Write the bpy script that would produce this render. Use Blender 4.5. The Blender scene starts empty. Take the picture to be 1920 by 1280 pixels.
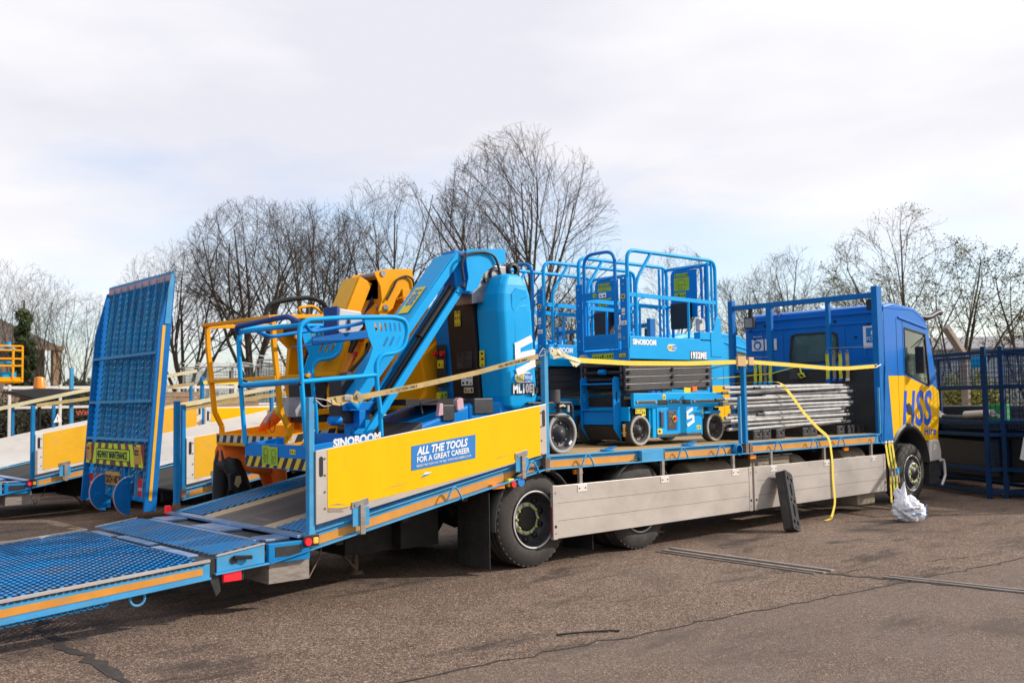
import bpy, math, random
from mathutils import Vector, Matrix
C = bpy.context.scene
COL = C.collection
R_ = math.radians
PI = math.pi

# ------------------------------------------------------------------ camera
cam = bpy.data.cameras.new('camera'); co = bpy.data.objects.new('camera', cam); COL.objects.link(co)
X = Vector((0.74691792, -0.02800942, -0.66432604)); Y = Vector((-0.66470927, -0.05638081, -0.74497167)); Z = Vector((-0.01658901, 0.99801637, -0.06072996))
m = Matrix(((X[0], X[1], X[2]), (Y[0], Y[1], Y[2]), (Z[0], Z[1], Z[2])))   # camera-to-world
co.matrix_world = Matrix.Translation((-6.88342579, -7.38734135, 1.68)) @ m.to_4x4()
cam.sensor_width = 36; cam.lens = 36 * 1850 / 1920; cam.clip_start = .1; cam.clip_end = 3000
cam.dof.use_dof = True; cam.dof.focus_distance = 9.6; cam.dof.aperture_fstop = 2.8
C.camera = co
# ------------------------------------------------------------------ light
SUN_EL = R_(31); SUN_AZ = math.atan2(0.78, -0.63)      # sun ahead of the truck on the camera side
sd = Vector((math.sin(SUN_AZ) * math.cos(SUN_EL), math.cos(SUN_AZ) * math.cos(SUN_EL), math.sin(SUN_EL)))
sl = bpy.data.lights.new('sun', 'SUN'); so = bpy.data.objects.new('sun', sl); COL.objects.link(so)
sl.energy = 3.5; sl.angle = R_(0.6); sl.color = (1, .93, .84)
so.rotation_euler = sd.to_track_quat('Z', 'Y').to_euler()
W = bpy.data.worlds.new('World'); C.world = W; W.use_nodes = True
nt = W.node_tree; N = nt.nodes; L = nt.links; N.clear()
def nn(t, nt=None, **k):
    n = (nt or W.node_tree).nodes.new(t)
    for a, b in k.items():
        if hasattr(n, a): setattr(n, a, b)
        else: n.inputs[a].default_value = b
    return n
sky = nn('ShaderNodeTexSky', sky_type='NISHITA', sun_disc=False, sun_elevation=SUN_EL, sun_rotation=SUN_AZ, air_density=1.0, dust_density=1.5)
tc = nn('ShaderNodeTexCoord'); mp = nn('ShaderNodeMapping'); mp.inputs['Scale'].default_value = (1, 1, 3.2)
mp.inputs['Location'].default_value = (.35, .2, .1)
L.new(tc.outputs['Generated'], mp.inputs[0])
n1 = nn('ShaderNodeTexNoise'); n1.inputs['Scale'].default_value = 1.5; n1.inputs['Detail'].default_value = 8; n1.inputs['Roughness'].default_value = .55; n1.inputs['Distortion'].default_value = .2
L.new(mp.outputs[0], n1.inputs[0])
sx = nn('ShaderNodeSeparateXYZ'); L.new(tc.outputs['Generated'], sx.inputs[0])
gr = nn('ShaderNodeMapRange'); gr.inputs['From Min'].default_value = 0.06; gr.inputs['From Max'].default_value = .36; gr.inputs['To Min'].default_value = -.13; gr.inputs['To Max'].default_value = .30
L.new(sx.outputs[2], gr.inputs[0])
ad = nn('ShaderNodeMath', operation='ADD'); L.new(n1.outputs['Fac'], ad.inputs[0]); L.new(gr.outputs[0], ad.inputs[1])
rp = nn('ShaderNodeValToRGB'); rp.color_ramp.elements[0].position = .38; rp.color_ramp.elements[0].color = (.30, .30, .30, 1); rp.color_ramp.elements[1].position = .56
L.new(ad.outputs[0], rp.inputs[0])
n2 = nn('ShaderNodeTexNoise'); n2.inputs['Scale'].default_value = 1.6; n2.inputs['Detail'].default_value = 7; n2.inputs['Distortion'].default_value = .15
L.new(mp.outputs[0], n2.inputs[0])
cr = nn('ShaderNodeValToRGB'); cr.color_ramp.elements[0].position = .34; cr.color_ramp.elements[0].color = (.77, .77, .85, 1); cr.color_ramp.elements[1].position = .56; cr.color_ramp.elements[1].color = (.99, .97, .975, 1)
L.new(n2.outputs['Fac'], cr.inputs[0])
cm = nn('ShaderNodeMix', data_type='RGBA', blend_type='MULTIPLY'); cm.inputs[0].default_value = 1
L.new(cr.outputs[0], cm.inputs[6]); cm.inputs[7].default_value = (8.9, 8.9, 8.9, 1)
sk = nn('ShaderNodeMix', data_type='RGBA', blend_type='MULTIPLY'); sk.inputs[0].default_value = 1
L.new(sky.outputs[0], sk.inputs[6]); sk.inputs[7].default_value = (1.75, 1.85, 2.0, 1)
mx = nn('ShaderNodeMix', data_type='RGBA'); L.new(rp.outputs[0], mx.inputs[0]); L.new(sk.outputs[2], mx.inputs[6]); L.new(cm.outputs[2], mx.inputs[7])
# unseen sky opposite the sun dimmed and tinted blue to darken tail-facing sides
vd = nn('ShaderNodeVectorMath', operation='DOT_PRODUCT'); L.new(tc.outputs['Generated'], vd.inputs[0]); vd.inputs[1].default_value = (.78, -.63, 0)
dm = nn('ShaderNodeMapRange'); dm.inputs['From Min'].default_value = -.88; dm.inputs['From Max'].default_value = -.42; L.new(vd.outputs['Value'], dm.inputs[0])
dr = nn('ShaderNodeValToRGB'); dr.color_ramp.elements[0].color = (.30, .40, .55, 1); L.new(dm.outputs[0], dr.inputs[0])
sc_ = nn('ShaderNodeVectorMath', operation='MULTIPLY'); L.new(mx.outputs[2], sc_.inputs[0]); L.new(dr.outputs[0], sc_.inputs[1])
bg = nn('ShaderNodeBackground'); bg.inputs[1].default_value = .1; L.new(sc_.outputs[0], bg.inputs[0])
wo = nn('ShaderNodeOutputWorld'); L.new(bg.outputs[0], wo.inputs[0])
C.view_settings.view_transform = 'Standard'; C.view_settings.look = 'None'; C.view_settings.exposure = 0.28; C.view_settings.gamma = 1
C.cycles.max_bounces = 6; C.cycles.use_denoising = True

# ------------------------------------------------------------------ materials
def mat(name, col, rough=.5, metal=0., var=.12, scale=3., dirt=None, damt=0., dscale=5., bump=0., bscale=60., stretch=None, spec=.5, coat=0., col2=None):
    m = bpy.data.materials.new(name); m.use_nodes = True; t = m.node_tree
    b = t.nodes['Principled BSDF']; l = t.links
    b.inputs['Metallic'].default_value = metal; b.inputs['Specular IOR Level'].default_value = spec
    b.inputs['Coat Weight'].default_value = coat
    tc = nn('ShaderNodeTexCoord', t); src = tc.outputs['Object']
    if stretch:
        mp = nn('ShaderNodeMapping', t); mp.inputs['Scale'].default_value = stretch; l.new(src, mp.inputs[0]); ssrc = mp.outputs[0]
    else: ssrc = src
    n = nn('ShaderNodeTexNoise', t); n.inputs['Scale'].default_value = scale; n.inputs['Detail'].default_value = 6; n.inputs['Roughness'].default_value = .65
    l.new(ssrc, n.inputs[0])
    r = nn('ShaderNodeMapRange', t); r.inputs['From Min'].default_value = .3; r.inputs['From Max'].default_value = .7
    l.new(n.outputs['Fac'], r.inputs[0])
    mx = nn('ShaderNodeMix', t, data_type='RGBA')
    c2 = col2 or tuple(min(1, c * (1 + var)) for c in col); c1 = tuple(c * (1 - var) for c in col) if not col2 else col
    mx.inputs[6].default_value = (*c1, 1); mx.inputs[7].default_value = (*c2, 1); l.new(r.outputs[0], mx.inputs[0])
    out = mx.outputs[2]
    if dirt:
        n2 = nn('ShaderNodeTexNoise', t); n2.inputs['Scale'].default_value = dscale; n2.inputs['Detail'].default_value = 9; n2.inputs['Roughness'].default_value = .7
        l.new(ssrc, n2.inputs[0])
        r2 = nn('ShaderNodeMapRange', t); r2.inputs['From Min'].default_value = .60 - damt * .25; r2.inputs['From Max'].default_value = .75; r2.inputs['To Max'].default_value = min(1, damt + .35)
        l.new(n2.outputs['Fac'], r2.inputs[0])
        m2 = nn('ShaderNodeMix', t, data_type='RGBA'); m2.inputs[7].default_value = (*dirt, 1)
        l.new(r2.outputs[0], m2.inputs[0]); l.new(out, m2.inputs[6]); out = m2.outputs[2]
    l.new(out, b.inputs['Base Color'])
    rr = nn('ShaderNodeMapRange', t); rr.inputs['To Min'].default_value = max(.03, rough - .1); rr.inputs['To Max'].default_value = min(1, rough + .12)
    l.new(n.outputs['Fac'], rr.inputs[0]); l.new(rr.outputs[0], b.inputs['Roughness'])
    if bump:
        n3 = nn('ShaderNodeTexNoise', t); n3.inputs['Scale'].default_value = bscale; n3.inputs['Detail'].default_value = 5; l.new(ssrc, n3.inputs[0])
        bp = nn('ShaderNodeBump', t); bp.inputs['Strength'].default_value = bump; bp.inputs['Distance'].default_value = .01
        l.new(n3.outputs['Fac'], bp.inputs['Height']); l.new(bp.outputs[0], b.inputs['Normal'])
    return m
DUST = (.16, .13, .10)
M = {}
M['truck_blue'] = mat('truck_blue', (.004, .19, .46), .5, spec=.22, var=.14, dirt=(.20, .19, .18), damt=.15, dscale=9, bump=.05)
M['cab_blue'] = mat('cab_blue', (.0, .15, .56), .38, var=.06, spec=.28)
M['frame_blue'] = mat('frame_blue', (.0, .14, .45), .45, spec=.25, var=.12, dirt=(.12, .12, .13), damt=.05, dscale=14)
M['rail_blue'] = mat('rail_blue', (.05, .30, .56), .5, spec=.3, var=.16, dirt=(.22, .20, .18), damt=.35, dscale=11, stretch=(1, 1, 2))
M['mesh_blue'] = mat('mesh_blue', (.004, .165, .42), .42, var=.25, dirt=(.16, .14, .13), damt=.5, dscale=3.5, stretch=(.5, 1.4, 1))
M['sky_blue'] = mat('sky_blue', (.0, .35, .76), .42, var=.06, dirt=(.10, .30, .52), damt=.15, dscale=22, spec=.2, bump=.02)
M['deep_blue'] = mat('deep_blue', (.0, .20, .60), .4, var=.09, dirt=(.04, .14, .32), damt=.1, dscale=22, spec=.2)
M['yellow'] = mat('yellow', (.86, .48, .0), .55, spec=.15, var=.04, dirt=(.60, .36, .02), damt=.08, dscale=5, stretch=(1.5, 1, .6))
M['dirty_yellow'] = mat('dirty_yellow', (.80, .42, .006), .5, var=.12, dirt=(.42, .28, .10), damt=.3, dscale=3)
M['amber_yellow'] = mat('amber_yellow', (.86, .35, .0), .48, var=.07, dirt=(.40, .22, .05), damt=.08, dscale=8, spec=.2)
M['tape_orange'] = mat('tape_orange', (.64, .26, .03), .45, var=.15, dirt=(.35, .24, .15), damt=.35, dscale=9)
M['alu'] = mat('alu', (.52, .47, .43), .42, metal=.4, var=.14, scale=1.6, dirt=(.36, .33, .30), damt=.28, dscale=3, stretch=(.8, 1, 1.3), bump=.04)
M['alu_dark'] = mat('alu_dark', (.30, .26, .23), .6, metal=.3, var=.2, scale=6, dirt=(.14, .11, .09), damt=.5, dscale=9, stretch=(1, 1, 3))
M['alu_white'] = mat('alu_white', (.70, .66, .62), .5, metal=.2, var=.1, scale=2, dirt=(.35, .32, .30), damt=.2, dscale=5, stretch=(.4, 1, 2))
M['galv'] = mat('galv', (.46, .45, .44), .5, metal=.2, var=.25, scale=9, dirt=(.24, .22, .20), damt=.25, dscale=8)
M['tube_metal'] = mat('tube_metal', (.40, .395, .39), .6, metal=.1, var=.3, scale=7, dirt=(.20, .18, .17), damt=.35, dscale=9)
M['steel'] = mat('steel', (.30, .29, .30), .45, metal=.7, var=.2, scale=12)
M['black'] = mat('black', (.016, .016, .018), .5, var=.25, scale=5, dirt=(.05, .045, .04), damt=.3)
M['scissor_black'] = mat('scissor_black', (.050, .050, .056), .36, var=.2, scale=6, dirt=(.09, .08, .075), damt=.2, coat=.1)
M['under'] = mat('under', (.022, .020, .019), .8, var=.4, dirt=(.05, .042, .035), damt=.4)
M['rubber'] = mat('rubber', (.040, .036, .033), .82, var=.3, scale=8, dirt=(.12, .10, .085), damt=.35, dscale=6, bump=.3, bscale=120)
M['grey_rubber'] = mat('grey_rubber', (.36, .35, .33), .75, var=.12, scale=9, dirt=(.20, .17, .14), damt=.3)
M['rim_dark'] = mat('rim_dark', (.045, .045, .052), .5, metal=.3, var=.3, scale=9, dirt=(.13, .11, .09), damt=.3)
M['stud_green'] = mat('stud_green', (.42, .50, .06), .5, var=.15)
M['wood_deck'] = mat('wood_deck', (.52, .33, .14), .75, var=.2, scale=2.5, dirt=(.24, .17, .10), damt=.4, dscale=4, stretch=(.25, 5, 1), bump=.15)
M['worn_wood'] = mat('worn_wood', (.085, .078, .078), .6, scale=1.6, dirt=(.62, .46, .26), damt=.25, dscale=1.7, stretch=(.25, 5, 1), bump=.3, col2=(.17, .15, .14))
M['worn_pale'] = mat('worn_pale', (.55, .36, .13), .65, scale=2, dirt=(.13, .11, .10), damt=.35, dscale=2.5, stretch=(.3, 6, 1), bump=.2, col2=(.60, .52, .42))
M['hinge_blue'] = mat('hinge_blue', (.20, .34, .58), .38, metal=.3, var=.3, scale=4, dirt=(.28, .27, .27), damt=.5, dscale=7)
M['strap_yellow'] = mat('strap_yellow', (.80, .60, .08), .8, var=.1, scale=20, dirt=(.5, .36, .1), damt=.2)
M['strap_lime'] = mat('strap_lime', (.55, .58, .04), .8, var=.12, scale=20)
M['strap_beige'] = mat('strap_beige', (.46, .34, .15), .85, var=.15, scale=9, dirt=(.18, .13, .07), damt=.4)
M['strap_grey'] = mat('strap_grey', (.22, .20, .18), .85, var=.15)
M['strap_pale'] = mat('strap_pale', (.62, .55, .34), .85, var=.15)
M['cardboard'] = mat('cardboard', (.60, .40, .20), .85, var=.12)
M['white'] = mat('white', (.80, .80, .82), .5, var=.04)
M['plastic_white'] = mat('plastic_white', (.78, .78, .84), .45, var=.06, dirt=(.6, .6, .68), damt=.1, dscale=12, bump=.3, bscale=14)
M['sign_blue'] = mat('sign_blue', (.01, .19, .55), .45, var=.04)
M['hss_blue'] = mat('hss_blue', (.0, .09, .62), .4, var=.03)
M['ink'] = mat('ink', (.012, .012, .014), .5, var=.1)
M['label_yellow'] = mat('label_yellow', (.75, .60, .02), .5, var=.1)
M['label_lime'] = mat('label_lime', (.36, .50, .02), .5, var=.15)
M['lime'] = mat('lime', (.60, .80, .02), .5, var=.05)
M['maroon'] = mat('maroon', (.22, .03, .03), .5, var=.1)
M['plate_amber'] = mat('plate_amber', (.60, .30, .05), .5, var=.1)
M['red'] = mat('red', (.65, .02, .02), .4, var=.1)
M['red_text'] = mat('red_text', (.55, .07, .01), .5)
M['orange'] = mat('orange', (.98, .16, .004), .7, var=.08)
M['pink'] = mat('pink', (.55, .34, .38), .6, var=.2, scale=6)
M['amber_lens'] = mat('amber_lens', (.85, .25, .01), .25, var=.1)
M['rust'] = mat('rust', (.16, .10, .07), .8, var=.3, scale=10, dirt=(.4, .3, .2), damt=.2)
M['tank'] = mat('tank', (.28, .23, .17), .75, var=.2, dirt=(.12, .1, .08), damt=.4)
M['skin'] = mat('skin', (.55, .32, .22), .6)
M['hair'] = mat('hair', (.05, .03, .02), .7)
M['pale_reflective'] = mat('pale_reflective', (.5, .5, .52), .4)
M['bark'] = mat('bark', (.075, .056, .038), .9, var=.35, scale=3, dirt=(.14, .14, .06), damt=.35, dscale=2)
M['twig'] = mat('twig', (.072, .052, .036), .9, var=.35, scale=1.5)
M['leaf'] = mat('leaf', (.13, .14, .02), .7, var=.4, scale=1.2, col2=(.26, .22, .045))
M['ivy'] = mat('ivy', (.022, .040, .012), .6, var=.4, scale=1.5, col2=(.065, .085, .022))
M['hedge'] = mat('hedge', (.035, .035, .018), .8, scale=1., col2=(.08, .07, .04))
M['olive'] = mat('olive', (.16, .16, .02), .8, scale=.6, col2=(.30, .27, .05))
M['concrete'] = mat('concrete', (.30, .24, .19), .9, var=.2, scale=5, bump=.3)
M['clad'] = mat('clad', (.30, .35, .40), .6, var=.08, stretch=(3, 3, .1))
M['roof_tile'] = mat('roof_tile', (.10, .08, .07), .9, var=.25, scale=6)
M['brick'] = mat('brick', (.20, .16, .13), .9, var=.25)
M['cage_blue'] = mat('cage_blue', (.002, .028, .095), .6, var=.2, dirt=(.02, .02, .025), damt=.3, spec=.25)
M['seam_dirt'] = mat('seam_dirt', (.035, .027, .024), .9, var=.3, dirt=(.09, .07, .06), damt=.4, dscale=12)
M['crate_green'] = mat('crate_green', (.01, .30, .06), .6)
M['pallet'] = mat('pallet', (.30, .20, .12), .85, var=.25)
M['pad_blue'] = mat('pad_blue', (.01, .05, .22), .6, var=.1)

def glassmat(name, col, rough=.05):
    m = bpy.data.materials.new(name); m.use_nodes = True; b = m.node_tree.nodes['Principled BSDF']
    tc = nn('ShaderNodeTexCoord', m.node_tree); n = nn('ShaderNodeTexNoise', m.node_tree); n.inputs['Scale'].default_value = 2.2
    m.node_tree.links.new(tc.outputs['Object'], n.inputs[0])
    mx = nn('ShaderNodeMix', m.node_tree, data_type='RGBA'); mx.inputs[6].default_value = (*col, 1); mx.inputs[7].default_value = (*[c * 1.6 for c in col], 1)
    m.node_tree.links.new(n.outputs['Fac'], mx.inputs[0]); m.node_tree.links.new(mx.outputs[2], b.inputs['Base Color'])
    b.inputs['Roughness'].default_value = rough; b.inputs['Specular IOR Level'].default_value = .9; b.inputs['Coat Weight'].default_value = .6; b.inputs['Coat Roughness'].default_value = .03
    b.inputs['Transmission Weight'].default_value = .75; b.inputs['IOR'].default_value = 1.1
    return m
M['glass'] = glassmat('glass', (.16, .24, .23))
def emis(name, col, s):
    m = bpy.data.materials.new(name); m.use_nodes = True; b = m.node_tree.nodes['Principled BSDF']
    b.inputs['Base Color'].default_value = (*col, 1); b.inputs['Emission Color'].default_value = (*col, 1); b.inputs['Emission Strength'].default_value = s
    return m
M['lamp_red'] = emis('lamp_red', (.75, .008, .02), .35)
M['lamp_amber'] = emis('lamp_amber', (.85, .40, .05), .3)

def hazard(name, ca, cb, axis=1, width=.09, slant=.7):
    m = bpy.data.materials.new(name); m.use_nodes = True; t = m.node_tree; b = t.nodes['Principled BSDF']; l = t.links
    tc = nn('ShaderNodeTexCoord', t); s = nn('ShaderNodeSeparateXYZ', t); l.new(tc.outputs['Object'], s.inputs[0])
    a = nn('ShaderNodeMath', t, operation='MULTIPLY_ADD'); l.new(s.outputs[2], a.inputs[0]); a.inputs[1].default_value = slant; l.new(s.outputs[axis], a.inputs[2])
    d = nn('ShaderNodeMath', t, operation='DIVIDE'); l.new(a.outputs[0], d.inputs[0]); d.inputs[1].default_value = width
    f = nn('ShaderNodeMath', t, operation='PINGPONG'); l.new(d.outputs[0], f.inputs[0]); f.inputs[1].default_value = 1
    g = nn('ShaderNodeMath', t, operation='GREATER_THAN'); l.new(f.outputs[0], g.inputs[0]); g.inputs[1].default_value = .5
    mx = nn('ShaderNodeMix', t, data_type='RGBA'); mx.inputs[6].default_value = (*ca, 1); mx.inputs[7].default_value = (*cb, 1)
    l.new(g.outputs[0], mx.inputs[0]); l.new(mx.outputs[2], b.inputs['Base Color']); b.inputs['Roughness'].default_value = .5
    return m
M['haz_y'] = hazard('hazard_yellow_black', (.015, .015, .015), (.78, .50, .02), 1, .075)
M['haz_w'] = hazard('hazard_white_black', (.015, .015, .015), (.62, .52, .42), 1, .085, 0.35)
M['haz_wx'] = hazard('hazard_white_black_side', (.015, .015, .015), (.62, .52, .42), 0, .085, -.5)

def ground_mat():
    m = bpy.data.materials.new('asphalt'); m.use_nodes = True; t = m.node_tree; b = t.nodes['Principled BSDF']; l = t.links
    tc = nn('ShaderNodeTexCoord', t); P = tc.outputs['Object']
    def noise(s, d=6, r=.6, dist=0):
        n = nn('ShaderNodeTexNoise', t); n.inputs['Scale'].default_value = s; n.inputs['Detail'].default_value = d; n.inputs['Roughness'].default_value = r; n.inputs['Distortion'].default_value = dist
        l.new(P, n.inputs[0]); return n.outputs['Fac']
    def mixc(f, a, b_):
        x = nn('ShaderNodeMix', t, data_type='RGBA')
        if isinstance(f, float): x.inputs[0].default_value = f
        else: l.new(f, x.inputs[0])
        for i, v in ((6, a), (7, b_)):
            if isinstance(v, tuple): x.inputs[i].default_value = (*v, 1)
            else: l.new(v, x.inputs[i])
        return x.outputs[2]
    def mr(f, a, b_, c=0, d=1):
        r = nn('ShaderNodeMapRange', t); l.new(f, r.inputs[0])
        for k, v in zip(('From Min', 'From Max', 'To Min', 'To Max'), (a, b_, c, d)): r.inputs[k].default_value = v
        return r.outputs[0]
    base = mixc(mr(noise(.35, 8, .6), .35, .65), (.118, .076, .055), (.205, .142, .108))
    base = mixc(mr(noise(2.2, 8, .65), .4, .7, 0, .65), base, (.235, .168, .130))
    v = nn('ShaderNodeTexVoronoi', t); v.inputs['Scale'].default_value = 120; l.new(P, v.inputs[0])
    s = nn('ShaderNodeSeparateColor', t); l.new(v.outputs['Color'], s.inputs[0])
    base = mixc(mr(s.outputs[0], .70, .95, 0, .7), base, (.56, .41, .30))
    base = mixc(mr(s.outputs[1], .5, .88, 0, .9), base, (.040, .028, .022))
    v2 = nn('ShaderNodeTexVoronoi', t); v2.inputs['Scale'].default_value = 55; l.new(P, v2.inputs[0])
    s2 = nn('ShaderNodeSeparateColor', t); l.new(v2.outputs['Color'], s2.inputs[0])
    base = mixc(mr(s2.outputs[0], .95, .99, 0, .45), base, (.50, .40, .33))
    base = mixc(mr(s2.outputs[2], .88, .97, 0, .6), base, (.03, .024, .022))
    mp = nn('ShaderNodeMapping', t); mp.inputs['Scale'].default_value = (.5, 1.6, 1); mp.inputs['Rotation'].default_value = (0, 0, .35); l.new(P, mp.inputs[0])
    n = nn('ShaderNodeTexNoise', t); n.inputs['Scale'].default_value = .95; n.inputs['Detail'].default_value = 9; n.inputs['Roughness'].default_value = .72; n.inputs['Distortion'].default_value = .4
    l.new(mp.outputs[0], n.inputs[0])
    base = mixc(mr(n.outputs['Fac'], .535, .64, 0, .85), base, (.040, .030, .026))
    n9 = noise(.55, 7, .6, .6); base = mixc(mr(n9, .58, .70, 0, .55), base, (.060, .047, .042))
    sp = nn('ShaderNodeSeparateXYZ', t); l.new(P, sp.inputs[0])
    ma = nn('ShaderNodeMath', t, operation='MULTIPLY_ADD'); l.new(sp.outputs[0], ma.inputs[0]); ma.inputs[1].default_value = .12; l.new(sp.outputs[1], ma.inputs[2])
    slab = mr(ma.outputs[0], -2.79, -2.77, 1, 0)
    gmix = nn('ShaderNodeMath', t, operation='MULTIPLY'); l.new(slab, gmix.inputs[0]); l.new(mr(noise(1.4, 7, .65), .3, .7, .25, .7), gmix.inputs[1])
    base = mixc(gmix.outputs[0], base, (.155, .118, .098))
    mp2 = nn('ShaderNodeMapping', t); mp2.inputs['Scale'].default_value = (1.2, 9, 1); mp2.inputs['Rotation'].default_value = (0, 0, .12); l.new(P, mp2.inputs[0])
    n8 = nn('ShaderNodeTexNoise', t); n8.inputs['Scale'].default_value = 1.6; n8.inputs['Detail'].default_value = 8; n8.inputs['Roughness'].default_value = .7; l.new(mp2.outputs[0], n8.inputs[0])
    base = mixc(mr(n8.outputs['Fac'], .60, .72, 0, .55), base, (.055, .042, .036))
    l.new(base, b.inputs['Base Color'])
    l.new(mr(noise(.9, 5), .3, .7, .62, .92), b.inputs['Roughness'])
    bp = nn('ShaderNodeBump', t); bp.inputs['Strength'].default_value = .7; bp.inputs['Distance'].default_value = .006
    a = nn('ShaderNodeMath', t, operation='ADD'); l.new(v.outputs['Distance'], a.inputs[0]); l.new(noise(25, 5), a.inputs[1])
    l.new(a.outputs[0], bp.inputs['Height']); l.new(bp.outputs[0], b.inputs['Normal'])
    b.inputs['Specular IOR Level'].default_value = .25
    return m
M['asphalt'] = ground_mat()

# ------------------------------------------------------------------ mesh builder
class MB:
    def __init__(s, bev=0): s.cuts = []; s.v = []; s.f = []; s.sm = []; s.bev = bev
    def add(s, vs, fs, smooth=False):
        o = len(s.v); s.v += [tuple(v) for v in vs]; s.f += [tuple(o + i for i in f) for f in fs]; s.sm += [smooth] * len(fs)
        return s
    def hexa(s, p):  # p: 8 points, bottom 4 ccw then top 4
        return s.add(p, [(3, 2, 1, 0), (4, 5, 6, 7), (0, 1, 5, 4), (1, 2, 6, 5), (2, 3, 7, 6), (3, 0, 4, 7)])
    def box(s, x0, x1, y0, y1, z0, z1):
        return s.hexa([(x0, y0, z0), (x1, y0, z0), (x1, y1, z0), (x0, y1, z0), (x0, y0, z1), (x1, y0, z1), (x1, y1, z1), (x0, y1, z1)])
    def sbox(s, xa, za0, za1, xb, zb0, zb1, y0, y1):  # slab sloping along x
        return s.hexa([(xa, y0, za0), (xb, y0, zb0), (xb, y1, zb0), (xa, y1, za0), (xa, y0, za1), (xb, y0, zb1), (xb, y1, zb1), (xa, y1, za1)])
    def bar(s, a, b, w, h=None, up=(0, 0, 1)):
        a = Vector(a); b = Vector(b); h = h or w; d = (b - a).normalized(); up = Vector(up)
        if abs(d.dot(up)) > .99: up = Vector((0, 1, 0))
        r = d.cross(up).normalized() * w / 2; u = r.cross(d).normalized() * h / 2
        return s.hexa([a - r - u, a + r - u, b + r - u, b - r - u, a - r + u, a + r + u, b + r + u, b - r + u])
    def tube(s, pts, r, n=8, cap=True):
        P = [Vector(p) for p in pts]; k = len(P); rs = r if isinstance(r, (list, tuple)) else [r] * k
        t0 = (P[1] - P[0]).normalized(); u = t0.orthogonal().normalized(); vs = []; prev = t0
        for i in range(k):
            t = (P[min(i + 1, k - 1)] - P[max(i - 1, 0)])
            t = t.normalized() if t.length > 1e-9 else prev
            u = (u - t * u.dot(t)); u = u.normalized() if u.length > 1e-6 else t.orthogonal().normalized()
            w = t.cross(u); prev = t
            for j in range(n):
                a = 2 * PI * j / n; vs.append(P[i] + (u * math.cos(a) + w * math.sin(a)) * rs[i])
        fs = [(i * n + j, i * n + (j + 1) % n, (i + 1) * n + (j + 1) % n, (i + 1) * n + j) for i in range(k - 1) for j in range(n)]
        s.add(vs, fs, True)
        if cap: s.add(vs[:n], [tuple(range(n))[::-1]]); s.add(vs[-n:], [tuple(range(n))])
        return s
    def cyl(s, a, b, r, n=16, r2=None): return s.tube([a, b], [r, r2 if r2 is not None else r], n)
    def prism(s, pts, plane, d0, d1):
        def P(p, d):
            return {'xz': (p[0], d, p[1]), 'yz': (d, p[0], p[1]), 'xy': (p[0], p[1], d)}[plane]
        n = len(pts); vs = [P(p, d0) for p in pts] + [P(p, d1) for p in pts]
        fs = [tuple(range(n)), tuple(range(2 * n - 1, n - 1, -1))] + [(i, i + n, (i + 1) % n + n, (i + 1) % n) for i in range(n)]
        return s.add(vs, fs)
    def lathe(s, prof, c, axis='y', n=32, a0=0, a1=2 * PI):
        vs = []; full = abs(a1 - a0 - 2 * PI) < 1e-6; m = n if full else n + 1
        for i in range(m):
            a = a0 + (a1 - a0) * i / n
            for (r, d) in prof:
                p = {'y': (r * math.cos(a), d, r * math.sin(a)), 'x': (d, r * math.cos(a), r * math.sin(a)), 'z': (r * math.cos(a), r * math.sin(a), d)}[axis]
                vs.append((c[0] + p[0], c[1] + p[1], c[2] + p[2]))
        k = len(prof)
        fs = [(i * k + j, ((i + 1) % m) * k + j, ((i + 1) % m) * k + j + 1, i * k + j + 1) for i in range(n if full else n) for j in range(k - 1)]
        return s.add(vs, fs, True)
    def ribbon(s, pts, w, nrm, th=.003):
        P = [Vector(p) for p in pts]; nr = Vector(nrm)
        for i in range(len(P) - 1):
            d = (P[i + 1] - P[i]).normalized(); u = d.cross(nr).normalized() * w / 2; q = nr.normalized() * th / 2
            a, b = P[i], P[i + 1]
            s.hexa([a - u - q, b - u - q, b + u - q, a + u - q, a - u + q, b - u + q, b + u + q, a + u + q])
        return s
    def cut(s): s.cuts.append((len(s.v), len(s.f))); return s
    def build(s, name, m, parent=None, bev=None, merge=False):
        if s.cuts:
            cs = sorted(set(s.cuts + [(0, 0), (len(s.v), len(s.f))])); o = None
            for (v0, f0), (v1, f1) in zip(cs, cs[1:]):
                if f1 > f0:
                    q = MB(s.bev); q.v = s.v[v0:v1]; q.f = [tuple(i - v0 for i in f) for f in s.f[f0:f1]]; q.sm = s.sm[f0:f1]
                    o = q.build(name, m, parent, bev)
            return o
        me = bpy.data.meshes.new(name); me.from_pydata(s.v, [], s.f); me.validate()
        if len(me.polygons) == len(s.sm): me.polygons.foreach_set('use_smooth', s.sm)
        o = bpy.data.objects.new(name, me); COL.objects.link(o)
        me.materials.append(M[m] if isinstance(m, str) else m)
        if parent: o.parent = parent
        b = s.bev if bev is None else bev
        if b:
            md = o.modifiers.new('bevel', 'BEVEL'); md.width = b; md.segments = 2; md.limit_method = 'ANGLE'; md.angle_limit = R_(40); md.use_clamp_overlap = True
        return o
def tag(o, label=None, cat=None, group=None, kind=None):
    for k, v in (('label', label), ('category', cat), ('group', group), ('kind', kind)):
        if v: o[k] = v
    return o
def thing(name, label, cat, group=None):
    o = bpy.data.objects.new(name, None); o.empty_display_size = .2; COL.objects.link(o)
    return tag(o, label, cat, group)
def base(root, p):
    p = Vector(p)
    for c in root.children: c.location = c.location - p
    root.location = p
def copy_tree(o, parent=None):
    c = o.copy(); COL.objects.link(c); c.parent = parent
    for ch in list(o.children): copy_tree(ch, c)
    return c
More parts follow.
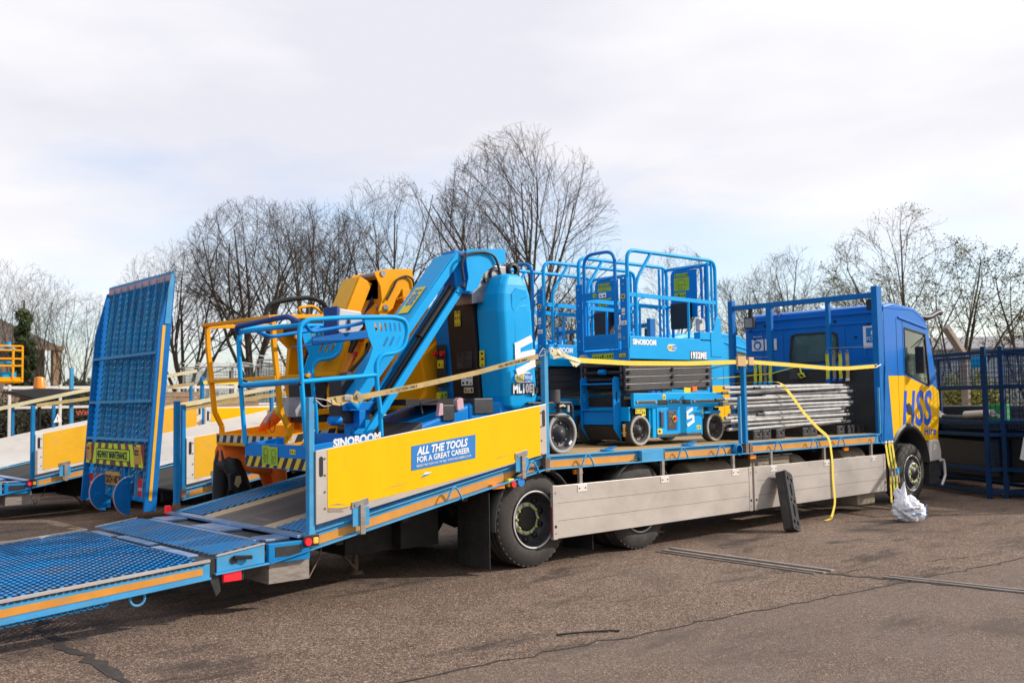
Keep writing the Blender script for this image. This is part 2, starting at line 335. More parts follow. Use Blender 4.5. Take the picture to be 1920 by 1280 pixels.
def fillet(pts, r, n=4):
    P = [Vector(p) for p in pts]; out = [P[0]]
    for i in range(1, len(P) - 1):
        a = (P[i - 1] - P[i]); b = (P[i + 1] - P[i]); q = min(r, a.length * .45, b.length * .45)
        A = P[i] + a.normalized() * q; B = P[i] + b.normalized() * q
        for k in range(n + 1):
            t = k / n; out.append(A * (1 - t) ** 2 + P[i] * 2 * t * (1 - t) + B * t * t)
    return out + [P[-1]]
def text(s, m, parent, org, right, up, size, name='lettering', shear=0., off=0., ext=.0015, sx=1., align='LEFT', spacing=1.):
    cu = bpy.data.curves.new('t', 'FONT'); cu.body = s; cu.size = size; cu.shear = shear; cu.offset = off; cu.extrude = ext; cu.align_x = align; cu.space_character = spacing; cu.resolution_u = 3
    t = bpy.data.objects.new('t', cu); COL.objects.link(t)
    dg = bpy.context.evaluated_depsgraph_get(); dg.update()
    me = bpy.data.meshes.new_from_object(t.evaluated_get(dg)); bpy.data.objects.remove(t); bpy.data.curves.remove(cu)
    r = Vector(right).normalized(); u = Vector(up).normalized(); n = r.cross(u).normalized(); org = Vector(org)
    for v in me.vertices: v.co = org + r * v.co.x * sx + u * v.co.y + n * v.co.z
    me.materials.clear(); me.materials.append(M[m]); me.name = name
    o = bpy.data.objects.new(name, me); COL.objects.link(o)
    if parent: o.parent = parent
    return o
def plate(outline, holes, th, org, right, up, name, m, parent, closed=True):
    cu = bpy.data.curves.new('p', 'CURVE'); cu.dimensions = '2D'; cu.fill_mode = 'BOTH'; cu.extrude = th / 2
    for pl in [outline] + list(holes):
        sp = cu.splines.new('POLY'); sp.points.add(len(pl) - 1)
        for i, p in enumerate(pl): sp.points[i].co = (p[0], p[1], 0, 1)
        sp.use_cyclic_u = True
    t = bpy.data.objects.new('p', cu); COL.objects.link(t)
    dg = bpy.context.evaluated_depsgraph_get(); dg.update()
    me = bpy.data.meshes.new_from_object(t.evaluated_get(dg)); bpy.data.objects.remove(t); bpy.data.curves.remove(cu)
    r = Vector(right).normalized(); u = Vector(up).normalized(); n = r.cross(u).normalized(); org = Vector(org)
    for v in me.vertices: v.co = org + r * v.co.x + u * v.co.y + n * v.co.z
    me.materials.clear(); me.materials.append(M[m]); me.name = name
    o = bpy.data.objects.new(name, me); COL.objects.link(o)
    if parent: o.parent = parent
    return o
def capsule(cx, cy, w, h, ang=0, n=5):
    pts = []; r = w / 2; k = h / 2 - r
    for i in range(n + 1): a = PI * i / n; pts.append((r * math.cos(a), k + r * math.sin(a)))
    for i in range(n + 1): a = PI + PI * i / n; pts.append((r * math.cos(a), -k + r * math.sin(a)))
    c, s = math.cos(ang), math.sin(ang)
    return [(cx + x * c - y * s, cy + x * s + y * c) for x, y in pts]
def tread(mb, o, ax, ay, nrm, nx, ny, dx, dy, w=.018, tilt=.5):
    """expanded metal: rows of zigzag strands"""
    o = Vector(o); ax = Vector(ax).normalized(); ay = Vector(ay).normalized(); nr = Vector(nrm).normalized()
    q = ax * w * math.cos(tilt) + nr * w * math.sin(tilt)
    vs = []; fs = []
    for i in range(nx):
        for j in range(ny + 1):
            z = (1 if (i + j) % 2 else -1) * dx * .42
            p = o + ax * (i * dx + z) + ay * (j * dy)
            k = len(vs); vs += [p, p + q, p + q - nr * .006]
            if j < ny: fs += [(k, k + 3, k + 4, k + 1), (k + 1, k + 4, k + 5, k + 2)]
    mb.add(vs, fs)
UP = (0, 0, 1); RX = (1, 0, 0); NY = (0, -1, 0)

# ------------------------------------------------------------------ ground
g = MB(); g.add([(-300, -300, 0), (400, -300, 0), (400, 500, 0), (-300, 500, 0)], [(0, 1, 2, 3)])
tag(g.build('ground', 'asphalt'), kind='structure', label='brown gritty asphalt yard with dark stains and seams')
random.seed(5)
def seam(name, pts, w, m, z=.004, jag=.35, label=None):
    b = MB(); vs = []; P = []
    for i in range(len(pts) - 1):
        a, c = Vector((*pts[i], 0)), Vector((*pts[i + 1], 0)); n = max(2, int((c - a).length / .12))
        P += [a.lerp(c, k / n) for k in range(n)]
    P.append(Vector((*pts[-1], 0)))
    for i, p in enumerate(P):
        d = (P[min(i + 1, len(P) - 1)] - P[max(i - 1, 0)]).normalized(); q = Vector((-d.y, d.x, 0))
        j = random.gauss(0, .012 * jag * 3); a = w * (.5 + random.uniform(-jag, jag) * .5); c = w * (.5 + random.uniform(-jag, jag) * .5)
        vs += [p + q * (a + j) + Vector((0, 0, z)), p - q * (c - j) + Vector((0, 0, z))]
    b.add(vs, [(2 * i, 2 * i + 1, 2 * i + 3, 2 * i + 2) for i in range(len(P) - 1)])
    return tag(b.build(name, m), kind='structure', label=label)
seam('tar_seam', [(-4.0, 2.6), (-4.52, .77), (-4.56, -1.2), (-4.62, -3.2)],   .08, 'seam_dirt', jag=.6, label='wide dark tar seam at the foot of the ramp')
seam('tar_seam', [(1.64, -2.27), (1.85, -3.4), (1.9, -3.95), (2.1, -6)], .045, 'seam_dirt', jag=.6)
seam('tar_seam', [(7.5, -3.68), (4.2, -3.29), (0, -2.78), (-4.2, -2.28)], .020, 'seam_dirt', jag=.55)
seam('tar_seam', [(1.72, -2.3), (2.9, -2.6), (4.2, -3.0), (6.5, -3.3)], .012, 'seam_dirt', jag=1.1)
b = MB(.004)
b.bar((1.72, -.2, .008), (1.64, -2.25, .008), .05, .016); b.bar((1.86, -.2, .010), (1.78, -2.25, .010), .06, .02); b.bar((1.60, -.2, .007), (1.54, -2.2, .007), .02, .014); b.bar((1.80, -2.75, .008), (2.02, -5.2, .008), .035, .016); b.bar((1.90, -2.75, .008), (2.12, -5.2, .008), .035, .016)
tag(b.build('drain_channel', 'alu_dark'), kind='structure', label='worn steel drain channel set in the asphalt behind the rear wheels')
b = MB(); b.tube([(-1.90, -2.22, .012), (-1.78, -2.30, .02), (-1.54, -2.40, .012), (-1.49, -2.46, .012)], .008, 5)
tag(b.build('metal_rod', 'ink'), 'short black bent metal rod lying on the asphalt', 'rod')

# ------------------------------------------------------------------ wheels
def truck_wheel(root, cx, y, R, side=-1, hub='dish', name='wheel'):
    """side=-1: outer face towards -Y. hub: dish (rear twin) or front"""
    w = .28; s = -side
    t = MB(); c = (cx, y, R)
    f = lambda d: d * s
    rr = R * .60
    prof = [(rr, f(.02)), (rr + .03, f(.0)), (R - .12, f(-.004)), (R - .07, f(.008)), (R - .02, f(.03)), (R, f(.05)), (R, f(.095)), (R - .012, f(.098)), (R - .012, f(.106)), (R, f(.11)), (R, f(.15)), (R - .012, f(.153)), (R - .012, f(.163)), (R, f(.166)), (R, f(w - .04)), (R - .03, f(w)), (rr, f(w))]
    t.lathe(prof, c, 'y', 48)
    for k in range(44):
        a = 2 * PI * k / 44; ca, sa = math.cos(a), math.sin(a)
        px, pz = cx + (R - .012) * ca, R + (R - .012) * sa
        t.bar((px, y + f(.034), pz), (px, y + f(.094), pz), .03, .018, (ca, 0, sa))
    wh = t.build(name, 'rubber', root)
    r = MB()
    if hub == 'dish':
        r.lathe([(rr + .004, f(.005)), (rr - .012, f(.0)), (rr - .02, f(.02)), (rr - .03, f(.10)), (rr - .05, f(.14)), (.19, f(.175)), (.155, f(.16)), (.15, f(.13))], c, 'y', 48)
    else:
        r.lathe([(rr + .004, f(.005)), (rr - .012, f(0)), (rr - .03, f(.05)), (.21, f(.03)), (.17, f(-.01)), (.16, f(-.02)), (.10, f(-.02)), (.09, f(-.05)), (0.001, f(-.055))], c, 'y', 40)
    ri = r.build('rim', 'rim_dark', wh)
    e = MB(); e.lathe([(rr + .006, f(.0)), (rr, f(-.006)), (rr - .012, f(-.002)), (rr - .016, f(.02))], c, 'y', 48); e.build('rim_edge', 'galv', wh)
    h = MB()
    for k in range(10):
        a = 2 * PI * k / 10 + .3; q = .215
        h.cut().lathe([(.001, f(.122) if hub == 'dish' else f(.03)), (.026, f(.122) if hub == 'dish' else f(.028)), (.026, f(.16) if hub == 'dish' else f(.05))], (cx + q * math.cos(a), y, R + q * math.sin(a)), 'y', 10)
    h.build('hand_hole', 'black', wh)
    g = MB(); d0 = .125 if hub == 'dish' else -.022
    g.lathe([(.165, f(d0 + .02)), (.165, f(d0 - .004)), (.122, f(d0 - .006)), (.122, f(d0 + .03))], c, 'y', 40)
    g.build('stud_ring', 'alu_white', wh)
    n = MB()
    for k in range(10):
        a = 2 * PI * k / 10; p = (cx + .143 * math.cos(a), y + f(d0), R + .143 * math.sin(a))
        n.cut().cyl((p[0], p[1], p[2]), (p[0], p[1] - f(.022), p[2]), .017, 8); n.cyl((p[0], p[1] - f(.022), p[2]), (p[0], p[1] - f(.034), p[2]), .017, 8, .008)
    n.build('stud_cap', 'stud_green', wh)
    if hub == 'dish':
        k = MB(); k.lathe([(.125, f(.16)), (.125, f(.11)), (.09, f(.10)), (.001, f(.10))], c, 'y', 24); k.build('axle_hub', 'under', wh)
    return wh

# ------------------------------------------------------------------ cab
def cab(root, W_, upper, lower, dx=0., dz=0., letters=True):
    x0 = 7.44 + dx; H = dz
    up = MB()
    prof = [(x0, 1.98), (8.09 + dx, 1.98), (8.84 + dx, 1.80), (9.16 + dx, 1.74), (9.14 + dx, 1.95), (8.88 + dx, 2.80 + H), (8.80 + dx, 2.92 + H), (8.45 + dx, 3.06 + H), (7.75 + dx, 3.10 + H), (x0 + .03, 3.04 + H), (x0, 2.95 + H)]
    y0, y1 = .10, W_ - .10
    # window openings are cut by building the shell as panels
    win = [(8.10 + dx, 2.74 + H), (8.10 + dx, 2.03), (8.83 + dx, 1.83), (8.885 + dx, 1.86), (8.79 + dx, 2.66 + H)]
    for y, s in ((y0, 1), (y1, -1)):
        plate(prof, [win], .03, (0, y + s * .015, 0), (1, 0, 0), (0, 0, 1), 'cab_side', upper, root)
        g = MB(); g.prism(win, 'xz', y + s * .012, y + s * .018); wo = g.build('door_window', 'glass', root)
        e = MB(); n = len(win)
        for i in range(n):
            a, b_ = win[i], win[(i + 1) % n]; e.bar((a[0], y + s * .006, a[1]), (b_[0], y + s * .006, b_[1]), .022, .028, (0, 1, 0))
        e.build('window_frame', 'black', wo)
    # rear wall with window
    yw = lambda p: (p[0], p[1])
    rear = [(y0, 1.0), (y1, 1.0), (y1, 2.93 + H), (y1 - .12, 3.02 + H), (y0 + .10, 3.06 + H), (y0, 2.95 + H)]
    rw = [(.90, 2.24), (1.70, 2.22), (1.74, 2.30), (1.70, 2.68), (1.62, 2.70), (.98, 2.70), (.88, 2.66), (.86, 2.30)]
    plate([(-a, b_) for a, b_ in rear], [[(-a, b_) for a, b_ in rw]], .03, (x0 + .0, 0, 0), (0, -1, 0), (0, 0, 1), 'rear_wall', upper, root)
    g = MB(); g.prism(rw, 'yz', x0 - .004, x0 + .002); wo = g.build('rear_window', 'glass', root)
    e = MB(.004); n = len(rw)
    for i in range(n):
        a, b_ = rw[i], rw[(i + 1) % n]; e.bar((x0 - .02, *a), (x0 - .02, *b_), .035, .012, (1, 0, 0))
    e.build('window_frame', 'black', wo)
    r = MB(.03); rp_ = prof[5:]
    r.prism([(8.88 + dx, 2.80 + H), (8.80 + dx, 2.93 + H), (8.45 + dx, 3.075 + H), (7.75 + dx, 3.12 + H), (x0 + .02, 3.07 + H), (x0 + .0, 3.0 + H), (8.40 + dx, 3.0 + H)], 'xz', y0 - .004, y1 + .004)
    r.build('roof', upper, root)
    p = MB(.01)   # pressings on the rear wall
    p.box(x0 - .035, x0 - .015, y0 + .03, y1 - .03, 2.80 + H, 2.835 + H); p.box(x0 - .03, x0 - .015, .80, 1.80, 2.14, 2.18)
    for y in (.38, .74, 1.86, 2.26): p.box(x0 - .03, x0 - .015, y, y + .035, 1.5, 2.78 + H)
    p.box(x0 - .045, x0 - .015, y0 + .02, y1 - .02, 2.95 + H, 2.99 + H)
    p.build('rear_pressing', upper, root)
    bo = MB()
    for y, z in ((.2, 2.90), (.2, 2.80), (.33, 2.78), (.9, 2.87), (2.2, 2.88), (2.48, 2.9), (2.48, 2.82), (.55, 2.6), (2.4, 2.66)): bo.cyl((x0 - .05, y, z + H), (x0 - .012, y, z + H), .018, 10)
    bo.build('body_plug', 'black', root)
    fr = MB(); fr.prism([(8.86 + dx, 2.82 + H), (9.15 + dx, 1.92), (9.19 + dx, 1.5), (9.13 + dx, 1.5), (9.09 + dx, 1.92), (8.80 + dx, 2.82 + H)], 'xz', y0 + .02, y1 - .02)
    fr.build('windscreen', 'glass', root)
    fp = MB(.02); fp.prism([(9.16 + dx, 1.78), (9.20 + dx, 1.5), (9.16 + dx, .9), (9.10 + dx, .9), (9.08 + dx, 1.78)], 'xz', y0 + .02, y1 - .02); fp.build('front_panel', lower, root)
    # lower yellow side with wheel arch
    low = [(x0, 1.98), (x0, .92)]
    for i in range(13):
        a = PI - PI * i / 12 * .86; low.append((8.1 + dx + .60 * math.cos(a), .56 + .66 * math.sin(a)))
    low += [(8.66 + dx, .95), (8.98 + dx, .93), (9.10 + dx, 1.05), (9.20 + dx, 1.5), (9.19 + dx, 1.74), (8.98 + dx, 1.84), (8.84 + dx, 1.803), (8.09 + dx, 1.983)]
    for y, s in ((y0, 1), (y1, -1)):
        plate(low, [], .032, (0, y + s * .013, 0), (1, 0, 0), (0, 0, 1), 'cab_lower_side', lower, root)
    fl = MB(); fl.box(x0 + .04, 9.05 + dx, y0 + .04, y1 - .04, 1.12, 1.2); fl.build('cab_floor', 'under', root)
    st = MB(.03)
    for y in (.45, 1.65):
        st.cut().box(8.0 + dx, 8.5 + dx, y, y + .5, 1.2, 1.75); st.box(7.95 + dx, 8.08 + dx, y, y + .5, 1.7, 2.35); st.box(7.98 + dx, 8.06 + dx, y + .12, y + .38, 2.36, 2.56)
    st.build('seat', 'pad_blue', root)
    # arch trim
    a_ = MB(); 
    for (ra, rb, yy0, yy1) in ((.60, .68, y0 - .03, y0 + .35),):
        vs = []; n = 18
        for i in range(n + 1):
            a = PI * .98 - PI * .95 * i / n
            for rad, yy in ((ra - .02, yy1), (ra - .02, yy0), (rb - .03, yy0), (rb, yy0 + .025)):
                vs.append((8.1 + dx + rad * math.cos(a) * .98, yy, .54 + (rad + .02) * math.sin(a)))
        a_.add(vs, [(4 * i + j, 4 * (i + 1) + j, 4 * (i + 1) + j + 1, 4 * i + j + 1) for i in range(n) for j in range(3)], True)
    a_.build('wheel_arch', 'black', root)
    sg = MB()   # door shut lines
    for q in ([(7.84 + dx, 1.14), (7.84 + dx, 2.88 + H)], [(8.04 + dx, 1.24), (8.04 + dx, 2.86 + H)]):
        sg.bar((q[0][0], y0 - .0035, q[0][1]), (q[1][0], y0 - .0035, q[1][1]), .006, .002, (0, 1, 0))
    sg.build('shut_line', 'ink', root)
    gt = MB(.01); gt.bar((7.9 + dx, y0 - .01, 2.90 + H), (8.85 + dx, y0 - .01, 2.76 + H), .02, .04, (0, 0, 1)); gt.build('rain_gutter', upper, root)
    bp = MB(.03)
    bp.prism([(8.78 + dx, .95), (9.06 + dx, .95), (9.13 + dx, .78), (9.13 + dx, .62), (8.72 + dx, .60)], 'xz', .06, W_ - .06)
    bp.build('bumper', 'alu_white', root)
    bs = MB(.01); bs.box(8.76 + dx, 9.08 + dx, .09, .5, .24, .60); bs.box(8.80 + dx, 9.10 + dx, .07, .12, .36, .44); bs.build('step_box', 'rim_dark', root)
    gr_ = MB(); gr_.tube(fillet([(9.00 + dx, .03, .62), (9.13 + dx, .03, .62), (9.16 + dx, .03, .36), (9.02 + dx, .03, .22)], .06), .022, 8); gr_.build('step_guard', 'alu_white', root)
    v = MB(.01); v.tube([(8.56 + dx, .20, 2.96 + H), (8.85 + dx, .12, 2.93 + H), (9.0 + dx, .10, 2.95 + H), (9.22 + dx, .08, 3.03 + H), (9.32 + dx, .08, 3.04 + H)], [.045, .06, .045, .045, .055], 8); v.build('visor_arm', 'ink', root)
    mi = MB(.02); mi.box(8.30 + dx, 8.36 + dx, -.10, .04, 2.02, 2.44); mi.tube([(8.44 + dx, .06, 2.44), (8.75 + dx, .1, 2.6)], .014, 6); mo = mi.build('wing_mirror', 'black', root)
    hd = MB(.01); hd.prism([(8.05 + dx, 1.54), (8.16 + dx, 1.56), (8.26 + dx, 1.44), (8.24 + dx, 1.36), (8.10 + dx, 1.38)], 'xz', y0 - .012, y0 + .003); hd.build('door_handle', 'black', root)
    if letters:
        text('HSS', 'hss_blue', root, (7.90, y0 - .005, 1.21), (1, 0, 0), (0.0, 0, 1), .76, shear=.22, off=.021, sx=.74, spacing=1.08)
        text('Hire', 'hss_blue', root, (8.62, y0 - .005, 1.03), (1, 0, 0), (0, 0, 1), .19, shear=.1, off=.003, sx=1.05, spacing=1.15)
        # safety signs on the rear wall
        xs = x0 - .033
        s = MB(); s.box(xs, xs + .004, 2.24, 2.47, 2.47, 2.66); s.box(xs, xs + .004, 1.98, 2.21, 2.47, 2.66); so_ = s.build('safety_sign', 'white', root)
        k = MB(); k.cyl((xs - .003, 2.355, 2.56), (xs, 2.355, 2.56), .078, 24); k.build('mandatory_disc', 'sign_blue', so_)
        k = MB(); k.prism([(2.38, 2.51), (2.33, 2.51), (2.31, 2.57), (2.34, 2.60), (2.385, 2.59), (2.40, 2.55)], 'yz', xs - .006, xs - .003); k.build('glove_symbol', 'white', so_)
        k = MB(); k.prism([(2.19, 2.49), (2.00, 2.49), (2.095, 2.64)], 'yz', xs - .003, xs); k.build('warning_triangle', 'label_yellow', so_)
        k = MB(); k.prism([(2.13, 2.505), (2.06, 2.505), (2.05, 2.53), (2.10, 2.55), (2.08, 2.59), (2.12, 2.60), (2.13, 2.55)], 'yz', xs - .006, xs - .003); k.build('hand_symbol', 'ink', so_)
        text('Wear gloves', 'white', root, (xs + .002, 2.44, 2.70), (0, -1, 0), UP, .035); text('Trapping\nhazard', 'white', root, (xs + .002, 2.18, 2.72), (0, -1, 0), UP, .032)
        s = MB(); s.box(xs, xs + .004, .12, .42, 2.42, 2.76); so_ = s.build('operator_sign', 'white', root)
        k = MB(); k.box(xs - .003, xs, .14, .37, 2.50, 2.73); k.build('sign_panel', 'sign_blue', so_)
        k = MB(); k.lathe([(.02, 0), (.055, 0)], (xs - .005, .235, 2.65), 'x', 20); k.build('sign_ring', 'white', so_)
        text('FORS', 'white', so_, (xs - .004, .365, 2.53), (0, -1, 0), UP, .085)

# ------------------------------------------------------------------ flatbed body
SL = (1.115 - .61) / 2.70
def zt(x): return 1.115 if x > .1 else 1.115 - SL * (.1 - x)
def seg(mb, x0, x1, dz0, dz1, y0, y1):
    if x0 < .1 < x1: seg(mb, x0, .1, dz0, dz1, y0, y1); x0 = .1
    mb.sbox(x0, zt(x0) + dz0, zt(x0) + dz1, x1, zt(x1) + dz0, zt(x1) + dz1, y0, y1)
def side_board(root, W_, near, paint='yellow', x0=-2.57, x1=.118, main=False, z=None, skin='outer'):
    """aluminium drop-side board, painted outside, bare inside"""
    y = -.045 if near else W_ + .045; s = 1 if near else -1
    zz = z or (.675, 1.293, 1.145, 1.65)
    b = MB(.003); b.sbox(x0, zz[0], zz[1], x1, zz[2], zz[3], min(y, y + s * .03), max(y, y + s * .03)); bo = b.build('side_board', 'alu_white' if not main else 'alu', root)
    def zl(x, k): t = (x - x0) / (x1 - x0); return zz[0] * (1 - t) + zz[2] * t if k == 0 else zz[1] * (1 - t) + zz[3] * t
    xa, xb = x0 + .11, x1 - .09; w = .085 if main else .05
    p = MB()
    yf = (y - .003, y) if near else (y, y + .003)
    p.sbox(xa, zl(xa, 0) + w, zl(xa, 1) - .008, (xa + xb) / 2, zl((xa + xb) / 2, 0) + .03, zl((xa + xb) / 2, 1) - .008, *yf)
    p.sbox((xa + xb) / 2, zl((xa + xb) / 2, 0) + .03, zl((xa + xb) / 2, 1) - .008, xb, zl(xb, 0) + .004, zl(xb, 1) - .008, *yf)
    p.build('painted_face', paint, bo)
    d = MB(); dk = MB()
    for xx in (x0 + .05, x1 - .04):
        zc = zl(xx, 1) - .14
        d.cut().prism(capsule(xx, zc, .034, .17), 'xz', yf[0] - .002, yf[1] - .002)
    d.build('latch_slot', 'ink', bo)
    r = MB()
    for xx in (x0 + .085, x1 - .075):
        for k in range(4): r.cyl((xx, yf[0] - .003, zl(xx, 1) - .08 - k * .14), (xx, yf[0] + .001, zl(xx, 1) - .08 - k * .14), .009, 8)
    r.build('rivet', 'rust', bo)
    h = MB(.002)
    for xx in (x0 + .43, x1 - .36):
        h.cut()
        za, zb = zl(xx, 0), zt(xx) - .02
        k = .42 if main else 1
        h.sbox(xx - .085, za - .10 + .13, za + .03 + .055, xx + .085, za - .10 + .16, za + .03 + .085, *((y - .012, y) if near else (y, y + .012)))
        for q in (-.05, .05): h.cyl((xx + q, y - .018 if near else y + .018, za + .06), (xx + q, y, za + .06), .012, 8)
    h.build('board_hinge', 'steel', bo)
    h = MB(.002)
    for xx in (x0 + .43, x1 - .36):
        za, zb = zl(xx, 0), zt(xx) - .02
        h.cut(); h.box(xx - .075, xx + .095, y - .008 if near else y, y if near else y + .008, zb - .05, za + .04)
    h.build('hinge_plate', 'rail_blue', bo); h = MB(.002)
    for xx in (x0 + .43, x1 - .36):
        za, zb = zl(xx, 0), zt(xx) - .02
        h.cut(); h.box(xx - .005, xx + .045, y - .024 if near else y + .008, y - .012 if near else y + .024, zb - .12, za + .06)
    h.build('hinge_strap', 'alu_dark', bo)
    return bo
def post(root, x, y, z0, z1, w=.055, m='truck_blue'):
    p = MB(.006); p.box(x - w / 2, x + w / 2, y - .03, y + .03, z0, z1); o = p.build('post', m, root)
    r = MB(); r.box(x - w / 2 - .004, x + w / 2 + .004, y - .034, y + .034, z0, z0 + .12); r.build('post_foot', 'rust' if m == 'truck_blue' else m, o)
    return o
def hoops(root, xs, W_):
    for x in xs:
        h = MB(); z = zt(x)
        h.tube(fillet([(x - .085, -.052, z - .125), (x - .045, -.055, z - .04), (x, -.055, z + .01), (x + .05, -.055, z - .04), (x + .10, -.052, z - .125)], .05), .009, 8)
        h.build('lashing_hoop', 'rail_blue', root)
def flatbed(root, W_=2.70, main=True, alt=False):
    # side rails
    for side, y in (('n', 0), ('f', W_)):
        s = 1 if side == 'n' else -1
        a = lambda u, v: (min(y + s * u, y + s * v), max(y + s * u, y + s * v))
        r = MB(.003)
        seg(r, -2.62, 7.05, -.128, -.012, *a(.03, .042)); seg(r, -2.62, 7.05, -.012, 0, *a(-.004, .10)); seg(r, -2.62, 7.05, -.140, -.128, *a(-.045, .06))
        ro = r.build('side_rail', 'rail_blue', root)
        t = MB()
        for (xa, xb) in ((-2.50, .0), (.2, 1.55), (1.75, 2.0), (2.0, 3.36), (3.75, 5.3), (5.34, 6.9)): t.cut(); seg(t, xa, xb, -.124, -.052, *a(.026, .03))
        t.build('reflective_strip', 'tape_orange', ro)
        if side == 'n':
            c = MB(.003); c.box(1.60, 1.98, -.034, .03, .975, 1.103); c.build('rail_cover', 'rail_blue', ro)
            c = MB(); c.box(1.985, 2.0, -.036, .0, .975, 1.1); c.box(3.66, 3.72, -.04, .03, .95, 1.1); c.box(.10, .16, -.042, .03, .96, 1.1); c.build('rail_joint', 'rust', ro)
    d = MB(); d.box(.1, 7.05, .10, W_ - .10, 1.075, 1.119); d.build('deck', 'wood_deck', root)
    gp = MB()
    for k in range(1, 17): gp.box(.12, 7.04, .10 + k * .147, .1045 + k * .147, 1.1185, 1.1205)
    gp.build('plank_gap', 'ink', root)
    if main:
        bt = MB(); bt.sbox(-2.6, zt(-2.6) - .045, zt(-2.6) - .022, .1, 1.07, 1.093, .84, 1.90); bt.build('beavertail_floor', 'worn_wood', root)
        bt = MB(); bt.sbox(-2.6, zt(-2.6) - .045, zt(-2.6) - .018, .1, 1.07, 1.097, .60, .86); bt.cut(); bt.sbox(-2.6, zt(-2.6) - .045, zt(-2.6) - .018, .1, 1.07, 1.097, 1.88, 2.12); bt.build('worn_strip', 'worn_pale', root)
        tr = MB(); sl = math.atan(SL); ax = (math.cos(sl), 0, math.sin(sl)); nr = (-math.sin(sl), 0, math.cos(sl))
        for y0 in (.10, 2.10): tr.cut(); tread(tr, (-2.58, y0, zt(-2.58) - .012), ax, (0, 1, 0), nr, 66, 12, .0405, .0425, w=.024, tilt=.55)
        tr.build('tread_strip', 'mesh_blue', root)
        un = MB(); 
        for y0 in (.10, 2.08): un.cut().sbox(-2.6, zt(-2.6) - .06, zt(-2.6) - .035, .1, 1.05, 1.08, y0, y0 + .52)
        un.build('beavertail_pan', 'under', root)
    else:
        bt = MB(); bt.sbox(-2.6, zt(-2.6) - .045, zt(-2.6) - .02, .1, 1.07, 1.095, .05, W_ - .05); bt.build('beavertail_floor', 'under', root)
    # chassis
    ch = MB()
    for y in (.92, 1.70):
        ch.box(-.4, 8.9, y, y + .08, .70, .94); ch.sbox(-2.5, .38, .52, -.4, .70, .94, y, y + .08)
    for x in (-2.3, -1.6, -.9, -.2, .6, 1.3, 2.1, 2.9, 3.7, 4.5, 5.3, 6.1, 6.9): ch.sbox(x, zt(x) - .2, zt(x) - .05, x + .07, zt(x) - .2, zt(x) - .05, .08, W_ - .08)
    ch.box(-.05, .05, .2, W_ - .2, .40, .52); ch.box(1.59, 1.69, .2, W_ - .2, .40, .52); ch.box(8.05, 8.15, .3, W_ - .3, .38, .48)
    ch.box(-1.7, -.7, .9, 1.8, .22, .66); ch.box(-2.2, -1.3, 1.85, 2.45, .24, .5); ch.box(-1.15, -.68, .75, 2.0, .24, .6); ch.box(.7, .95, .3, 2.4, .2, .7); ch.box(2.3, 7.0, .9, 1.8, .30, .7); ch.box(2.5, 3.3, 1.1, 1.6, .45, .7); ch.box(7.2, 9.0, .95, 1.75, .5, 1.15)  # low boxes under the beavertail are added to darken the underside
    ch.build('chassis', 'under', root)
    ax = MB()
    for x in (0, 1.64): ax.cut(); ax.cyl((x, .3, .48), (x, W_ - .3, .48), .07, 12); ax.lathe([(.001, -.18), (.12, -.16), (.19, 0), (.12, .16), (.001, .18)], (x, W_ / 2, .48), 'x', 16)
    ax.build('axle', 'rim_dark', root)
    ax = MB()
    for x in (0, 1.64):
        for y in (.72, W_ - .72): ax.cut(); ax.tube([(x - .55, y, .66), (x - .25, y, .58), (x, y, .55), (x + .25, y, .58), (x + .55, y, .66)], .035, 8); ax.cyl((x + .25, y, .35), (x + .25, y, .55), .09, 14)
    ax.build('leaf_spring', 'rim_dark', root)
    ax = MB()
    for k in range(4): ax.cut(); ax.tube([(-.5, .70 + k * .05, .78), (.4, .66 + k * .05, .60 - .02 * k), (.9, .62 + k * .05, .72), (1.5, .66, .62 + .02 * k), (2.4, .60 + .05 * k, .80)], .012, 6)
    ax.build('brake_hose', 'rust', root)
    # wheels
    truck_wheel(root, 0, .03, .48); truck_wheel(root, 1.64, .03, .48)
    truck_wheel(root, 0, W_ - .03, .48, 1); truck_wheel(root, 1.64, W_ - .03, .48, 1)
    iw = MB()
    for x in (0, 1.64):
        for y in (.36, W_ - .62): iw.cut().lathe([(.25, 0), (.47, .0), (.48, .03), (.48, .24), (.25, .26)], (x, y, .48), 'y', 32)
    iw.build('inner_tyre', 'rubber', root)
    dx = 0 if main else .35
    truck_wheel(root, 8.1 + dx, .06, .46, -1, 'front'); truck_wheel(root, 8.1 + dx, W_ - .06, .46, 1, 'front')
    mg = MB()
    for x in (0, 1.64):
        for yy in (.0, W_ - .36):
            mg.cut(); vs = []; n = 16
            for i in range(n + 1):
                a = PI * 1.03 - PI * 1.0 * i / n
                for yv, rv in ((yy, .545), (yy - .0, .565), (yy + .36, .565), (yy + .36, .545)): vs.append((x + rv * math.cos(a), yv, .46 + rv * math.sin(a)))
            mg.add(vs, [(4 * i + j, 4 * (i + 1) + j, 4 * (i + 1) + (j + 1) % 4, 4 * i + (j + 1) % 4) for i in range(n) for j in range(4)], True)
    mg.build('mudguard', 'black', root)
    mf = MB(.003); mf.box(-.615, -.605, W_ - .52, W_ - .02, .06, .80); mf.cut(); mf.box(-.615, -.605, .02, .52, .06, .80); fo = mf.build('mud_flap', 'under', root)
    if main:
        text('PPS', 'rim_dark', fo, (-.617, .40, .40), (0, -1, 0), UP, .13, sx=1.0)
        text('MUDWINGS\nTEL', 'rim_dark', fo, (-.617, .42, .27), (0, -1, 0), UP, .05)
        bx = MB(); bx.box(-.618, -.616, .08, .46, .14, .145); bx.box(-.618, -.616, .08, .46, .53, .535); bx.box(-.618, -.616, .08, .085, .14, .53); bx.box(-.618, -.616, .455, .46, .14, .53); bx.build('flap_border', 'rim_dark', fo)
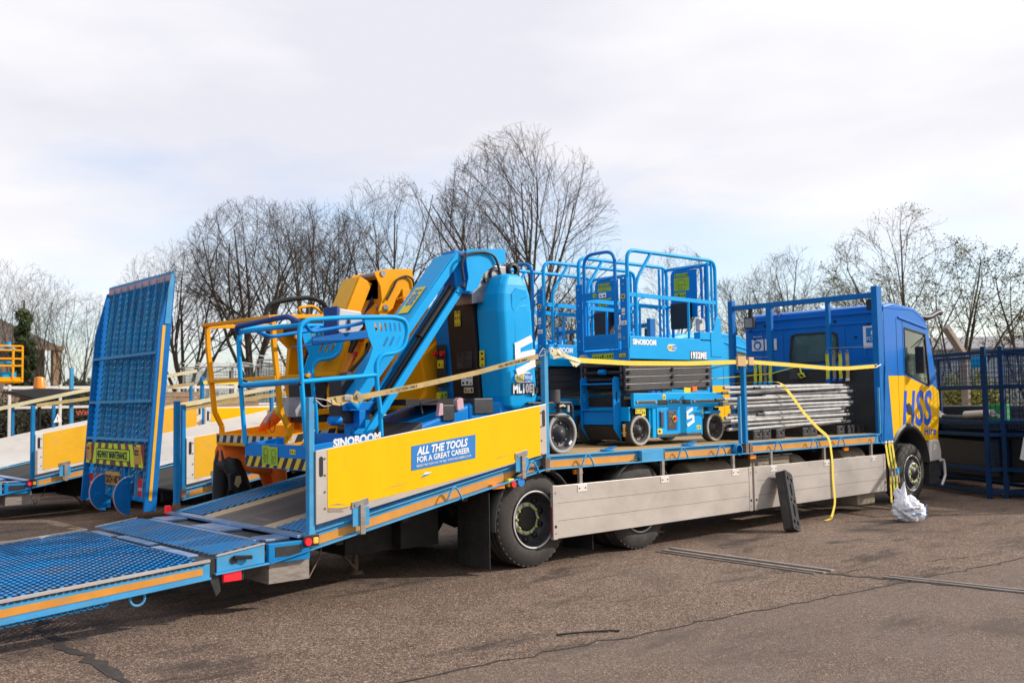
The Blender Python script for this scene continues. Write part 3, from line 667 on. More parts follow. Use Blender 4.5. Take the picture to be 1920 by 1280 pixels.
    m2 = MB(.003); m2.box(.85, .86, .04, .5, .08, .7); m2.build('mud_flap', 'black', root)
    # skirts
    for (xa, xb) in ((.165, 3.61), (3.68, 6.99)):
        sk = MB(.003); sk.box(xa, xb, -.078, -.05, .276, .812)
        so_ = sk.build('side_skirt', 'alu', root)
        sk = MB()
        for k in (1, 2): sk.cut(); sk.box(xa + .05, xb - .05, -.0790, -.0775, .276 + k * .179 - .0015, .276 + k * .179 + .0015)
        sk.build('plank_joint', 'rim_dark', so_)
        e = MB(.002); e.box(xa - .012, xa + .05, -.084, -.046, .270, .816); e.cut(); e.box(xb - .05, xb + .012, -.084, -.046, .270, .816); e.build('end_cap', 'alu', so_)
        k = MB(.002); ar = MB(.003)
        n = 3
        for i in range(n):
            x = xa + .42 + i * (xb - xa - .75) / (n - 1); k.cut().box(x - .07, x + .07, -.084, -.079, .73, .80)
            ar.cut().box(x + .0, x + .045, -.045, -.01, .74, .985)
        k.build('bracket_plate', 'alu_white', so_); ar.build('bracket_arm', 'alu_dark', so_)
        bt = MB()
        for i in range(n):
            x = xa + .42 + i * (xb - xa - .75) / (n - 1)
            for q in (-.045, .045): bt.cyl((x + q, -.089, .765), (x + q, -.083, .765), .008, 8)
        for q in (xa + .022, xb - .022): bt.cyl((q, -.088, .40), (q, -.082, .40), .016, 10); bt.cyl((q, -.088, .74), (q, -.082, .74), .007, 8); bt.cyl((q, -.088, .33), (q, -.082, .33), .006, 8)
        bt.build('bolt', 'ink', so_)
    rr = MB(); rr.box(.148, .152, -.07, -.05, .30, .60); rr.cut(); rr.box(3.64, 3.66, -.05, -.03, .28, .8); rr.build('red_marker', 'maroon', root)
    tk = MB(.01)
    def tankx(x0, x1, y, z, r):
        n = int((x1 - x0) / .12)
        tk.lathe([(0.001, x0), (r * .9, x0), (r, x0 + .03)] + [(r if i % 2 else r * .97, x0 + .04 + (x1 - x0 - .08) * i / n) for i in range(n + 1)] + [(r * .9, x1), (0.001, x1)], (0, y, z), 'x', 24)
    tankx(2.75, 3.6, .36, .70, .20); tk.cut(); tankx(4.95, 5.25, .34, .68, .22); tk.cut(); tankx(6.2, 6.85, .34, .72, .22); tk.cut()
    tk.box(3.85, 4.75, .10, .6, .5, .90); tk.box(3.9, 4.7, .092, .10, .55, .85); tk.build('air_tank', 'tank', root)
    bt = MB(.01); bt.box(3.80, 4.80, .08, .62, .91, .93); bt.bar((4.12, .086, .60), (4.62, .086, .60), .01, .01); bt.bar((4.12, .086, .82), (4.62, .086, .82), .01, .01); bt.build('battery_box_lid', 'alu_dark', root)
    kk = MB(.02); kk.box(6.35, 6.85, .02, .4, .10, .30); kk.build('fuel_step', 'tank', root)
    # posts
    pm = 'rail_blue' if main else 'truck_blue'; post(root, -2.60, -.0, zt(-2.6) - .11, 1.745, m=pm); post(root, .145, -.0, 1.0, 2.20, m=pm); post(root, 3.615, -.0, .98, 2.17); post(root, -2.60, W_ + .03, zt(-2.6) - .05, 1.745)
    post(root, .145, W_, 1.0, 2.2); post(root, 3.615, W_, 1.0, 2.17)
    ps = MB(.004); ps.box(3.50, 3.53, -.02, .02, 1.12, 1.70); ps.cut(); ps.box(6.98, 7.01, -.03, .0, 1.12, 1.80); ps.build('post_socket', 'rail_blue', root)
    hoops(root, (-1.10, -.10, .70, 2.30, 3.04, 4.26, 5.12, 5.82, 6.86), W_)
    dp = MB(); dp.lathe([(.058, -.05), (.072, -.05), (.072, .06), (.058, .06)], (3.42, -.0, 1.035), 'y', 24); dp.build('socket_ring', 'truck_blue', root)
    dd = MB(); dd.lathe([(.001, .03), (.058, .03)], (3.42, 0, 1.035), 'y', 20); dd.build('ring_dark_inside', 'ink', root)  # dark disc puts the shade inside the open ring into the colour
    for x in (1.16, 2.58):   # swivel lashing eyes on the deck
        e = MB(.004); e.lathe([(.001, .025), (.07, .02), (.085, 0)], (x, .09, 1.12), 'z', 16); e.bar((x - .02, .09, 1.14), (x + .10, .05, 1.165), .06, .015); e.build('deck_eye', 'truck_blue', root)
    sw = MB()
    for x in (.62, 3.78, 6.05): sw.cut().box(x - .06, x + .06, .0, .03, .905, .955)
    for x in (-.52,): sw.cut().box(x - .08, x + .08, -.02, .02, .83, .875)
    sw.build('side_marker', 'amber_lens', root)
    if main:
        em = MB(.006); em.box(-.40, -.325, -.03, .03, .84, .92); em.build('switch_box', 'label_yellow', root)
        em = MB(); em.cyl((-.35, -.06, .865), (-.35, -.02, .865), .032, 12); em.build('emergency_stop', 'red', root)
        em = MB(); em.cyl((-.25, -.055, .88), (-.25, -.0, .88), .045, 16); em.build('control_knob', 'sign_blue', root)
    # headboard
    HX = 7.10; h = MB(.005)
    h.box(HX - .04, HX + .06, -.01, .085, .95, 3.33); h.box(HX + .07, HX + .13, .0, .07, .95, 3.33); h.box(HX - .04, HX + .06, W_ - .09, W_, .95, 3.33)
    h.box(HX - .02, HX + .05, .085, W_ - .09, 3.16, 3.24)
    for y in (.81, 1.86): h.box(HX - .02, HX + .05, y, y + (.06 if y < 1 else .10), 1.1, 3.16)
    h.box(HX - .015, HX + .045, .085, W_ - .09, 2.10, 2.16); h.prism([(HX + .0, 1.0), (HX + .30, 1.0), (HX + .20, 2.12), (HX + .13, 2.14)], 'xz', -.02, .0)
    h.build('headboard_frame', 'frame_blue', root)
    p = MB(.003); p.box(HX + .0, HX + .03, .09, W_ - .09, 1.12, 2.10); p.build('headboard_panel', 'black', root)
    wl = MB(.006); wl.box(HX - .05, HX + .02, W_ - .52, W_ - .33, 2.83, 3.02); wl.box(HX - .02, HX + .02, W_ - .47, W_ - .40, 3.02, 3.16); wl.build('work_lamp', 'black', root)
    ln = MB(); ln.box(HX - .054, HX - .05, W_ - .50, W_ - .35, 2.85, 3.0); ln.build('lamp_lens', 'steel', root)
    be = MB(); be.lathe([(.05, 0), (.055, .03), (.05, .10), (.02, .13), (.001, .132)], (HX + .35, 1.95, 3.09), 'z', 16); be.cyl((HX + .35, 1.95, 2.9), (HX + .35, 1.95, 3.1), .02, 8); be.build('beacon', 'steel', root)
    be = MB(.01); be.box(HX + .02, HX + .12, .12, .2, 2.98, 3.14); be.build('beacon', 'black', root)
    ro = MB(); ro.tube([(HX - .03, .09, 2.42), (HX - .03, .84, 2.43)], .006, 6); ro.tube([(HX - .03, 1.9, 2.34), (HX - .03, 2.6, 2.36)], .006, 6); ro.build('strap_rail', 'steel', root)

def ramp_mesh(mb_t, mb_f, W0, W1, Lr):
    """ramp in its own frame: x along the ramp from hinge (0) to tip (Lr), z up out of the tread"""
    tread(mb_t, (.03, W0 + .05, .0), (1, 0, 0), (0, 1, 0), (0, 0, 1), int((Lr - .06) / .043), int((W1 - W0 - .1) / .045), .043, .045, w=.025, tilt=.5)
    n = 9
    for k in range(1, n):
        y = W0 + (W1 - W0) * k / n; mb_f.box(.02, Lr - .7, y - .004, y + .004, -.11, -.008); mb_f.sbox(Lr - .7, -.11, -.008, Lr - .08, -.03, -.008, y - .004, y + .004)
    for x in (.02, 1.0, 2.0): mb_f.box(x, x + .05, W0 + .04, W1 - .04, -.10, -.04)

def lowered_ramp(root, W_):
    # hinge plates between beavertail and flap
    h = MB(.002)
    h.box(-2.71, -2.60, .02, W_ + .02, zt(-2.6) - .035, zt(-2.6) - .012)
    h.cut(); h.box(-2.99, -2.93, .25, 2.5, .548, .566); h.cut(); h.box(-2.93, -2.71, .15, .42, .556, .574); h.cut(); h.box(-2.93, -2.71, 1.02, 1.62, .556, .574); h.cut(); h.box(-2.93, -2.71, 2.2, 2.55, .556, .574)
    h.build('hinge_plate', 'hinge_blue', root)
    hb = MB(); hb.box(-2.99, -2.60, .04, W_, .50, .552); hb.box(-3.56, -3.40, .0, W_, .42, .485); hb.build('hinge_gap', 'ink', root)
    cb = MB(.006); cb.box(-3.0, -2.62, -.03, .02, .40, .56); cb.sbox(-3.0, .40, .412, -2.62, .47, .482, -.06, .02); cb.build('corner_box', 'truck_blue', root)
    ci = MB(); ci.box(-2.94, -2.70, -.034, -.03, .45, .53); ci.build('corner_recess', 'black', root)
    bl = MB(.004); bl.box(-2.98, -2.60, .02, .025, .23, .44); bl.box(-2.98, -2.97, .02, .5, .23, .44); bl.build('mud_shield', 'alu_dark', root)
    fl = MB(.004); fl.sbox(-3.44, .385, .505, -3.03, .415, .56, -.02, .015); fl.sbox(-3.46, .37, .384, -3.0, .40, .414, -.05, .02); fl.build('flap_side', 'rail_blue', root)
    fe = MB(); fe.sbox(-3.44, .512, .522, -3.03, .565, .575, -.03, .0); fe.cut(); fe.sbox(-3.44, .512, .522, -3.03, .565, .575, W_ - .03, W_); fe.build('flap_edge', 'alu', root)
    fk = MB(.004); fk.bar((-3.30, -.03, .49), (-3.16, -.06, .48), .03, .03); fk.cyl((-3.3, -.03, .47), (-3.3, -.01, .47), .03, 10); fk.build('flap_lock', 'ink', root)
    t = MB(); tread(t, (-3.42, .06, .512), (1, 0, .125), (0, 1, 0), (-.125, 0, 1), 10, 58, .041, .0445, w=.025, tilt=.5); t.build('flap_tread', 'mesh_blue', root)
    h = MB(.002); h.box(-3.56, -3.47, .25, 1.0, .487, .502); h.cut(); h.box(-3.52, -3.43, 1.15, 1.9, .489, .504); h.cut(); h.box(-3.55, -3.47, 2.0, 2.5, .487, .502); h.build('hinge_plate', 'hinge_blue', root)
    pan = MB(); pan.box(-3.42, -3.0, .05, W_ - .05, .40, .47); pan.build('flap_pan', 'under', root)
    # lights under the hinge
    lb = MB(.004); lb.prism([(-3.55, .48), (-3.44, .50), (-3.40, .24), (-3.44, .20)], 'xz', -.01, .0); lb.box(-3.40, -3.20, .0, .03, .30, .40); lb.build('lamp_bracket', 'black', root)
    ll = MB(.006); ll.box(-3.385, -3.235, -.03, .0, .305, .385); ll.build('rear_lamp', 'lamp_red', root)
    l2 = MB(); l2.cyl((-2.65, -.065, .545), (-2.65, -.04, .545), .030, 16); l2.build('tail_light', 'lamp_red', root)
    l3 = MB(.006); l3.box(-2.60, -2.555, -.06, -.04, .525, .575); l3.build('marker_lamp', 'lamp_amber', root)
    l4 = MB(.01); l4.box(-2.69, -2.54, -.04, -.03, .50, .60); l4.build('lamp_holder', 'black', root)
    l5 = MB(); l5.box(-2.72, -2.67, W_ + .0, W_ + .05, .58, .66); l5.build('tail_light', 'lamp_red', root)
    # ramp
    Lr = 3.2; ang = math.atan(.066)
    tr = MB(); fr = MB(); ramp_mesh(tr, fr, -.05, W_ - .02, Lr)
    Mx = Matrix.Translation((-3.54, 0, .485)) @ Matrix.Rotation(PI, 4, 'Z') @ Matrix.Rotation(-ang, 4, 'Y').inverted() @ Matrix.Translation((0, -(W_ - .07), 0))
    # local y mirrors under the half turn: width runs from W_-.02 to -.05
    for mb, nm, m in ((tr, 'ramp_tread', 'mesh_blue'), (fr, 'ramp_frame', 'frame_blue')):
        mb.v = [tuple(Mx @ Vector(v)) for v in mb.v]; mb.build(nm, m, root)
    zr = lambda x: .49 + (x + 3.52) * .066
    for y0, s in ((-.05, -1), (W_ - .02, 1)):
        e = MB(.002); x1, x0 = -3.52, -6.7
        yo = y0 + s * .02; a, b_ = min(y0, yo), max(y0, yo)
        e.sbox(x0, zr(x0) - .155, zr(x0) - .02, x1, zr(x1) - .125, zr(x1) - .02, a, b_)
        e.sbox(x0, zr(x0) - .165, zr(x0) - .150, x1, zr(x1) - .135, zr(x1) - .120, min(y0, y0 + s * .05), max(y0, y0 + s * .05))
        ro = e.build('ramp_rail', 'rail_blue', root)
        yy = y0 + s * .0225
        q = MB(); q.sbox(x0, zr(x0) - .115, zr(x0) - .055, x1 - .06, zr(x1) - .098, zr(x1) - .048, min(yy, yy + s * .003), max(yy, yy + s * .003)); q.build('reflective_strip', 'tape_orange', ro)
        q = MB(); q.sbox(x0, zr(x0) - .006, zr(x0) + .014, x1, zr(x1) - .006, zr(x1) + .014, min(y0, y0 + s * .03), max(y0, y0 + s * .03)); q.build('ramp_edge', 'alu', ro)
        q = MB()
        for k in range(70): xx = -3.58 - k * .045; q.box(xx - .014, xx + .014, min(yy - s * .004, yy + s * .006), max(yy - s * .004, yy + s * .006), zr(xx) - .022, zr(xx) - .008)
        q.build('tread_end', 'ink', ro)
        q = MB()
        for k in range(48 if s < 0 else 1): xx = -4.3 - k * .045; q.box(xx - .007, xx + .007, min(y0, y0 + s * .03), max(y0, y0 + s * .03), zr(xx) - .172, zr(xx) - .140)
        q.sbox(-6.5, zr(-6.5) - .172, zr(-6.5) - .166, -4.29, zr(-4.29) - .172, zr(-4.29) - .166, min(y0, y0 + s * .03), max(y0, y0 + s * .03)); q.build('grip_teeth', 'truck_blue', ro)
    rg = MB(); c = (-4.07, -.05, .285)
    rg.tube([(c[0] + .055 * math.cos(a), c[1], c[2] + .055 * math.sin(a)) for a in [PI * .25 - i * 2 * PI * .75 / 14 for i in range(15)]], .010, 8); rg.build('lifting_ring', 'rail_blue', root)
    # extending leg under the beavertail
    lg = MB(); lg.cyl((-1.45, 1.1, .03), (-1.45, 1.1, .6), .025, 10); lg.cyl((-1.45, 1.1, .0), (-1.45, 1.1, .03), .09, 16, .05); lg.cyl((-1.52, 1.1, .1), (-1.52, 1.1, .5), .008, 6); lg.bar((-1.62, 1.1, .22), (-1.47, 1.1, .06), .03, .02); lg.build('support_leg', 'rust', root)
    hs = MB(); hs.tube([(-2.3, .3, .5), (-2.35, .28, .35), (-2.5, .2, .2), (-2.55, .2, .35)], .008, 6); hs.build('air_hose', 'rust', root)

# main truck
T = thing('flatbed_truck', 'blue and yellow flatbed lorry nearest the camera, its mesh ramp lowered to the ground', 'lorry')
flatbed(T, 2.70, True); lowered_ramp(T, 2.70); cab(T, 2.70, 'cab_blue', 'yellow')
sb = side_board(T, 2.70, True, 'yellow', main=True)
sg = MB(); y = -.0515
sg.add([(-1.588, y, 1.070), (-.834, y, 1.148), (-.830, y, 1.372), (-1.585, y, 1.291), (-1.588, y + .003, 1.070), (-.834, y + .003, 1.148), (-.830, y + .003, 1.372), (-1.585, y + .003, 1.291)], [(0, 1, 2, 3), (7, 6, 5, 4), (0, 4, 5, 1), (1, 5, 6, 2), (2, 6, 7, 3), (3, 7, 4, 0)])
sgo = sg.build('career_sign', 'sign_blue', sb)
rt = (1, 0, .105); upv = (-.03, 0, 1)
text('ALL THE TOOLS', 'white', sgo, (-1.525, y - .002, 1.208), rt, UP, .098, shear=.22, off=.0035, sx=.83)
text('FOR A GREAT CAREER', 'white', sgo, (-1.530, y - .002, 1.139), rt, UP, .070, off=.0018, sx=.88)
text('RECRUITING NOW 0161 749 4422  WWW.HSSCAREERS.CO.UK', 'white', sgo, (-1.535, y - .002, 1.097), rt, UP, .029, sx=.80)
k = MB(); k.prism([(-1.47, 1.005), (-1.36, 1.045), (-1.44, 1.047)], 'xz', y - .001, y + .002); k.build('sticker_remnant', 'white', sb)
k = MB(); 
for sc in ([(-2.455, .775), (-2.30, .765), (-2.33, .785), (-2.25, .80), (-2.36, .80), (-2.455, .81)], [(-2.44, .83), (-2.28, .822), (-2.36, .838)], [(-.60, 1.12), (-.40, 1.16), (-.50, 1.145)], [(-1.9, .92), (-1.62, .965), (-1.75, .948)]): k.cut(); k.prism(sc, 'xz', y + .0015, y + .0045)
k.build('scuff', 'alu_dark', sb)
k = MB(); k.prism([(-1.475, .999), (-1.37, 1.034), (-1.45, 1.026)], 'xz', y - .003, y - .001); k.build('sticker_remnant', 'sign_blue', sb)
# ------------------------------------------------------------------ loads: scissor lifts
def s_logo(parent, org, right, up, w, h, m='white'):
    st = [[(.80, .98), (.16, .76), (.16, .44), (.84, .56), (.84, .24), (.20, .02)]]
    b = MB(); org = Vector(org); r = Vector(right).normalized(); u = Vector(up).normalized(); n = r.cross(u)
    q = .24
    zi = 0
    for pl in st:
        for (a, c) in zip(pl, pl[1:]):
            zi += 1; zo = n * (.0006 * zi)
            A = Vector((a[0] * w, a[1] * h)); B = Vector((c[0] * w, c[1] * h)); d = (B - A).normalized(); e = d * q * w * .45; p = Vector((-d.y, d.x)) * q * w * .5
            if pl.index(a) == 0: A = A - e * .2
            else: A = A - e
            B = B + e
            pts = [A + p, A - p, B - p, B + p]
            b.add([org + r * t.x + u * t.y for t in pts] + [org + r * t.x + u * t.y + n * .002 + zo for t in pts], [(3, 2, 1, 0), (4, 5, 6, 7), (0, 1, 5, 4), (1, 2, 6, 5), (2, 3, 7, 6), (3, 0, 4, 7)])
    return b.build('logo', m, parent)
def hire_badge(parent, org, right, up, w):
    h = w * .42
    o = plate(capsule(0, 0, h * 1.15, w * 1.08, PI / 2), [], .002, org, right, up, 'hire_badge', 'white', parent)
    n = Vector(right).cross(Vector(up)).normalized(); O = Vector(org) + n * .002
    r = Vector(right).normalized(); u = Vector(up).normalized()
    plate([(-w * .48, -h * .42), (-w * .02, -h * .42), (w * .04, h * .42), (-w * .42, h * .42)], [], .002, O, right, up, 'badge_field', 'label_yellow', o)
    plate([(w * .0, -h * .42), (w * .46, -h * .42), (w * .5, h * .42), (w * .06, h * .42)], [], .002, O, right, up, 'badge_field', 'sign_blue', o)
    text('HSS', 'sign_blue', o, O + n * .001 - r * w * .44 - u * h * .22, right, up, h * .75, shear=.2, sx=.75)
    text('Hire', 'white', o, O + n * .001 + r * w * .05 - u * h * .22, right, up, h * .7, shear=.1, sx=.72)
    return o
def decal(parent, x0, x1, y, z0, z1, m='label_yellow', marks=3, name='warning_label', face='y'):
    b = MB()
    if face == 'y': b.box(x0, x1, y - .002, y, z0, z1)
    else: b.box(y - .002, y, x0, x1, z0, z1)
    o = b.build(name, m, parent); k = MB(); random.seed(int(abs(x0 * 997 + z0 * 131)))
    w = x1 - x0; h = z1 - z0
    for i in range(marks):
        for j in range(max(1, int(h / .05))):
            a = x0 + w * (i + .2 + random.uniform(-.08, .08)) / marks; c = z0 + h * (j + .25) / max(1, int(h / .05)); dx = w / marks * random.uniform(.35, .6); dz = h / max(1, int(h / .05)) * random.uniform(.12, .5)
            if face == 'y': k.box(a, a + dx, y - .003, y - .002, c, c + dz)
            else: k.box(y - .003, y - .002, a, a + dx, c, c + dz)
    k.build('printing', 'ink', o)
    return o
def diagram(parent, y, x0, x1, z0, z1, m='label_lime'):
    """instruction label facing the tail (-X): a guard rail drawing in line work"""
    b = MB(); b.box(y - .002, y, x0, x1, z0, z1); o = b.build('instruction_label', m, parent)
    k = MB(); w = x1 - x0; h = z1 - z0; t = .0035
    P = lambda u, v: (y - .003, x0 + w * u, z0 + h * v)
    for pl in ([(.72, .12), (.72, .75), (.62, .85), (.35, .85), (.28, .75), (.28, .12), (.72, .12)], [(.72, .48), (.28, .48)], [(.60, .12), (.60, .5)], [(.48, .2), (.48, .42), (.36, .42)], [(.9, .8), (.8, .8)], [(.9, .6), (.8, .6)], [(.2, .7), (.1, .7)], [(.2, .4), (.1, .4)], [(.9, .3), (.8, .3)]):
        for a, c in zip(pl, pl[1:]): k.bar(P(*a), P(*c), t, .001, (1, 0, 0))
    k.build('printing', 'ink', o)
    return o
def small_wheel(root, x, y, R, w, side=-1, name='wheel', m='rubber', ring='grey_rubber', rim='black', rw=.115):
    s = -side; f = lambda d: d * s; c = (x, y, R); q = R / .19
    t = MB(); t.lathe([(R * .62, f(.02)), (R * .78, f(0)), (R * .96, f(.004)), (R, f(.022)), (R, f(w - .02)), (R * .96, f(w)), (R * .6, f(w))], c, 'y', 40); wo = t.build(name, m, root)
    g = MB(); g.lathe([(R * .80, f(.002)), (R * .81, f(-.004)), (R * .95, f(-.002)), (R * .965, f(.005))], c, 'y', 40); g.build('sidewall', ring, wo)
    r = MB(); r.lathe([(R * .80, f(.0)), (R * .76, f(-.003)), (R * .72, f(.012)), (R * .66, f(.05)), (R * .38, f(.06)), (R * .36, f(.035)), (R * .22, f(.03)), (R * .2, f(.01)), (.001, f(.008))], c, 'y', 36); r.build('rim', 'rim_dark', wo)
    n = MB()
    for k in range(6):
        a = k * PI / 3 + .4; px, pz = x + R * .5 * math.cos(a), R + R * .5 * math.sin(a); n.cut().cyl((px, y + f(.058), pz), (px, y + f(.04), pz), R * .045, 8)
    n.build('wheel_nut', 'steel', wo)
    return wo
def rail_rect(mb, pts, w=.036, r=.10, n=5): mb.tube(fillet(pts, r, n), w / 2 * 1.12, 8); return mb

def scissor_lift():
    t = thing('scissor_lift', '-', 'scissor lift')
    D_ = .86
    # chassis
    c = MB(.006); c.box(.06, 1.84, .0, .05, .45, .635); c.box(.06, 1.84, D_ - .05, D_, .45, .635); c.box(.40, 1.38, .0, .05, .09, .45); c.box(.40, 1.38, D_ - .05, D_, .09, .45)
    c.box(.36, .44, .02, D_ - .02, .2, .45); c.box(.0, .06, .03, D_ - .03, .30, .47); c.box(1.38, 1.44, .02, .2, .3, .45); c.build('chassis', 'sky_blue', t)
    c = MB(); c.box(.08, 1.80, .05, D_ - .05, .22, .44); c.box(.02, 1.80, .12, D_ - .12, .44, .60); c.build('chassis_tray', 'under', t)
    c = MB(.004); c.box(.10, .48, -.006, 0, .505, .545); c.cut(); c.box(.72, .96, -.006, 0, .505, .545); c.cut(); c.box(1.18, 1.80, -.006, 0, .505, .545); c.build('rubbing_strip', 'scissor_black', t)
    c = MB(); c.box(.50, .69, -.002, 0, .49, .55); c.cut(); c.box(.98, 1.15, -.002, 0, .49, .55); c.build('slot', 'ink', t)
    c = MB()
    for x in (.12, .46, .75, .93, 1.22, 1.76): c.cut().cyl((x, -.011, .525), (x, -.005, .525), .011, 8)
    c.build('bolt', 'galv', t)
    c = MB(.004); c.box(.47, 1.345, -.010, 0, .13, .455); do = c.build('side_door', 'sky_blue', t)
    c = MB(.003); c.box(.50, .61, -.012, -.010, .20, .42); c.box(.655, .87, -.012, -.010, .165, .43); c.build('door_recess', 'deep_blue', do)
    c = MB(.006); c.box(.525, .575, -.028, -.012, .215, .41); c.build('pull_handle', 'scissor_black', do)
    c = MB(.003); c.box(.67, .835, -.016, -.012, .18, .415); co_ = c.build('ground_control', 'scissor_black', do)
    c = MB(); c.cyl((.80, -.045, .315), (.80, -.016, .315), .024, 14); c.build('emergency_stop', 'red', co_)
    c = MB(); c.lathe([(.026, -.018), (.040, -.018)], (.80, 0, .315), 'y', 16); c.build('stop_ring', 'label_yellow', co_)
    c = MB(); 
    for (x, z) in ((.70, .38), (.73, .38), (.76, .38), (.70, .34), (.73, .34), (.70, .24), (.73, .27)): c.box(x, x + .018, -.018, -.016, z, z + .018)
    c.build('switch', 'strap_grey', co_)
    s_logo(do, (1.03, -.013, .225), RX, UP, .17, .21)
    c = MB(.003); c.box(.47, 1.345, -.013, 0, .10, .128); c.build('sill_strip', 'scissor_black', t)
    decal(t, .085, .20, 0, .39, .455, marks=4); decal(t, .20, .27, 0, .36, .455, marks=2); decal(t, .60, .655, 0, .555, .62, marks=1); decal(t, .475, .56, -.010, .135, .20, marks=1); decal(t, 1.24, 1.33, -.010, .17, .22, marks=2); decal(t, 1.39, 1.42, .02, .36, .46, marks=1)
    for x in (.165, 1.645):
        small_wheel(t, x, -.005, .187, .12); small_wheel(t, x, D_ + .005, .187, .12, 1)
    k = MB(.006); k.box(1.46, 1.80, .02, .16, .36, .40); k.cyl((1.62, .08, .38), (1.62, .08, .46), .06, 12); k.build('steering_bracket', 'sky_blue', t)
    # ladder at the tail
    l = MB(.005); hole = [(.0, .42), (.0, .0)]
    for y in (.16, .70):
        plate([(.0, .06), (-.13, .22), (-.13, .80), (-.10, .84), (-.04, .84), (.0, .78)], [capsule(-.07, .60, .035, .13)], .012, (0, y, 0), RX, UP, 'ladder_side', 'deep_blue', t)
    l.box(-.125, -.03, .16, .70, .745, .765); l.cut(); l.box(-.125, -.03, .16, .70, .43, .45); l.build('ladder_rung', 'deep_blue', t)
    l = MB(.004); l.prism([(-.10, .26), (-.10, .42), (-.09, .42), (-.09, .26)], 'xz', .17, .69); l.build('tail_panel', 'deep_blue', t)
    l = MB(); l.prism([(-.11, .25), (-.09, .25), (.02, .07), (.0, .07)], 'xz', .17, .69); l.build('tail_skid', 'under', t)
    l = MB(.004); l.box(.02, .06, .03, .14, .30, .47); l.box(.02, .06, .72, .83, .30, .47); l.build('chassis_lug', 'deep_blue', t)
    l = MB(); l.lathe([(.001, .015), (.025, .015)], (0, .085, .40), 'x', 14); l.build('lug_hole', 'ink', t)
    l = MB(.005); l.cyl((-.02, .09, .12), (-.02, .09, .24), .018, 10); l.build('plug', 'amber_yellow', t); l = MB(); l.cyl((-.02, .09, .23), (-.02, .09, .27), .022, 10); l.cyl((-.02, .09, .155), (-.02, .09, .17), .032, 10); l.build('plug_collar', 'galv', t)
    # scissor stack
    for i in range(4):
        za = .665 + i * .088
        for y in (.05, D_ - .09):
            a = MB(.004); a.sbox(-.02, za, za + .084, 1.66, za + .045, za + .129, y, y + .035); ao = a.build('scissor_arm', 'scissor_black', t)
            if y < .2:
                p = MB()
                for x in (.03, .85, 1.58):
                    z = za + .042 + .045 * (x + .02) / 1.68 + (.02 if x == .85 else 0); p.cut().cyl((x, y - .02, z), (x, y, z), .024, 12); p.cyl((x, y - .026, z), (x, y - .02, z), .013, 8)
                p.build('pivot_pin', 'ink', ao)
        for y in (.11, D_ - .15):
            a = MB(.004); a.sbox(-.02, za + .045, za + .12, 1.66, za, za + .075, y, y + .035); a.build('scissor_arm', 'scissor_black', t)
        a = MB(); a.cyl((-.0, .1, za + .05), (-.0, D_ - .1, za + .05), .025, 10); a.cut(); a.cyl((1.6, .1, za + .06), (1.6, D_ - .1, za + .06), .025, 10); a.build('cross_tube', 'ink', t)
    a = MB(); a.cyl((-.04, .36, .90), (-.04, .46, .90), .032, 14); a.build('roller', 'deep_blue', t)
    b = MB(.003); b.box(1.05, 1.19, .02, .03, .635, .70); b.build('beacon_label', 'label_yellow', t); b = MB(.006); b.box(1.20, 1.29, .0, .06, .65, .715); b.build('alarm', 'orange', t)
    # platform
    p = MB(.004); p.box(0, 1.90, 0, .02, 1.05, 1.325); p.box(0, 1.90, D_ - .02, D_, 1.05, 1.325); p.box(1.88, 1.90, .02, D_ - .02, 1.05, 1.325); p.box(.02, 1.88, .02, D_ - .02, 1.06, 1.09); p.build('platform', 'sky_blue', t)
    p = MB(.004); p.box(-.012, .012, .0, D_, 1.03, 1.165); p.build('end_plate', 'deep_blue', t)
    p = MB(.006); p.box(-.02, .02, .0, .11, 1.165, 2.02); p.cut(); p.box(-.02, .02, D_ - .11, D_, 1.165, 2.02); p.build('gate_post', 'deep_blue', t)
    for y in (.02, D_ - .02):
        r = MB(); rail_rect(r, [(.02, y, 1.3), (.02, y, 2.37), (1.76, y, 2.37), (1.76, y, 1.3)], .042, .13); r.build('guard_rail', 'sky_blue', t)
        r = MB(); r.bar((.02, y, 1.83), (1.76, y, 1.815), .03, .05); r.build('mid_rail', 'sky_blue', t)
        r = MB(); r.tube(fillet([(.46, y, 2.36), (.17, y, 2.0), (.17, y, 1.3)], .12), .021, 8); r.build('brace', 'sky_blue', t)
        r = MB()
        for x in (1.18, 1.60, 1.68): r.cut().tube([(x, y, 1.3), (x, y, 1.82 if x < 1.3 else 2.34)], .017, 8)
        r.build('baluster', 'sky_blue', t)
        r = MB(); r.tube(fillet([(1.5, y, 1.8), (1.66, y, 1.72), (1.70, y, 1.35)], .08), .008, 6); r.cut(); r.tube(fillet([(.32, y, 1.8), (.22, y, 1.78), (.19, y, 1.62)], .06), .008, 6); r.build('cable', 'sky_blue', t)
    r = MB(); rail_rect(r, [(1.76, .03, 2.34), (1.76, D_ - .03, 2.34)], .042); r.cut(); r.bar((1.76, .03, 1.82), (1.76, D_ - .03, 1.82), .03, .04); r.build('end_rail', 'sky_blue', t)
    r = MB(); rail_rect(r, [(-.045, .68, 1.19), (-.045, .68, 2.37), (-.045, .16, 2.37), (-.045, .16, 1.19)], .038, .16, 7); go = r.build('gate', 'deep_blue', t)
    r = MB(.004); r.box(-.055, -.035, .14, .70, 1.18, 1.36); r.build('gate_kick_plate', 'deep_blue', go); r = MB(.004); r.box(-.06, -.035, .12, .72, 1.80, 1.89); r.build('gate_bar', 'deep_blue', go)
    r = MB()
    for j in range(2):
        for i in range(9): r.box(-.0565, -.055, .2 + i * .05, .225 + i * .05, 1.25 + j * .04, 1.253 + j * .04)
    r.build('perforation', 'frame_blue', go)
    decal(go, .30, .42, -.06, 1.81, 1.87, 'white', 2, face='x'); decal(go, .46, .52, -.06, 1.82, 1.87, 'label_lime', 1, face='x')
    bo = MB()
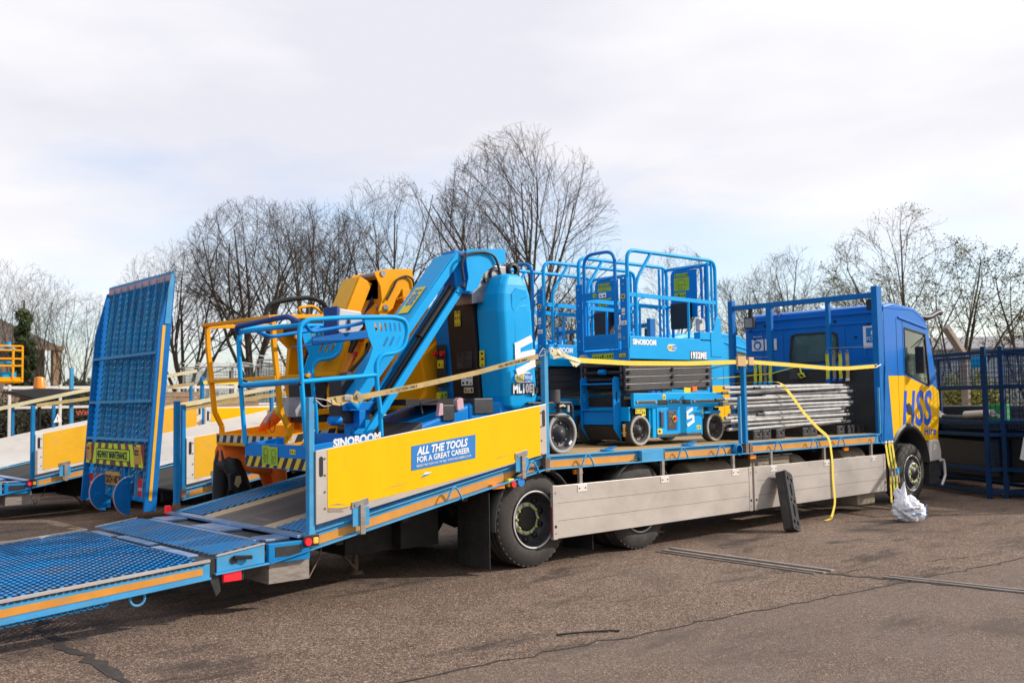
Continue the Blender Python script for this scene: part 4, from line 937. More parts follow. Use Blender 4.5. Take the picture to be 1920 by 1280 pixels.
    for y in (.055, D_ - .055):
        for z in (1.3, 1.55, 1.75, 1.95): bo.cut().cyl((-.027, y, z), (-.02, y, z), .010, 8)
    bo.build('bolt', 'galv', t)
    decal(t, .03, .085, -.02, 1.78, 1.83, 'label_yellow', 1, face='x'); decal(t, .035, .085, -.02, 1.58, 1.66, 'white', 3, face='x'); decal(t, .01, .10, -.02, 1.46, 1.51, 'white', 4, face='x')
    decal(t, .24, .60, -.012, 1.055, 1.13, 'label_lime', 9, face='x'); decal(t, .04, .15, -.012, 1.07, 1.12, 'ink', 1, face='x'); decal(t, .045, .145, -.013, 1.075, 1.115, 'label_yellow', 3, face='x'); hire_badge(t, (-.014, .75, 1.09), (0, -1, 0), UP, .14)
    # control station, document box
    p = MB(.01); p.box(1.70, 1.72, .28, .70, 1.65, 2.30); p.build('control_board', 'deep_blue', t)
    p = MB(.012); p.box(1.60, 1.70, .36, .66, 1.50, 1.85); p.build('manual_box', 'black', t)
    r = MB(); rail_rect(r, [(1.73, .72, 1.3), (1.73, .72, 2.31), (1.73, .30, 2.33), (1.73, .22, 2.3), (1.73, .22, 1.3)], .036, .10); r.cut(); rail_rect(r, [(1.66, .10, 1.3), (1.66, .10, 2.32)], .036); r.build('control_hoop', 'deep_blue', t)
    diagram(t, 1.698, .40, .66, 2.02, 2.20); decal(t, .42, .65, 1.698, 2.21, 2.26, 'label_lime', 6, face='x'); decal(t, .46, .66, 1.698, 1.93, 2.00, 'label_lime', 4, face='x')
    p = MB(.006); p.box(1.38, 1.62, -.0, .10, 1.30, 1.42); p.prism([(1.60, 1.10), (1.83, 1.10), (1.83, 1.62), (1.72, 1.62), (1.66, 1.45), (1.60, 1.42)], 'xz', -.008, .004); p.build('junction_box', 'sky_blue', t)
    p = MB(.012); p.box(1.40, 1.50, .02, .09, 1.43, 1.60); p.cyl((1.42, .02, 1.56), (1.42, -.03, 1.56), .03, 10); p.build('socket', 'galv', t)
    p = MB(.006); p.cyl((.55, .45, 1.33), (.55, .45, 1.42), .05, 10); p.bar((.45, .4, 1.40), (.72, .5, 1.40), .05, .03); p.build('latch', 'sky_blue', t)
    text('SINOBOOM', 'white', t, (.065, -.003, 1.225), RX, UP, .088, off=.0045, sx=.92, spacing=1.02)
    hire_badge(t, (.80, -.003, 1.20), RX, UP, .17)
    a = text('1932ME', 'ink', t, (1.16, -.0025, 1.075), RX, UP, .115, off=.016, sx=.82, spacing=1.12); text('1932ME', 'white', a, (1.16, -.005, 1.075), RX, UP, .115, off=.0065, sx=.82, spacing=1.12)
    return t
A = scissor_lift(); A.location = (2.03, .50, 1.12)
B = copy_tree(A); B.location = (1.68, 1.60, 1.07)
A['label'] = 'bright blue scissor lift with 1932ME on its side, nearest on the truck deck'
B['label'] = 'blue scissor lift half hidden behind the mast lift and the nearer scissor lift'
for o in (A, B): o['group'] = 'scissor lifts loaded on the truck'

# ------------------------------------------------------------------ blue mast boom lift
V = thing('mast_boom_lift', 'blue boom lift with a tall rounded cover and its basket hanging over the beavertail', 'boom lift', 'boom lifts on the beavertail')
def basket_loop(y, m='sky_blue', parent=V):
    lo = [(-2.459, 1.31), (-2.501, 1.806), (-2.53, 2.297), (-2.512, 2.387), (-2.438, 2.433), (-2.036, 2.47), (-1.512, 2.498), (-1.389, 2.473), (-1.359, 2.372), (-1.407, 2.217), (-1.5, 2.159), (-1.667, 2.136), (-1.727, 2.06), (-1.715, 1.812), (-1.687, 1.664), (-1.675, 1.381)]
    P = fillet([(a, y, b) for a, b in lo], .06, 3); r = MB(); r.tube(P, .022, 10); o = r.build('basket_rail', m, parent)
    r = MB(); r.tube([(-2.50, y, 1.885), (-1.722, y, 1.948)], .022, 10); r.build('mid_rail', m, parent)
    ol = [(-1.852, 2.463), (-1.38, 2.485), (-1.359, 2.372), (-1.407, 2.217), (-1.5, 2.159), (-1.667, 2.136), (-1.727, 2.06), (-1.722, 1.955), (-1.874, 1.950), (-1.803, 2.084), (-1.761, 2.198), (-1.813, 2.306), (-1.847, 2.428)]
    holes = [capsule(-1.725 + i * .053, 2.392 + .002 * i, .022, .085, .16) for i in range(6)] + [capsule(-1.62 + i * .070, 2.258 + .007 * i, .024, .105, -.5) for i in range(3)]
    plate(ol, holes, .006, (0, y, 0), RX, UP, 'side_panel', m, parent)
for y in (.30, 1.46): basket_loop(y)
r = MB(); r.tube(fillet([(-2.52, 1.46, 2.38), (-2.56, 1.44, 2.44), (-2.50, .75, 2.475), (-2.50, .55, 2.475), (-2.50, .32, 2.40)], .05), .026, 10); r.build('grab_rail', 'pad_blue', V)
r = MB(); r.tube([(-2.52, 1.46, 2.39), (-2.51, .30, 2.385)], .022, 10); r.cut(); r.tube([(-2.50, 1.46, 1.875), (-2.50, .30, 1.895)], .024, 10); r.cut(); r.tube([(-2.47, 1.40, 1.865), (-2.47, .36, 1.885)], .018, 8); r.build('end_rail', 'sky_blue', V)
r = MB()
for y in (.30, 1.46): r.cut().tube([(-2.53, y - .01, 1.86), (-2.47, y + .03, 1.93), (-2.44, y, 1.91)], .016, 6)
r.build('cable_tie', 'ink', V)
r = MB(); r.tube(fillet([(-2.40, .42, 2.40), (-2.30, .5, 2.34), (-1.85, .5, 2.42), (-1.72, .42, 2.46)], .06), .018, 8); r.cut(); r.tube(fillet([(-2.40, 1.34, 2.40), (-2.30, 1.26, 2.34), (-1.85, 1.26, 2.42), (-1.72, 1.34, 2.46)], .06), .018, 8); r.build('hand_rail', 'deep_blue', V)
tb = MB(.004)
tb.sbox(-2.44, 1.115, 1.325, -1.72, 1.185, 1.398, .285, .30); tb.sbox(-2.44, 1.115, 1.325, -1.72, 1.185, 1.398, 1.46, 1.475); tb.box(-2.455, -2.44, .285, 1.475, 1.10, 1.325); tb.box(-1.72, -1.705, .285, 1.475, 1.185, 1.398); tb.sbox(-2.44, 1.12, 1.135, -1.72, 1.19, 1.205, .30, 1.46)
tr_ = tb.build('basket_tray', 'deep_blue', V)
tb = MB(); tb.box(-2.458, -2.4555, .30, 1.46, 1.108, 1.205); tb.build('hazard_tape', 'haz_y', tr_)
diagram(tr_, -2.459, .97, 1.12, 1.14, 1.31); diagram(tr_, -2.459, .82, .97, 1.13, 1.30); decal(tr_, .50, .60, -2.456, 1.24, 1.285, 'label_yellow', 3, face='x')
text('SINOBOOM', 'white', tr_, (-2.20, .2835, 1.295), (1, 0, .10), UP, .105, off=.005, sx=.92)
b = MB(.004); b.sbox(-2.25, 2.22, 2.30, -1.62, 2.31, 2.39, .55, .57); b.sbox(-2.25, 2.22, 2.23, -1.62, 2.31, 2.32, .55, .95); b.build('control_shelf', 'frame_blue', V)
b = MB(.01); b.prism([(-1.97, 2.34), (-1.74, 2.36), (-1.68, 2.42), (-1.70, 2.56), (-1.94, 2.58)], 'xz', .58, .80); cs = b.build('control_console', 'pale_reflective', V)
b = MB(.004); b.box(-1.98, -1.955, .57, .81, 2.34, 2.60); b.build('console_cover', 'pad_blue', cs); b = MB(.008); b.box(-1.86, -1.83, .56, .58, 2.38, 2.48); b.build('joystick', 'ink', cs)
b = MB(.01); b.box(-1.86, -1.66, .70, .92, 1.50, 1.92); b.build('document_box', 'black', V)
b = MB(.004); b.box(-1.86, -1.35, .62, .68, 1.62, 1.70); b.box(-1.72, -1.65, .6, .72, 1.45, 1.62); b.cyl((-2.0, .68, 1.53), (-1.88, .68, 1.53), .04, 10); b.build('basket_mount', 'deep_blue', V)
b = MB(.006); b.box(-1.70, -1.52, .72, .90, 1.15, 1.62); b.build('rotator', 'sky_blue', V)
# boom arm: upper box between elbow and basket, twin parallel link below
ya, yb = .50, .80
def slope_box(mb, p0, p1, wy0, wy1, h, off=0):
    a = Vector((p0[0], 0, p0[1])); c = Vector((p1[0], 0, p1[1])); d = (c - a).normalized(); n = Vector((d.z, 0, -d.x))
    if n.z < 0: n = -n
    a0 = a + n * off; c0 = c + n * off; a1 = a0 + n * h; c1 = c0 + n * h
    mb.hexa([Vector((p.x, y, p.z)) for p, y in ((a0, wy0), (c0, wy0), (c0, wy1), (a0, wy1), (a1, wy0), (c1, wy0), (c1, wy1), (a1, wy1))])
ar = MB(.008); slope_box(ar, (-1.80, 1.63), (-.52, 3.16), ya, yb, .095); ar.build('boom', 'sky_blue', V)
ar = MB(.004); slope_box(ar, (-1.78, 1.65), (-.56, 3.13), ya - .012, yb + .012, .012, .096); tpl = ar.build('boom_top_plate', 'sky_blue', V)
dv = Vector((-.52 + 1.80, 0, 3.13 - 1.60)).normalized(); nv = Vector((-dv.z, 0, dv.x)); O_ = Vector((-1.80, 0, 1.63)) + dv * 1.46 + nv * .124; rv = -dv; uv = nv.cross(rv)
q_ = .62
sq_ = [O_ + Vector((0, .65, 0)) + rv * a_ + uv * b_ for a_, b_ in ((-.03, -.085), (.33, -.085), (.33, .085), (-.03, .085))]
MB().hexa([p - nv * .002 for p in sq_] + [p + nv * .001 for p in sq_]).build('hire_sticker', 'label_yellow', tpl); text('HSS', 'sign_blue', tpl, O_ + nv * .0025 + Vector((0, .65, 0)) - uv * .055 + rv * .0, rv, uv, .155, off=.005, sx=.9)
ar = MB(.006); slope_box(ar, (-1.69, 1.33), (-.50, 2.83), ya, ya + .04, .075); ar.cut(); slope_box(ar, (-1.69, 1.33), (-.50, 2.83), yb - .04, yb, .075); ar.build('parallel_link', 'sky_blue', V)
ar = MB(); ar.cyl((-1.55, .60, 1.62), (-.58, .60, 2.86), .032, 12); ar.cyl((-1.0, .60, 2.33), (-.58, .60, 2.86), .048, 12); ar.build('lift_cylinder', 'ink', V)
ar = MB(); ar.cyl((-1.5, .70, 1.58), (-.62, .70, 2.72), .03, 10); ar.tube([(-1.5, .56, 1.65), (-1.1, .55, 2.12), (-.9, .56, 2.3), (-.6, .56, 2.8)], .010, 6); ar.build('hydraulic_hose', 'ink', V)
ar = MB()
for (x, z) in ((-.505, 3.20), (-.50, 2.885)): ar.cut().cyl((x, ya - .03, z), (x, yb + .03, z), .028, 14)
ar.build('pivot_pin', 'steel', V)
k = MB(.004); k.prism([(-.56, 2.80), (-.44, 2.80), (-.40, 3.0), (-.42, 3.25), (-.58, 3.25), (-.62, 3.16)], 'xz', ya + .05, yb - .05); k.box(-.60, -.40, ya - .01, yb + .01, 2.80, 2.82); k.build('elbow', 'deep_blue', V)
kp = [(-.5, 3.255), (.028, 3.303), (.025, 3.154), (-.14, 3.118), (-.289, 3.005), (-.364, 2.86), (-.437, 2.817), (-.521, 2.823), (-.484, 2.963), (-.509, 3.127)]
for y in (.45, .85): plate(kp, [], .012, (0, y, 0), RX, UP, 'knuckle_plate', 'sky_blue', V)
k = MB(); k.tube(fillet([(-.56, .43, 2.92), (-.59, .43, 3.117), (-.50, .42, 3.21), (-.274, .42, 3.245), (-.142, .42, 3.21), (-.092, .42, 3.101), (-.06, .42, 2.93)], .06), .014, 8); k.build('hydraulic_hose', 'ink', V)
k = MB(.01); k.prism([(-.38, 2.86), (-.14, 3.13), (.10, 3.13), (.12, 2.9), (-.10, 2.75), (-.38, 2.70)], 'xz', .52, .80); k.build('mast_head', 'steel', V)
k = MB(); k.lathe([(.06, .50), (.085, .50), (.085, .54)], (-.06, 0, 3.02), 'y', 20); k.cyl((-.20, .49, 2.96), (-.20, .53, 2.96), .025, 10); k.lathe([(.05, .50), (.08, .50), (.08, .56), (.05, .56)], (.20, 0, 3.10), 'y', 20); k.build('pulley', 'ink', V)
decal(V, -.33, -.20, .515, 3.0, 3.12, 'label_yellow', 2)
# mast and covers
k = MB(.006); k.prism([(-.17, 1.62), (.28, 1.62), (.30, 1.9), (.22, 2.86), (-.30, 2.95), (-.25, 2.5)], 'xz', .66, 1.10); mo = k.build('mast', 'black', V)
mp = lambda z: -.17 - .08 * (z - 1.62) / .9 - .004
for (y0, y1, z0, z1, m) in ((.86, .96, 2.50, 2.68, 'label_yellow'), (.72, .98, 2.04, 2.22, 'rim_dark'), (.74, .93, 1.86, 1.98, 'white'), (.74, .90, 1.78, 1.84, 'strap_pale')):
    decal(mo, y0, y1, mp((z0 + z1) / 2) - .006, z0, z1, m, 3, 'label', 'x')
def cover(y0, y1, name, m, flip=False):
    """rounded counterweight cover, section varies with height"""
    lv = [(1.60, .06, .10), (1.64, .02, .03), (1.74, .0, .0), (2.30, -.01, .0), (2.62, -.02, .0), (2.80, .0, .0), (2.90, .04, .02), (2.99, .10, .06), (3.02, .16, .11)]
    vs = []; n = 0
    xr0, xr1 = -.165, .31
    for (z, ins, i2) in lv:
        tl = -.055 * (z - 1.7) / 1.2
        xa, xb = xr0 + tl + ins * .9, xr1 + tl * 1.6 - i2
        sh = .08 * max(0, (z - 2.3)) if z < 2.9 else .05
        ch = .045
        yn = y0 + ins * .35; yf = y1 - ins * .2
        if flip: pts = [(xa, yn), (xb, yn), (xb, yf), (xb - .05, yf), (xa + ch, yf), (xa, yf - ch)]
        else: pts = [(xa, yn + ch), (xa + ch, yn), (xb - .05, yn), (xb, yn + .05), (xb, yf), (xa, yf)]
        n = len(pts); vs += [(a, b_, z) for a, b_ in pts]
    b = MB(.022); k = len(lv)
    fs = [(i * n + j, i * n + (j + 1) % n, (i + 1) * n + (j + 1) % n, (i + 1) * n + j) for i in range(k - 1) for j in range(n)] + [tuple(range(n))[::-1], tuple(range((k - 1) * n, k * n))]
    b.add(vs, fs, False); return b.build(name, m, V)
c1 = cover(.25, .64, 'turret_cover', 'sky_blue')
k = MB(.02); k.prism([(-.08, 2.80), (.0, 2.87), (.14, 2.86), (.15, 2.78), (.05, 2.74), (-.05, 2.60), (-.08, 2.66)], 'xz', .240, .26); k.cut(); k.prism([(-.04, 2.55), (.05, 2.68), (.15, 2.70), (.19, 1.86), (-.03, 1.86)], 'xz', .243, .26); k.build('cover_pressing', 'sky_blue', c1)
s_logo(c1, (-.06, .236, 1.985), RX, UP, .31, .36)
hire_badge(c1, (.07, .238, 1.93), (1, 0, .03), UP, .23)
a = text('ML10EJ', 'ink', c1, (-.085, .2365, 1.768), (1, 0, .03), UP, .125, off=.016, sx=.74, spacing=1.1); text('ML10EJ', 'white', a, (-.085, .234, 1.768), (1, 0, .03), UP, .125, off=.0065, sx=.74, spacing=1.1)
k = MB(.006); k.box(.235, .275, .236, .25, 1.76, 1.83); k.build('cover_latch', 'ink', c1); decal(c1, .52, .60, -.222, 2.05, 2.22, 'label_yellow', 1, face='x')
c2 = cover(1.12, 1.42, 'turret_cover', 'deep_blue', True)
k = MB(.02); k.box(-.245, -.225, 1.17, 1.32, 1.85, 2.32); k.build('control_recess', 'black', c2)
k = MB(); 
for y in (1.19, 1.32): k.cut().cyl((-.28, y, 2.22), (-.24, y, 2.22), .03, 14)
k.build('emergency_stop', 'red', c2)
decal(c2, 1.19, 1.30, -.246, 2.06, 2.15, 'label_yellow', 2, face='x'); decal(c2, 1.16, 1.33, -.225, 1.73, 1.80, 'label_lime', 3, face='x')
k = MB(.004); k.box(-.30, -.27, 1.22, 1.26, 1.68, 1.79); k.build('plug', 'label_yellow', c2); k = MB(); k.box(-.30, -.27, 1.23, 1.28, 1.60, 1.68); k.build('plug_tag', 'galv', c2)
# chassis
k = MB(.03); k.sbox(-1.30, 1.18, 1.44, -.60, 1.30, 1.66, .32, 1.36); k.sbox(-.60, 1.3, 1.66, .30, 1.38, 1.72, .32, 1.36); k.build('chassis', 'deep_blue', V)
k = MB(.01); k.sbox(-1.52, 1.02, 1.32, -1.20, 1.10, 1.50, .30, 1.40); k.cut(); k.box(-.95, -.80, .30, .36, 1.5, 1.66); k.cut(); k.box(-.55, -.30, .30, .36, 1.56, 1.72); k.build('bumper', 'rim_dark', V)
k = MB(.006); k.box(-1.25, .3, .5, 1.2, 1.66, 1.72); k.lathe([(.001, 1.60), (.34, 1.60), (.34, 1.66)], (.0, .85, 0), 'z', 24); k.tube([(-1.20, .30, 1.58), (-1.22, .30, 1.68), (-1.02, .30, 1.70)], .012, 6); k.build('slew_ring', 'under', V)
k = MB(.004); k.prism([(-.78, 1.60), (-.70, 1.62), (-.71, 1.72), (-.76, 1.73), (-.79, 1.70)], 'xz', .28, .34); k.cut(); k.prism([(-1.02, 1.55), (-.96, 1.56), (-.96, 1.67), (-1.0, 1.68)], 'xz', .28, .33); k.build('strap_wrap', 'pink', V)
for x, z in ((-1.52, .83), ): 
    for y, s in ((.22, -1), (1.48, 1)):
        w = small_wheel(V, x, y, .24, .17, s); w.location.z = .80
        for c in w.children: pass
for y, s in ((.13, -1), (1.57, 1)):
    w = small_wheel(V, .52, y, .222, .17, s, rw=.14); w.location.z = 1.112
k = MB(.01); k.box(.10, .42, .32, 1.3, 1.40, 1.60); k.box(.38, .62, .2, 1.45, 1.42, 1.52); k.build('axle_frame', 'sky_blue', V)
k = MB(.008); k.tube(fillet([(.05, .16, 1.66), (.66, .16, 1.66), (.70, .16, 1.62), (.70, .16, 1.50)], .04), .014, 8); k.tube(fillet([(.10, .16, 1.53), (.62, .16, 1.53), (.70, .16, 1.46)], .05), .014, 8); k.box(.10, .68, .14, .30, 1.65, 1.665); k.box(.40, .62, .12, .24, 1.50, 1.53); k.build('steering_guard', 'rim_dark', V)
k = MB(.006); k.cyl((.46, .2, 1.66), (.46, .2, 1.80), .075, 20); k.cyl((.52, .18, 1.54), (.52, .18, 1.65), .03, 10); k.build('steer_motor', 'rim_dark', V)
k = MB(); k.tube([(.48, .13, 1.62), (.52, .12, 1.63), (.56, .13, 1.62)], .012, 6); k.cyl((.62, .14, 1.56), (.62, .14, 1.63), .014, 8); k.build('hose_fitting', 'strap_pale', V)
k = MB(.004); k.bar((.60, .115, 1.215), (.64, .115, 1.25), .03, .004, (0, 1, 0)); k.build('wheel_tag', 'white', V)
base(V, (-.1, .85, 1.1))

# ------------------------------------------------------------------ yellow boom lift on the far side
Q = thing('mast_boom_lift', 'amber yellow boom lift behind the blue one, its cage wearing black and white stripes', 'boom lift', 'boom lifts on the beavertail')
ym = 'amber_yellow'
x0, x1, y0, y1 = -2.03, -1.45, 1.45, 2.98
k = MB(.004); k.sbox(x0, 1.26, 1.385, x1, 1.32, 1.46, y0, y0 + .015); k.box(x0 - .015, x0, y0, y1, 1.26, 1.385); k.sbox(x0, 1.26, 1.385, x1, 1.32, 1.46, y1 - .015, y1); k.box(x1, x1 + .015, y0, y1, 1.32, 1.46); k.sbox(x0, 1.25, 1.27, x1, 1.31, 1.33, y0, y1); tq = k.build('basket_tray', ym, Q)
k = MB(); k.box(x0 - .019, x0 - .0165, y0 + .02, y1 - .02, 1.29, 1.365); k.build('hazard_tape', 'haz_w', tq); k = MB(); k.sbox(x0 + .02, 1.30, 1.375, x1 - .01, 1.36, 1.44, y0 - .003, y0 - .001); k.build('hazard_tape', 'haz_wx', tq)
for y in (1.47, 2.96):
    k = MB(.004)
    P = [(-2.16, y, 2.54), (-2.15, y, 2.30), (-2.11, y, 1.95), (-2.075, y, 1.62), (-1.99, y, 1.46), (-1.985, y, 1.33)]
    for a, c in zip(P, P[1:]): k.bar(a, c, .05, .045, (1, 0, 0))
    k.build('corner_post', ym, Q)
    k = MB(.004); k.bar((-2.18, y, 2.555), (-1.42, y, 2.60), .05, .04); k.cut(); k.bar((-2.15, y, 1.95), (-1.46, y, 2.0), .04, .04); k.build('side_rail', ym, Q)
k = MB(.004); k.bar((-2.18, 1.45, 2.555), (-2.18, 3.0, 2.575), .07, .035); k.cut(); k.bar((-2.12, 1.47, 1.95), (-2.12, 2.96, 1.96), .045, .04); k.build('front_rail', ym, Q)
k = MB(); k.tube(fillet([(-1.93, 2.05, 2.58), (-1.92, 2.04, 2.74), (-1.72, 1.98, 2.80), (-1.48, 1.90, 2.83), (-1.36, 1.85, 2.78), (-1.27, 1.83, 2.62)], .08), .026, 10); k.build('grab_rail', 'ink', Q)
k = MB(); k.tube(fillet([(-1.62, 1.80, 2.60), (-1.70, 1.80, 2.70), (-1.50, 1.80, 2.73), (-1.36, 1.80, 2.62)], .05), .014, 8); k.build('hand_rail', ym, Q)
k = MB(.01); k.box(-1.78, -1.40, 1.60, 2.0, 2.42, 2.50); k.box(-1.70, -1.5, 1.65, 1.95, 2.50, 2.58); k.cyl((-1.6, 1.75, 2.55), (-1.6, 1.75, 2.70), .025, 8); k.build('control_console', 'ink', Q)
k = MB(.004); k.prism([(-1.95, 2.50), (-1.42, 2.50), (-1.42, 2.44), (-1.50, 2.25), (-1.62, 1.86), (-1.52, 1.6), (-1.52, 1.42), (-1.66, 1.42), (-1.66, 1.6), (-1.74, 1.9), (-1.70, 2.28)], 'xz', 1.95, 2.02); k.bar((-1.9, 1.5, 2.38), (-1.42, 1.5, 2.42), .03, .06); k.build('cage_bracket', ym, Q)
k = MB(); k.tube([(-1.60, 1.7, 2.4), (-1.66, 1.68, 2.2), (-1.76, 1.66, 2.0), (-1.74, 1.66, 1.85)], .016, 8); k.build('cable', 'ink', Q)
k = MB(.006); k.box(-1.92, -1.70, 1.60, 1.80, 1.56, 1.76); k.build('socket_box', 'galv', Q); k = MB(); k.lathe([(.001, -.01), (.045, -.01), (.045, .03)], (-1.93, 1.80, 1.63), 'x', 16); k.build('socket', 'label_yellow', Q)
k = MB(.01); k.box(-1.75, -1.45, 1.62, 1.90, 1.50, 1.92); k.build('document_box', 'ink', Q)
k = MB(); k.lathe([(.06, 0), (.066, .004), (.06, .008)], (-1.98, 1.83, 1.47), 'x', 20); k.build('cable_loop', 'ink', Q)
# arms
def qbox(pts, w=.16, y=1.72, name='arm', m=ym, wy=.16):
    k = MB(.008)
    for a, c in zip(pts, pts[1:]): k.bar((a[0], y, a[1]), (c[0], y, c[1]), wy, w, (0, 0, 1))
    return k.build(name, m, Q)
k = MB(.008); slope_box(k, (-1.42, 1.90), (-.93, 2.98), 1.55, 1.90, .17); k.build('jib', ym, Q)
k = MB(.004); slope_box(k, (-1.41, 1.92), (-.94, 2.96), 1.57, 1.88, .006, .171); k.build('jib_top_plate', 'dirty_yellow', Q)
k = MB(.006); slope_box(k, (-1.35, 1.52), (-.70, 2.72), 1.60, 1.66, .07); k.cut(); slope_box(k, (-1.33, 1.50), (-.88, 2.28), 1.80, 1.86, .07); k.build('parallel_link', ym, Q)
k = MB(); k.tube([(-1.34, 1.58, 1.90), (-1.22, 1.56, 2.02), (-1.02, 1.56, 2.2), (-.88, 1.56, 2.5)], .018, 8); k.cyl((-1.1, 1.75, 2.25), (-.76, 1.75, 2.85), .04, 10); k.build('hydraulic_hose', 'ink', Q)
k = MB(.006); k.bar((-1.64, 1.7, 1.95), (-1.24, 1.7, 2.0), .06, .1); k.bar((-1.5, 1.65, 1.62), (-1.2, 1.65, 2.35), .06, .09); k.bar((-1.62, 1.7, 1.60), (-1.25, 1.7, 1.63), .2, .06); k.box(-1.62, -1.42, 1.6, 1.9, 1.40, 1.5); k.build('basket_mount', ym, Q)
k = MB()
for (x, z) in ((-.83, 3.09), (-.80, 2.72), (-1.27, 1.99)): k.cut().cyl((x, 1.48, z), (x, 1.92, z), .033, 14)
k.build('pivot_pin', 'steel', Q)
kp = [(-.94, 3.10), (-.80, 3.14), (-.44, 3.17), (-.41, 2.97), (-.50, 2.93), (-.60, 2.90), (-.66, 2.82), (-.70, 2.72), (-.78, 2.66), (-.90, 2.66), (-.84, 2.8), (-.86, 2.95)]
for y in (1.50, 1.95): plate(kp, [], .014, (0, y, 0), RX, UP, 'knuckle_plate', ym, Q)
k = MB(.02); k.prism([(-.80, 3.10), (-.44, 3.15), (-.42, 2.93), (-.6, 2.86), (-.8, 2.7)], 'xz', 1.52, 1.93); k.build('knuckle', ym, Q)
k = MB(); k.tube(fillet([(-.80, 1.47, 2.80), (-.72, 1.47, 2.92), (-.66, 1.47, 3.04), (-.52, 1.47, 3.09), (-.44, 1.47, 3.05), (-.42, 1.47, 2.88)], .06), .012, 8); k.build('hydraulic_hose', 'ink', Q)
k = MB(.006); k.lathe([(.03, 1.46), (.05, 1.46), (.05, 1.52)], (-.42, 0, 2.88), 'y', 16); k.box(-.58, -.48, 1.475, 1.50, 2.84, 2.94); k.build('pulley', ym, Q)
k = MB(.05); k.prism([(-.66, 2.62), (-.58, 2.78), (-.30, 2.84), (-.12, 2.72), (-.06, 2.4), (-.06, 1.72), (-.12, 1.60), (-.30, 1.56), (-.62, 1.56), (-.70, 1.66)], 'xz', 1.50, 1.92); co_ = k.build('turret_cover', ym, Q)
k = MB(.05); k.prism([(-.92, 2.45), (-.92, 2.66), (-.78, 2.80), (-.55, 2.92), (-.25, 2.90), (-.12, 2.66), (-.2, 2.3), (-.7, 2.3)], 'xz', 1.62, 2.25); k.build('counterweight', ym, Q)
k = MB(.03); k.box(-.80, -.44, 1.60, 2.2, 2.80, 3.08); k.build('boom_root', ym, Q)
k = MB(.04); k.prism([(-.36, 2.2), (-.30, 1.80), (-.38, 1.70), (-.30, 1.62), (-.10, 1.62), (-.08, 2.4)], 'xz', 1.46, 1.52); k.build('cover_pressing', ym, co_)
k = MB(.01); k.box(-.95, -.62, 1.95, 2.45, 1.5, 2.7); k.box(-1.0, -.9, 1.6, 2.3, 1.45, 2.35); k.build('mast', ym, Q)
k = MB(.006); k.box(-1.02, -.99, 1.70, 1.80, 1.9, 2.1); k.tube([(-1.02, 1.7, 2.0), (-1.06, 1.7, 1.85), (-1.02, 1.7, 1.75)], .02, 8); k.build('cable_clamp', 'ink', Q)
k = MB(); k.cyl((-1.04, 1.75, 2.22), (-1.0, 1.75, 2.22), .03, 10); k.build('emergency_stop', 'red', Q)
k = MB(.02); k.sbox(-1.3, 1.0, 1.42, .2, 1.25, 1.55, 1.55, 2.5); k.build('chassis', 'under', Q)
base(Q, (-.4, 1.95, 1.1))
# ------------------------------------------------------------------ steel tubes and plastic feet on the deck
random.seed(11)
n = 0
ROWS = ['topmost', 'second', 'third', 'fourth', 'fifth', 'sixth', 'seventh', 'eighth', 'ninth', 'tenth', 'eleventh', 'lowest']
for r in range(12):
    for c in range(4):
        y = .31 + c * .052 + random.uniform(-.008, .008) + (.024 if r % 2 else 0); z = 1.285 + r * .0485 + random.uniform(-.009, .009)
        xa = random.choice([3.62, 3.75, 4.0, 4.05, 4.5, 4.55]) + random.uniform(-.06, .06) + c * .12; xb = random.choice([6.4, 6.5, 6.65, 6.75]) + random.uniform(-.1, .1) - c * .04
        d = random.uniform(-.02, .02); e = random.uniform(.02, .07)
        t = MB(); R = .0225
        t.tube([(xa, y - d, z - e * .4), ((xa + xb) / 2, y, z + .004), (xb, y + d, z + e * .5)], R, 10)
        o = t.build('steel_tube', 'tube_metal')
        s = MB(); s.tube([(xb - .005, y + d, z + e * .5), (xb + random.uniform(.10, .20), y + d, z + e * .5 + .006)], R * .80, 10)
        if c == 0: s.cut(); s.tube([(xa + .004, y - d, z - e * .4), (xa - random.uniform(.04, .2), y - d, z - e * .4 - .004)], R * .80, 10)
        s.build('spigot', 'rim_dark', o)
        tag(o, 'galvanised steel tube in the %s layer of the bundle on the truck deck' % ROWS[11 - r], 'tube', 'steel tubes in the %s layer of the bundle' % ROWS[11 - r]); n += 1
def foot(L_=.62, W_=.20, H_=.125):
    b = MB(.008); b.box(-L_ / 2, L_ / 2, -W_ / 2, W_ / 2, 0, H_ * .42); b.box(-L_ / 2, L_ / 2, -W_ / 2, -W_ / 2 + .03, H_ * .42, H_); b.box(-L_ / 2, L_ / 2, W_ / 2 - .03, W_ / 2, H_ * .42, H_)
    for x in (-.30, -.17, -.05, .07, .19, .275): b.box(x, x + .025, -W_ / 2 + .03, W_ / 2 - .03, H_ * .42, H_)
    o = b.build('barrier_block', 'black')
    k = MB(.004)
    for sx_ in (-1, 1):
        k.cut(); k.box(sx_ * .31 - .003, sx_ * .31 + .003, -.075, -.03, .03, .09); k.cut(); k.box(sx_ * .31 - .003, sx_ * .31 + .003, .03, .075, .03, .09)
    k.build('lug', 'rim_dark', o); return o
f0 = foot()
feet = [(4.27, 'half hidden behind the deck post'), (4.47, 'just cab side of the deck post'), (4.80, 'third along from the deck post'), (5.44, 'left of the middle pair'), (5.62, 'right of the middle pair'), (6.36, 'just cab side of the yellow strap'), (6.64, 'second along from the yellow strap'), (6.93, 'last before the black headboard')]
for i, (x, l) in enumerate(feet):
    o = f0 if i == 0 else copy_tree(f0); o.location = (x, .56, 1.121); o.rotation_euler = (0, 0, PI / 2 + random.uniform(-.03, .03))
    tag(o, 'black plastic block under the tubes, ' + l, 'block', 'black blocks under the tubes')
